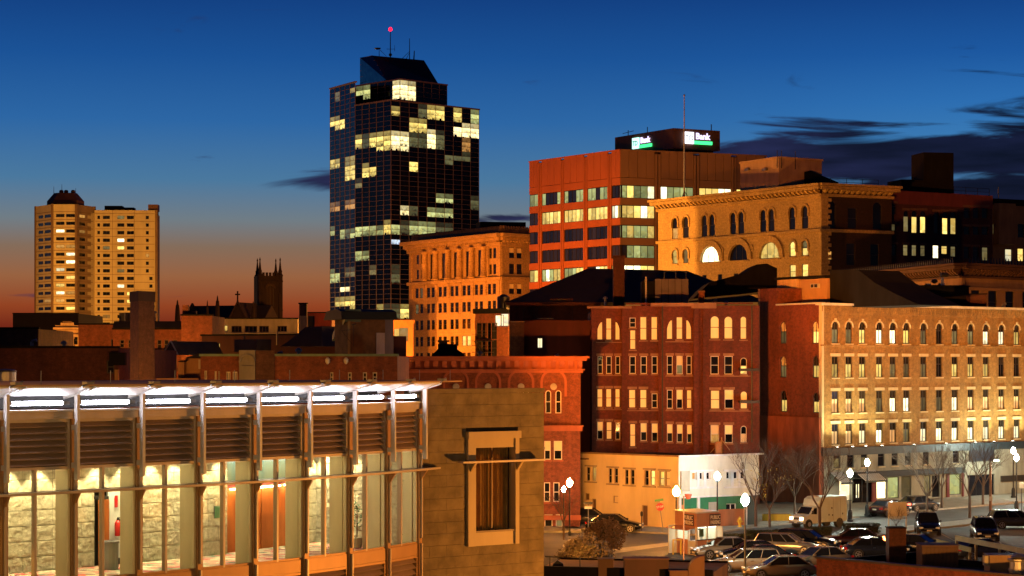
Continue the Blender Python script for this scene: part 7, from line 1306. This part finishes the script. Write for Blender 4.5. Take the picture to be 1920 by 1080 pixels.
mb = MB(); mb.prism_z(ex(.97), zr0 - .06, zr0 - .01); obj('ceiling_light', mb, emit('booth_ceiling', (.95, .97, .85), 5), B.o)
bk1, bk2 = Fr.pts(f2.B, f2.B + (f1.A - f1.B)), Fr.pts(f1.A + (f2.B - f2.A), f1.A); B.part(f1, 'back_wall', MB().box(0, f1.len, f2.len * .93, f2.len * .97, 0, zr0), plain('booth_inside', (.6, .6, .5), .7)); B.part(f2, 'end_wall', MB().box(.2, f2.len, f1.len * .95, f1.len * .98, 0, zr0), plain('booth_inside', (.6, .6, .5), .7)); B.part(f2, 'counter', MB().box(.15, f2.len - .15, .15, .6, zw0 - .08, zw0 - .02), BT)
B.part(f2, 'notice', MB().box(.35, .8, .05, .07, zw0 + .25, zr0 - .15), plain('notice_dark', (.1, .14, .06), .6)); B.part(f2, 'cabinet', MB().box(1.0, 1.35, .6, .9, .1, zr0 - .3), TRIM_W); B.part(f1, 'stool', MB().lathe([(.16, .1), (.03, .15), (.03, .6), (.17, .62), (.17, .68)], 10, (f1.U(1298), .8, 0)), TRIM_D)
B.part(f1, 'awning', MB().prism_x([(-.7, zr0 - .22), (-.02, zr0 - .05), (-.02, zr0 - .0), (-.7, zr0 - .17)], -.3, f1.len * .95), BW)
SGN = plain('sign_maroon', (.06, .012, .012), .5); LET = plain('sign_cream_letters', (.75, .6, .42), .5, bump=0)
def psign(f, xa, xb):
    yo = -.12; ua, ub = f.U(xa), f.U(xb); z0, z1 = zr0 + .08, zr1 - .1; o = B.part(f, 'parking_sign', MB().box(ua, ub, yo - .04, yo, z0, z1), SGN); w_ = ub - ua
    for k, s_ in enumerate(('PUBLIC', 'PARKING')):
        m = text_mesh(s_, (z1 - z0) * .5, LET, .008, .004); bw = max(v.co.x for v in m.vertices) * 2
        for v in m.vertices: v.co.x *= min(1.0, w_ * .9 / bw)
        put('lettering', m, o, ((ua + ub) / 2, yo - .052, z1 - (z1 - z0) * (.46 + .44 * k)))
psign(f1, 1285, 1304); psign(f2, 1328, 1348)
# bollard and barrier at booth
b0 = G(1262, 1040); t = thing('booth_guard_rail', 'yellow guard rail standing left of the parking booth', 'guard rail', tuple(b0)); YEL = plain('safety_yellow', (.6, .4, .03), .6)
for x in (0, .55): obj('post', MB().tube((x, 0, 0), (x, 0, 1.1), .05, n=8), YEL, t)
obj('rail', MB().tube((0, 0, 1.05), (.55, 0, 1.05), .04, n=8), YEL, t)
# signs
b0 = G(1244, 998, .1); t = thing('stop_sign', 'leaning red stop sign with a green street name plate by the cream wall', 'sign', tuple(b0)); t.rotation_euler = (0, R(-8), 0); hs = 2.05
obj('post', MB().tube((0, 0, 0), (0, 0, 2.6), .035, n=6), STEEL, t); oc = MB(); oc.prism_y([(.34 * math.cos(R(22.5 + 45 * i)), hs + .34 * math.sin(R(22.5 + 45 * i))) for i in range(8)], -.07, -.045); pl = obj('plate', oc, paint('stop_red', (.5, .02, .02), .4), t); put('lettering', text_mesh('STOP', .24, paint('stop_white', (.8, .8, .8), .4), .004, .0), pl, (0, -.078, hs - .08)); obj('street_plate', MB().box(-.35, .35, -.06, -.04, 2.5, 2.68), paint('street_green', (.08, .3, .06), .4), t)
b0 = G(1103, 1004, .0); t = thing('one_way_sign', 'small black and white street sign on a thin post by the bushes', 'sign', tuple(b0)); obj('post', MB().tube((0, 0, 0), (0, 0, 2.6), .035, n=6), STEEL, t); obj('plate', MB().box(-.35, .35, -.05, -.03, 2.45, 2.65), paint('sign_black', (.02, .02, .02), .4), t); obj('plate', MB().box(-.3, .3, -.05, -.03, 2.1, 2.3), paint('stop_white', (.8, .8, .8), .4), t)
b0 = G(1203, 996, .1); t = thing('parking_meter', 'dark parking meter post at the kerb by the cream wall', 'meter', tuple(b0)); obj('post', MB().tube((0, 0, 0), (0, 0, 1.2), .04, n=6), IRON, t); obj('head', MB().lathe([(.08, 1.2), (.11, 1.3), (.11, 1.5), (.04, 1.6)], 8), IRON, t)
b0 = G(1387, 988, .12); t = thing('fire_hydrant', 'yellow fire hydrant on the pavement by the orange shop panel', 'hydrant', tuple(b0)); obj('barrel', MB().lathe([(.2, 0), (.2, .06), (.13, .08), (.13, .55), (.17, .57), (.17, .62), (.12, .72), (.04, .8), (.04, .86)], 12), YEL, t, smooth=False); obj('nozzle', MB().tube((-.24, 0, .45), (.24, 0, .45), .06, n=8), YEL, t); obj('nozzle', MB().tube((0, -.22, .42), (0, 0, .42), .07, n=8), YEL, t)
b0 = G(1456, 976, .12); t = thing('yellow_planter_box', 'low yellow box planter behind the bushy bare tree', 'planter', tuple(b0)); obj('box', MB().box(-1.2, 1.2, -.25, .25, 0, .55), plain('planter_yellow', (.55, .36, .03), .7), t); obj('soil', MB().box(-1.1, 1.1, -.2, .2, .551, .6), TRIM_B, t)
p0 = G(1666, 1003, .0); t = thing('blank_sign_board', 'blank white board on two posts beside the street', 'sign', tuple(p0)); dd = p0.y; zz = lambda y: lampz(y, dd); wd = 33 / FPX * dd
obj('post', MB().box(-.04, .04, -.04, .04, 0, zz(941)), TRIM_W, t); obj('post', MB().box(wd - .04, wd + .04, -.04, .04, 0, zz(943)), TRIM_W, t); obj('board', MB().box(-.02, wd + .02, -.09, -.045, zz(968), zz(941)), plain('board_cream', (.66, .55, .36), .6, amt=.15), t); obj('lower_strip', MB().box(.05, wd - .2, -.08, -.05, zz(973), zz(968.5)), plain('strip_blue_white', (.55, .62, .7), .4), t)
q = (P(1918, 0, 196)); 
b0 = G(1906, 958, .12); t = thing('kerb_notice', 'small tan notice plate on a short post by the right lamp', 'sign', (b0.x + .35, b0.y - .4, .12)); obj('post', MB().tube((0, 0, 0), (0, 0, 2.6), .03, n=6), IRON, t); obj('plate', MB().box(-.2, .2, -.05, -.03, 2.1, 2.65), plain('notice_tan', (.4, .3, .2), .6), t)
# ================================================================== near roofs along the bottom edge
PBR = brick('parapet_brick', (.30, .07, .03), (.23, .05, .024), (.16, .07, .04), amt=.35); zr_ = 4.0
fr1 = Fr(1531, 104.4, 2000, 93.5); B = Bld('low_brick_roof', 'low brick building edge with dark flat roof at the bottom right', 'building', fr1); B.part(fr1, 'parapet_wall', MB().box(0, fr1.len, 0, .35, 0, zr_), PBR); B.part(fr1, 'coping', MB().box(-.05, fr1.len, -.08, .42, zr_, zr_ + .09), plain('dark_metal_coping', (.07, .05, .04), .6)); B.part(fr1, 'roof', MB().box(0, fr1.len, .36, 9, 0, zr_ - .75), TAR); B.part(fr1, 'side_parapet', MB().box(0, .3, .43, 9, 0, zr_ - .1), TAR); B.part(fr1, 'rear_parapet', MB().box(.31, fr1.len, 8.7, 9, 0, zr_ - .45), TAR)
def rbox(name, label, cat, x0, x1, ytop, ybot, d, dep, mat, extra=None):
    f = Fr(x0, d, x1, d); t = thing(name, label, cat, (f.A.x, f.A.y, f.Z(x0, ybot))); h = f.Z(x0, ytop) - f.Z(x0, ybot); obj('casing', MB().box(0, f.len, 0, dep, -.5, h), mat, t); obj('lid', MB().box(-.04, f.len + .04, -.04, dep + .04, h, h + .05), extra or mat, t); return t, f, h
rbox('brick_roof_pier', 'dark brick roof pier below the blank sign board', 'chimney', 1667, 1699, 991, 1052, 106, .9, BRD, TAR)
t, f, h = rbox('roof_air_unit', 'brown slatted rooftop air unit right of the brick pier', 'air unit', 1729, 1797, 1024, 1056, 103, 1.5, plain('unit_brown', (.10, .05, .035), .6))
for i in range(9): obj('slat', MB().box(f.len * i / 9 + .03, f.len * (i + 1) / 9 - .03, -.06, -.01, -.3, h - .06), plain('unit_brown', (.10, .05, .035), .6), t)
t, f, h = rbox('roof_duct', 'tan sheet metal roof duct at the right edge', 'duct', 1856, 1912, 1043, 1070, 99, 1.2, plain('duct_tan', (.30, .2, .12), .5, .3)); obj('end_plate', MB().box(-.22, -.045, .1, .5, h - .45, h + .02), plain('plate_pale', (.5, .46, .36), .6), t)
p0 = P(1910, 1075, 97); t = thing('metal_drum', 'shiny metal drum vent in the bottom right corner', 'vent', tuple(p0)); GV = plain('galvanised', (.42, .42, .4), .35, .8, bump=0); obj('drum', MB().lathe([(.42, -.6), (.42, .1), (.47, .12), (.47, .2), (.42, .22), (.4, .55), (.5, .6), (.5, .66), (.1, .7)], 20), GV, t); obj('cap', MB().lathe([(.3, .7), (.38, .75), (.1, .9)], 16), GV, t)
# yellow guard rails over the lot edge
YB = plain('rail_yellow', (.58, .36, .10), .6, amt=.2)
def beam(label, a, b_, posts):
    t = thing('guard_rail', label, 'guard rail', tuple(a), 0, 'yellow guard rails'); v = b_ - a; n_ = Vector((-v.y, v.x, 0)).normalized() * .06; mb = MB(); w_ = .2
    lo = [(0, 0, 0), tuple(v)]; mb.prism_y([(0, 0), (v.x, v.z), (v.x, v.z + .3), (0, .3)], 0, .01) if False else None
    m2 = MB(); A0 = -n_; A1 = n_; m2.v += [tuple(A0), tuple(A1), tuple(v + A1), tuple(v + A0)] + [tuple(p_ + Vector((0, 0, .3))) for p_ in (A0, A1, v + A1, v + A0)]
    for q_ in ((0, 1, 2, 3), (4, 5, 6, 7), (0, 1, 5, 4), (1, 2, 6, 5), (2, 3, 7, 6), (3, 0, 4, 7)): m2.f.append(q_); m2.mi.append(0)
    obj('beam', m2, YB, t)
    for k in posts: c = v * k; obj('post', MB().box(c.x - .07, c.x + .07, c.y - .07, c.y + .07, -a.z, c.z), YB, t)
beam('upper yellow guard rail sloping down to the right edge', P(1792, 1013, 128), P(1945, 1043, 121), (.01, .26, .55, .85)); beam('lower yellow guard rail behind the brown air unit', P(1757, 1020, 132), P(1822, 1036, 130), (.3, .95))
# low roof left
fr2 = Fr(1008, 103, 1336, 101); B = Bld('low_dark_roof', 'low flat roof with dark parapet below the bushes', 'building', fr2); B.part(fr2, 'roof', MB().box(0, fr2.len, .3, 5.2, 0, 3.62), plain('tan_roof_felt', (.34, .2, .1), .85, amt=.3)); B.part(fr2, 'parapet', MB().box(0, fr2.len, 0, .29, 0, 3.75), TAR); B.part(fr2, 'rear_curb', MB().box(0, fr2.len, 5.21, 5.4, 0, 3.7), TAR)
railp = MB(); 
for x in (1021, 1078): railp.tube((fr2.U(x), 1.2, 3.6), (fr2.U(x), 1.2, 4.15), .03, n=5)
railp.tube((fr2.U(1012), 1.2, 4.12), (fr2.U(1078), 1.2, 4.05), .03, n=5); B.part(fr2, 'hand_rail', railp, IRON)
p0 = P(1047, 1068, 104); t = thing('roof_floodlight', 'dark tilted roof floodlight housing by the stone wall corner', 'floodlight', tuple(p0)); hs_ = MB().prism_y([(-.35, 0), (.3, 0), (.22, .3), (-.05, .48), (-.25, .3)], -.2, .2); obj('housing', hs_, IRON, t); obj('bracket', MB().box(-.38, .38, -.1, .1, -.14, -.06).tube((0, 0, -.1), (0, 0, .1), .04, n=6), IRON, t)
rbox('roof_box', 'narrow dark leaning roof box right of the dark bush', 'plant enclosure', 1122, 1150, 1050, 1078, 102.2, .8, plain('box_brown', (.13, .07, .045), .7)); rbox('roof_box', 'long dark brown roof box left of the curved hood', 'plant enclosure', 1171, 1254, 1049, 1083, 101.6, 1.0, plain('box_maroon', (.09, .03, .022), .6), plain('box_maroon_lid', (.2, .08, .05), .6))
f = Fr(1256, 101, 1330, 101); t = thing('curved_vent_hood', 'curved brown vent hood with a low duct at the bottom edge', 'vent', (f.A.x, f.A.y, f.Z(1290, 1083))); HD = plain('hood_brown', (.24, .11, .06), .6); u0, u1 = f.U(1291), f.U(1321); r_ = (u1 - u0); pts_ = [(u1, -.3), (u1, r_ * 1.32)] + [(u1 - r_ * math.sin(a), r_ * .35 + r_ * math.cos(a)) for a in [k * math.pi / 16 for k in range(9)]] + [(u0, -.3)]
obj('hood', MB().prism_y(pts_, 0, .7), HD, t); obj('duct', MB().box(0, u0 - .01, .05, .6, -.3, .28), HD, t); obj('duct_lid', MB().box(-.05, u0 - .02, .0, .65, .281, .33), HD, t)
# ================================================================== lights: facade floodlights on the beige fascia
def flood(label, fr_, px, z, power, col, tilt):
    q = fr_.w(fr_.U(px), -.95); t = thing('facade_floodlight', label, 'floodlight', (q[0], q[1], z), fr_.a, 'floodlights on the beige block fascia'); obj('housing', MB().box(-.15, .15, -.08, .08, -.1, .02), IRON, t); obj('lens', MB().box(-.12, .12, -.06, .06, .021, .03), emit('flood_lens', (1, .95, .8), 20, False), t); obj('arm', MB().box(-.03, .03, .0, .75, -.12, -.101), IRON, t)
    l = bpy.data.lights.new('flood_beam', 'SPOT'); l.energy = power; l.color = col; l.spot_size = R(130); l.spot_blend = .9; l.shadow_soft_size = .08; o = bpy.data.objects.new('flood_beam', l); COL.link(o); o.parent = t; o.location = (0, 0, .05); o.rotation_euler = (R(180) - tilt, 0, 0)
for i, (px, p_) in enumerate(((1556, 1300), (1585, 1300), (1610, 1200), (1640, 800), (1700, 500), (1760, 500), (1815, 900), (1850, 1300), (1885, 1400), (1915, 1400))):
    flood('small floodlight on the dark fascia of the beige block, ' + ['first', 'second', 'third', 'fourth', 'fifth', 'sixth', 'seventh', 'eighth', 'ninth', 'tenth'][i] + ' from the red brick side', fF, px, z_at(840) + .12, p_ * 2.0, (1, .95, .54), R(-16))
# sodium street lamps down in the streets, plus unseen ones added for their light
def lamps(rows, where, col=SOD, aim=None, cone=64):
    for k, (x, y, h, p_) in enumerate(rows): hidden_lamp(x, y, h, p_ * LK, col, 'sodium street lamp %s' % where + ('' if len(rows) == 1 else ', ' + ('the first', 'the second', 'the third', 'the fourth')[k] + ' of its row'), 'street lamps ' + where, aim, cone)
LK = 1.0; SODR = (1.0, .27, .025); SODY = (1.0, .42, .06); NEARC = (1.0, .58, .17)
lamps(((-55, 690, 12, 330000), (-170, 700, 12, 420000), (-110, 640, 12, 330000)), 'below the apartment tower', SODY)
lamps(((-34, 462, 11, 85000), (-38, 435, 11, 130000), (-18, 420, 11, 120000)), 'before the classical office block', SODR, (-11, 465, 26), 100)
lamps(((-52, 520, 11, 60000), (-14, 515, 11, 60000)), 'at the foot of the glass tower')
lamps(((-16, 398, 11, 90000), (-4, 376, 11, 90000)), 'before the bank office block', SODR)
lamps(((-14, 325, 12, 95000), (6, 281, 12, 75000)), 'before the arched stone building', SOD)
lamps(((-50, 300, 12, 820000),), 'added unseen far to the left of the arched stone building', SOD, (36, 328, 36), 34)  # unseen spot added to light the rooftop penthouse and arched facade
lamps(((36, 262, 11, 14000), (48, 238, 11, 9000)), 'behind the long beige block')
lamps(((-22, 152, 8, 1500), (-12, 155, 8, 1300), (-3, 158, 8, 1100)), 'behind the convention hall', SODR)
lamps(((.3, 118, 11.2, 470000),), 'added unseen on a tall mast behind the convention hall', SODR, (18, 205, 23), 28)  # unseen spot added and aimed to light the centre building
lamps(((1.2, 119, 11.2, 700000),), 'added unseen on the second tall mast behind the convention hall', SODR, (44, 212, 27.5), 23)  # unseen spot added and aimed at the upper beige block
lamps(((.9, 121, 8, 80000),), 'added unseen low behind the convention hall', SOD, (22, 165, 0), 60)  # unseen spot added to turn the parking lot amber
lamps(((-30, 128, 9, 4800), (-18, 124, 9, 4200), (-38, 195, 9, 26000), (-26, 192, 9, 20000)), 'between the low roofs')
lamps(((-62, 279, 10, 24000), (-33, 262, 10, 7000), (-46, 216, 9, 9000)), 'beside the small classical front')
lamps(((14, 48, 16.0, 3000), (-8, 38, 7.0, 10000)), 'on the near street out of view', NEARC)  # first is a mast lamp right of the view, added for the stone wall
lamps(((-27, 62, 17, 9000),), 'on a mast left of the view', SODY)
lamps(((1.4, 113, 9, 2500),), 'added unseen just behind the stone wall corner')  # unseen lamp added to light the low roof, lot and bushes
lamps(((16, 78, 3.0, 32000),), 'added unseen under the lower right of the view')  # unseen lamp added to light the near parapet and guard rails
lamps(((66, 186, 9, 50000), (62, 200, 8, 9000)), 'further along the street to the right', SOD)

# ================================================================== small roof clutter
def vent(label, px, d, zroof, h, r=.12, kind=0):
    q = P(px, 0, d); t = thing('roof_vent', label, 'vent', (q.x, q.y, zroof), 0, 'small roof vents')
    obj('pipe', MB().tube((0, 0, -.3), (0, 0, h), r, n=8), STEEL, t)
    if kind == 0: obj('cowl', MB().lathe([(r * 1.9, h - .02), (r * 1.9, h + .12), (r * .4, h + .26)], 8), STEEL, t)
    else: obj('elbow', MB().tube((0, 0, h), (r * 3, 0, h + r), r, n=8), STEEL, t)
for i, (px, d, zr0, h, k, lb) in enumerate(((1135, 212, 18.9, 1.1, 0, 'capped roof vent left of the tall chimney on the centre building'), (1338, 212, 18.9, .9, 1, 'bent vent pipe right of the chimney stub on the centre building'), (1362, 214, 18.9, .7, 0, 'small capped vent near the right end of the centre building roof'),
        (1680, 214, 18.8, .8, 0, 'small capped vent on the beige block roof left of the plant box'), (1880, 222, 18.8, .9, 1, 'bent vent pipe on the beige block roof near the right edge'), (560, 148, 13.6, .8, 0, 'capped vent on the roof of the low brick wing'), (520, 147, 13.6, .6, 1, 'bent vent pipe on the roof of the low brick wing'), (120, 158, 14.3, .7, 0, 'capped vent on the long dark brick building roof'), (60, 160, 14.3, .9, 1, 'bent vent pipe on the long dark brick building roof'),
        (900, 186, 13.7, .7, 0, 'capped vent on the corniced brick building roof left of the annex'), (1040, 186, 13.7, .5, 1, 'bent vent pipe on the corniced brick building roof before the annex'), (290, 222, 17.8, 1.0, 0, 'capped vent on the black roof of the red brick row house'))): vent(lb, px, d, zr0, h, .12, k)
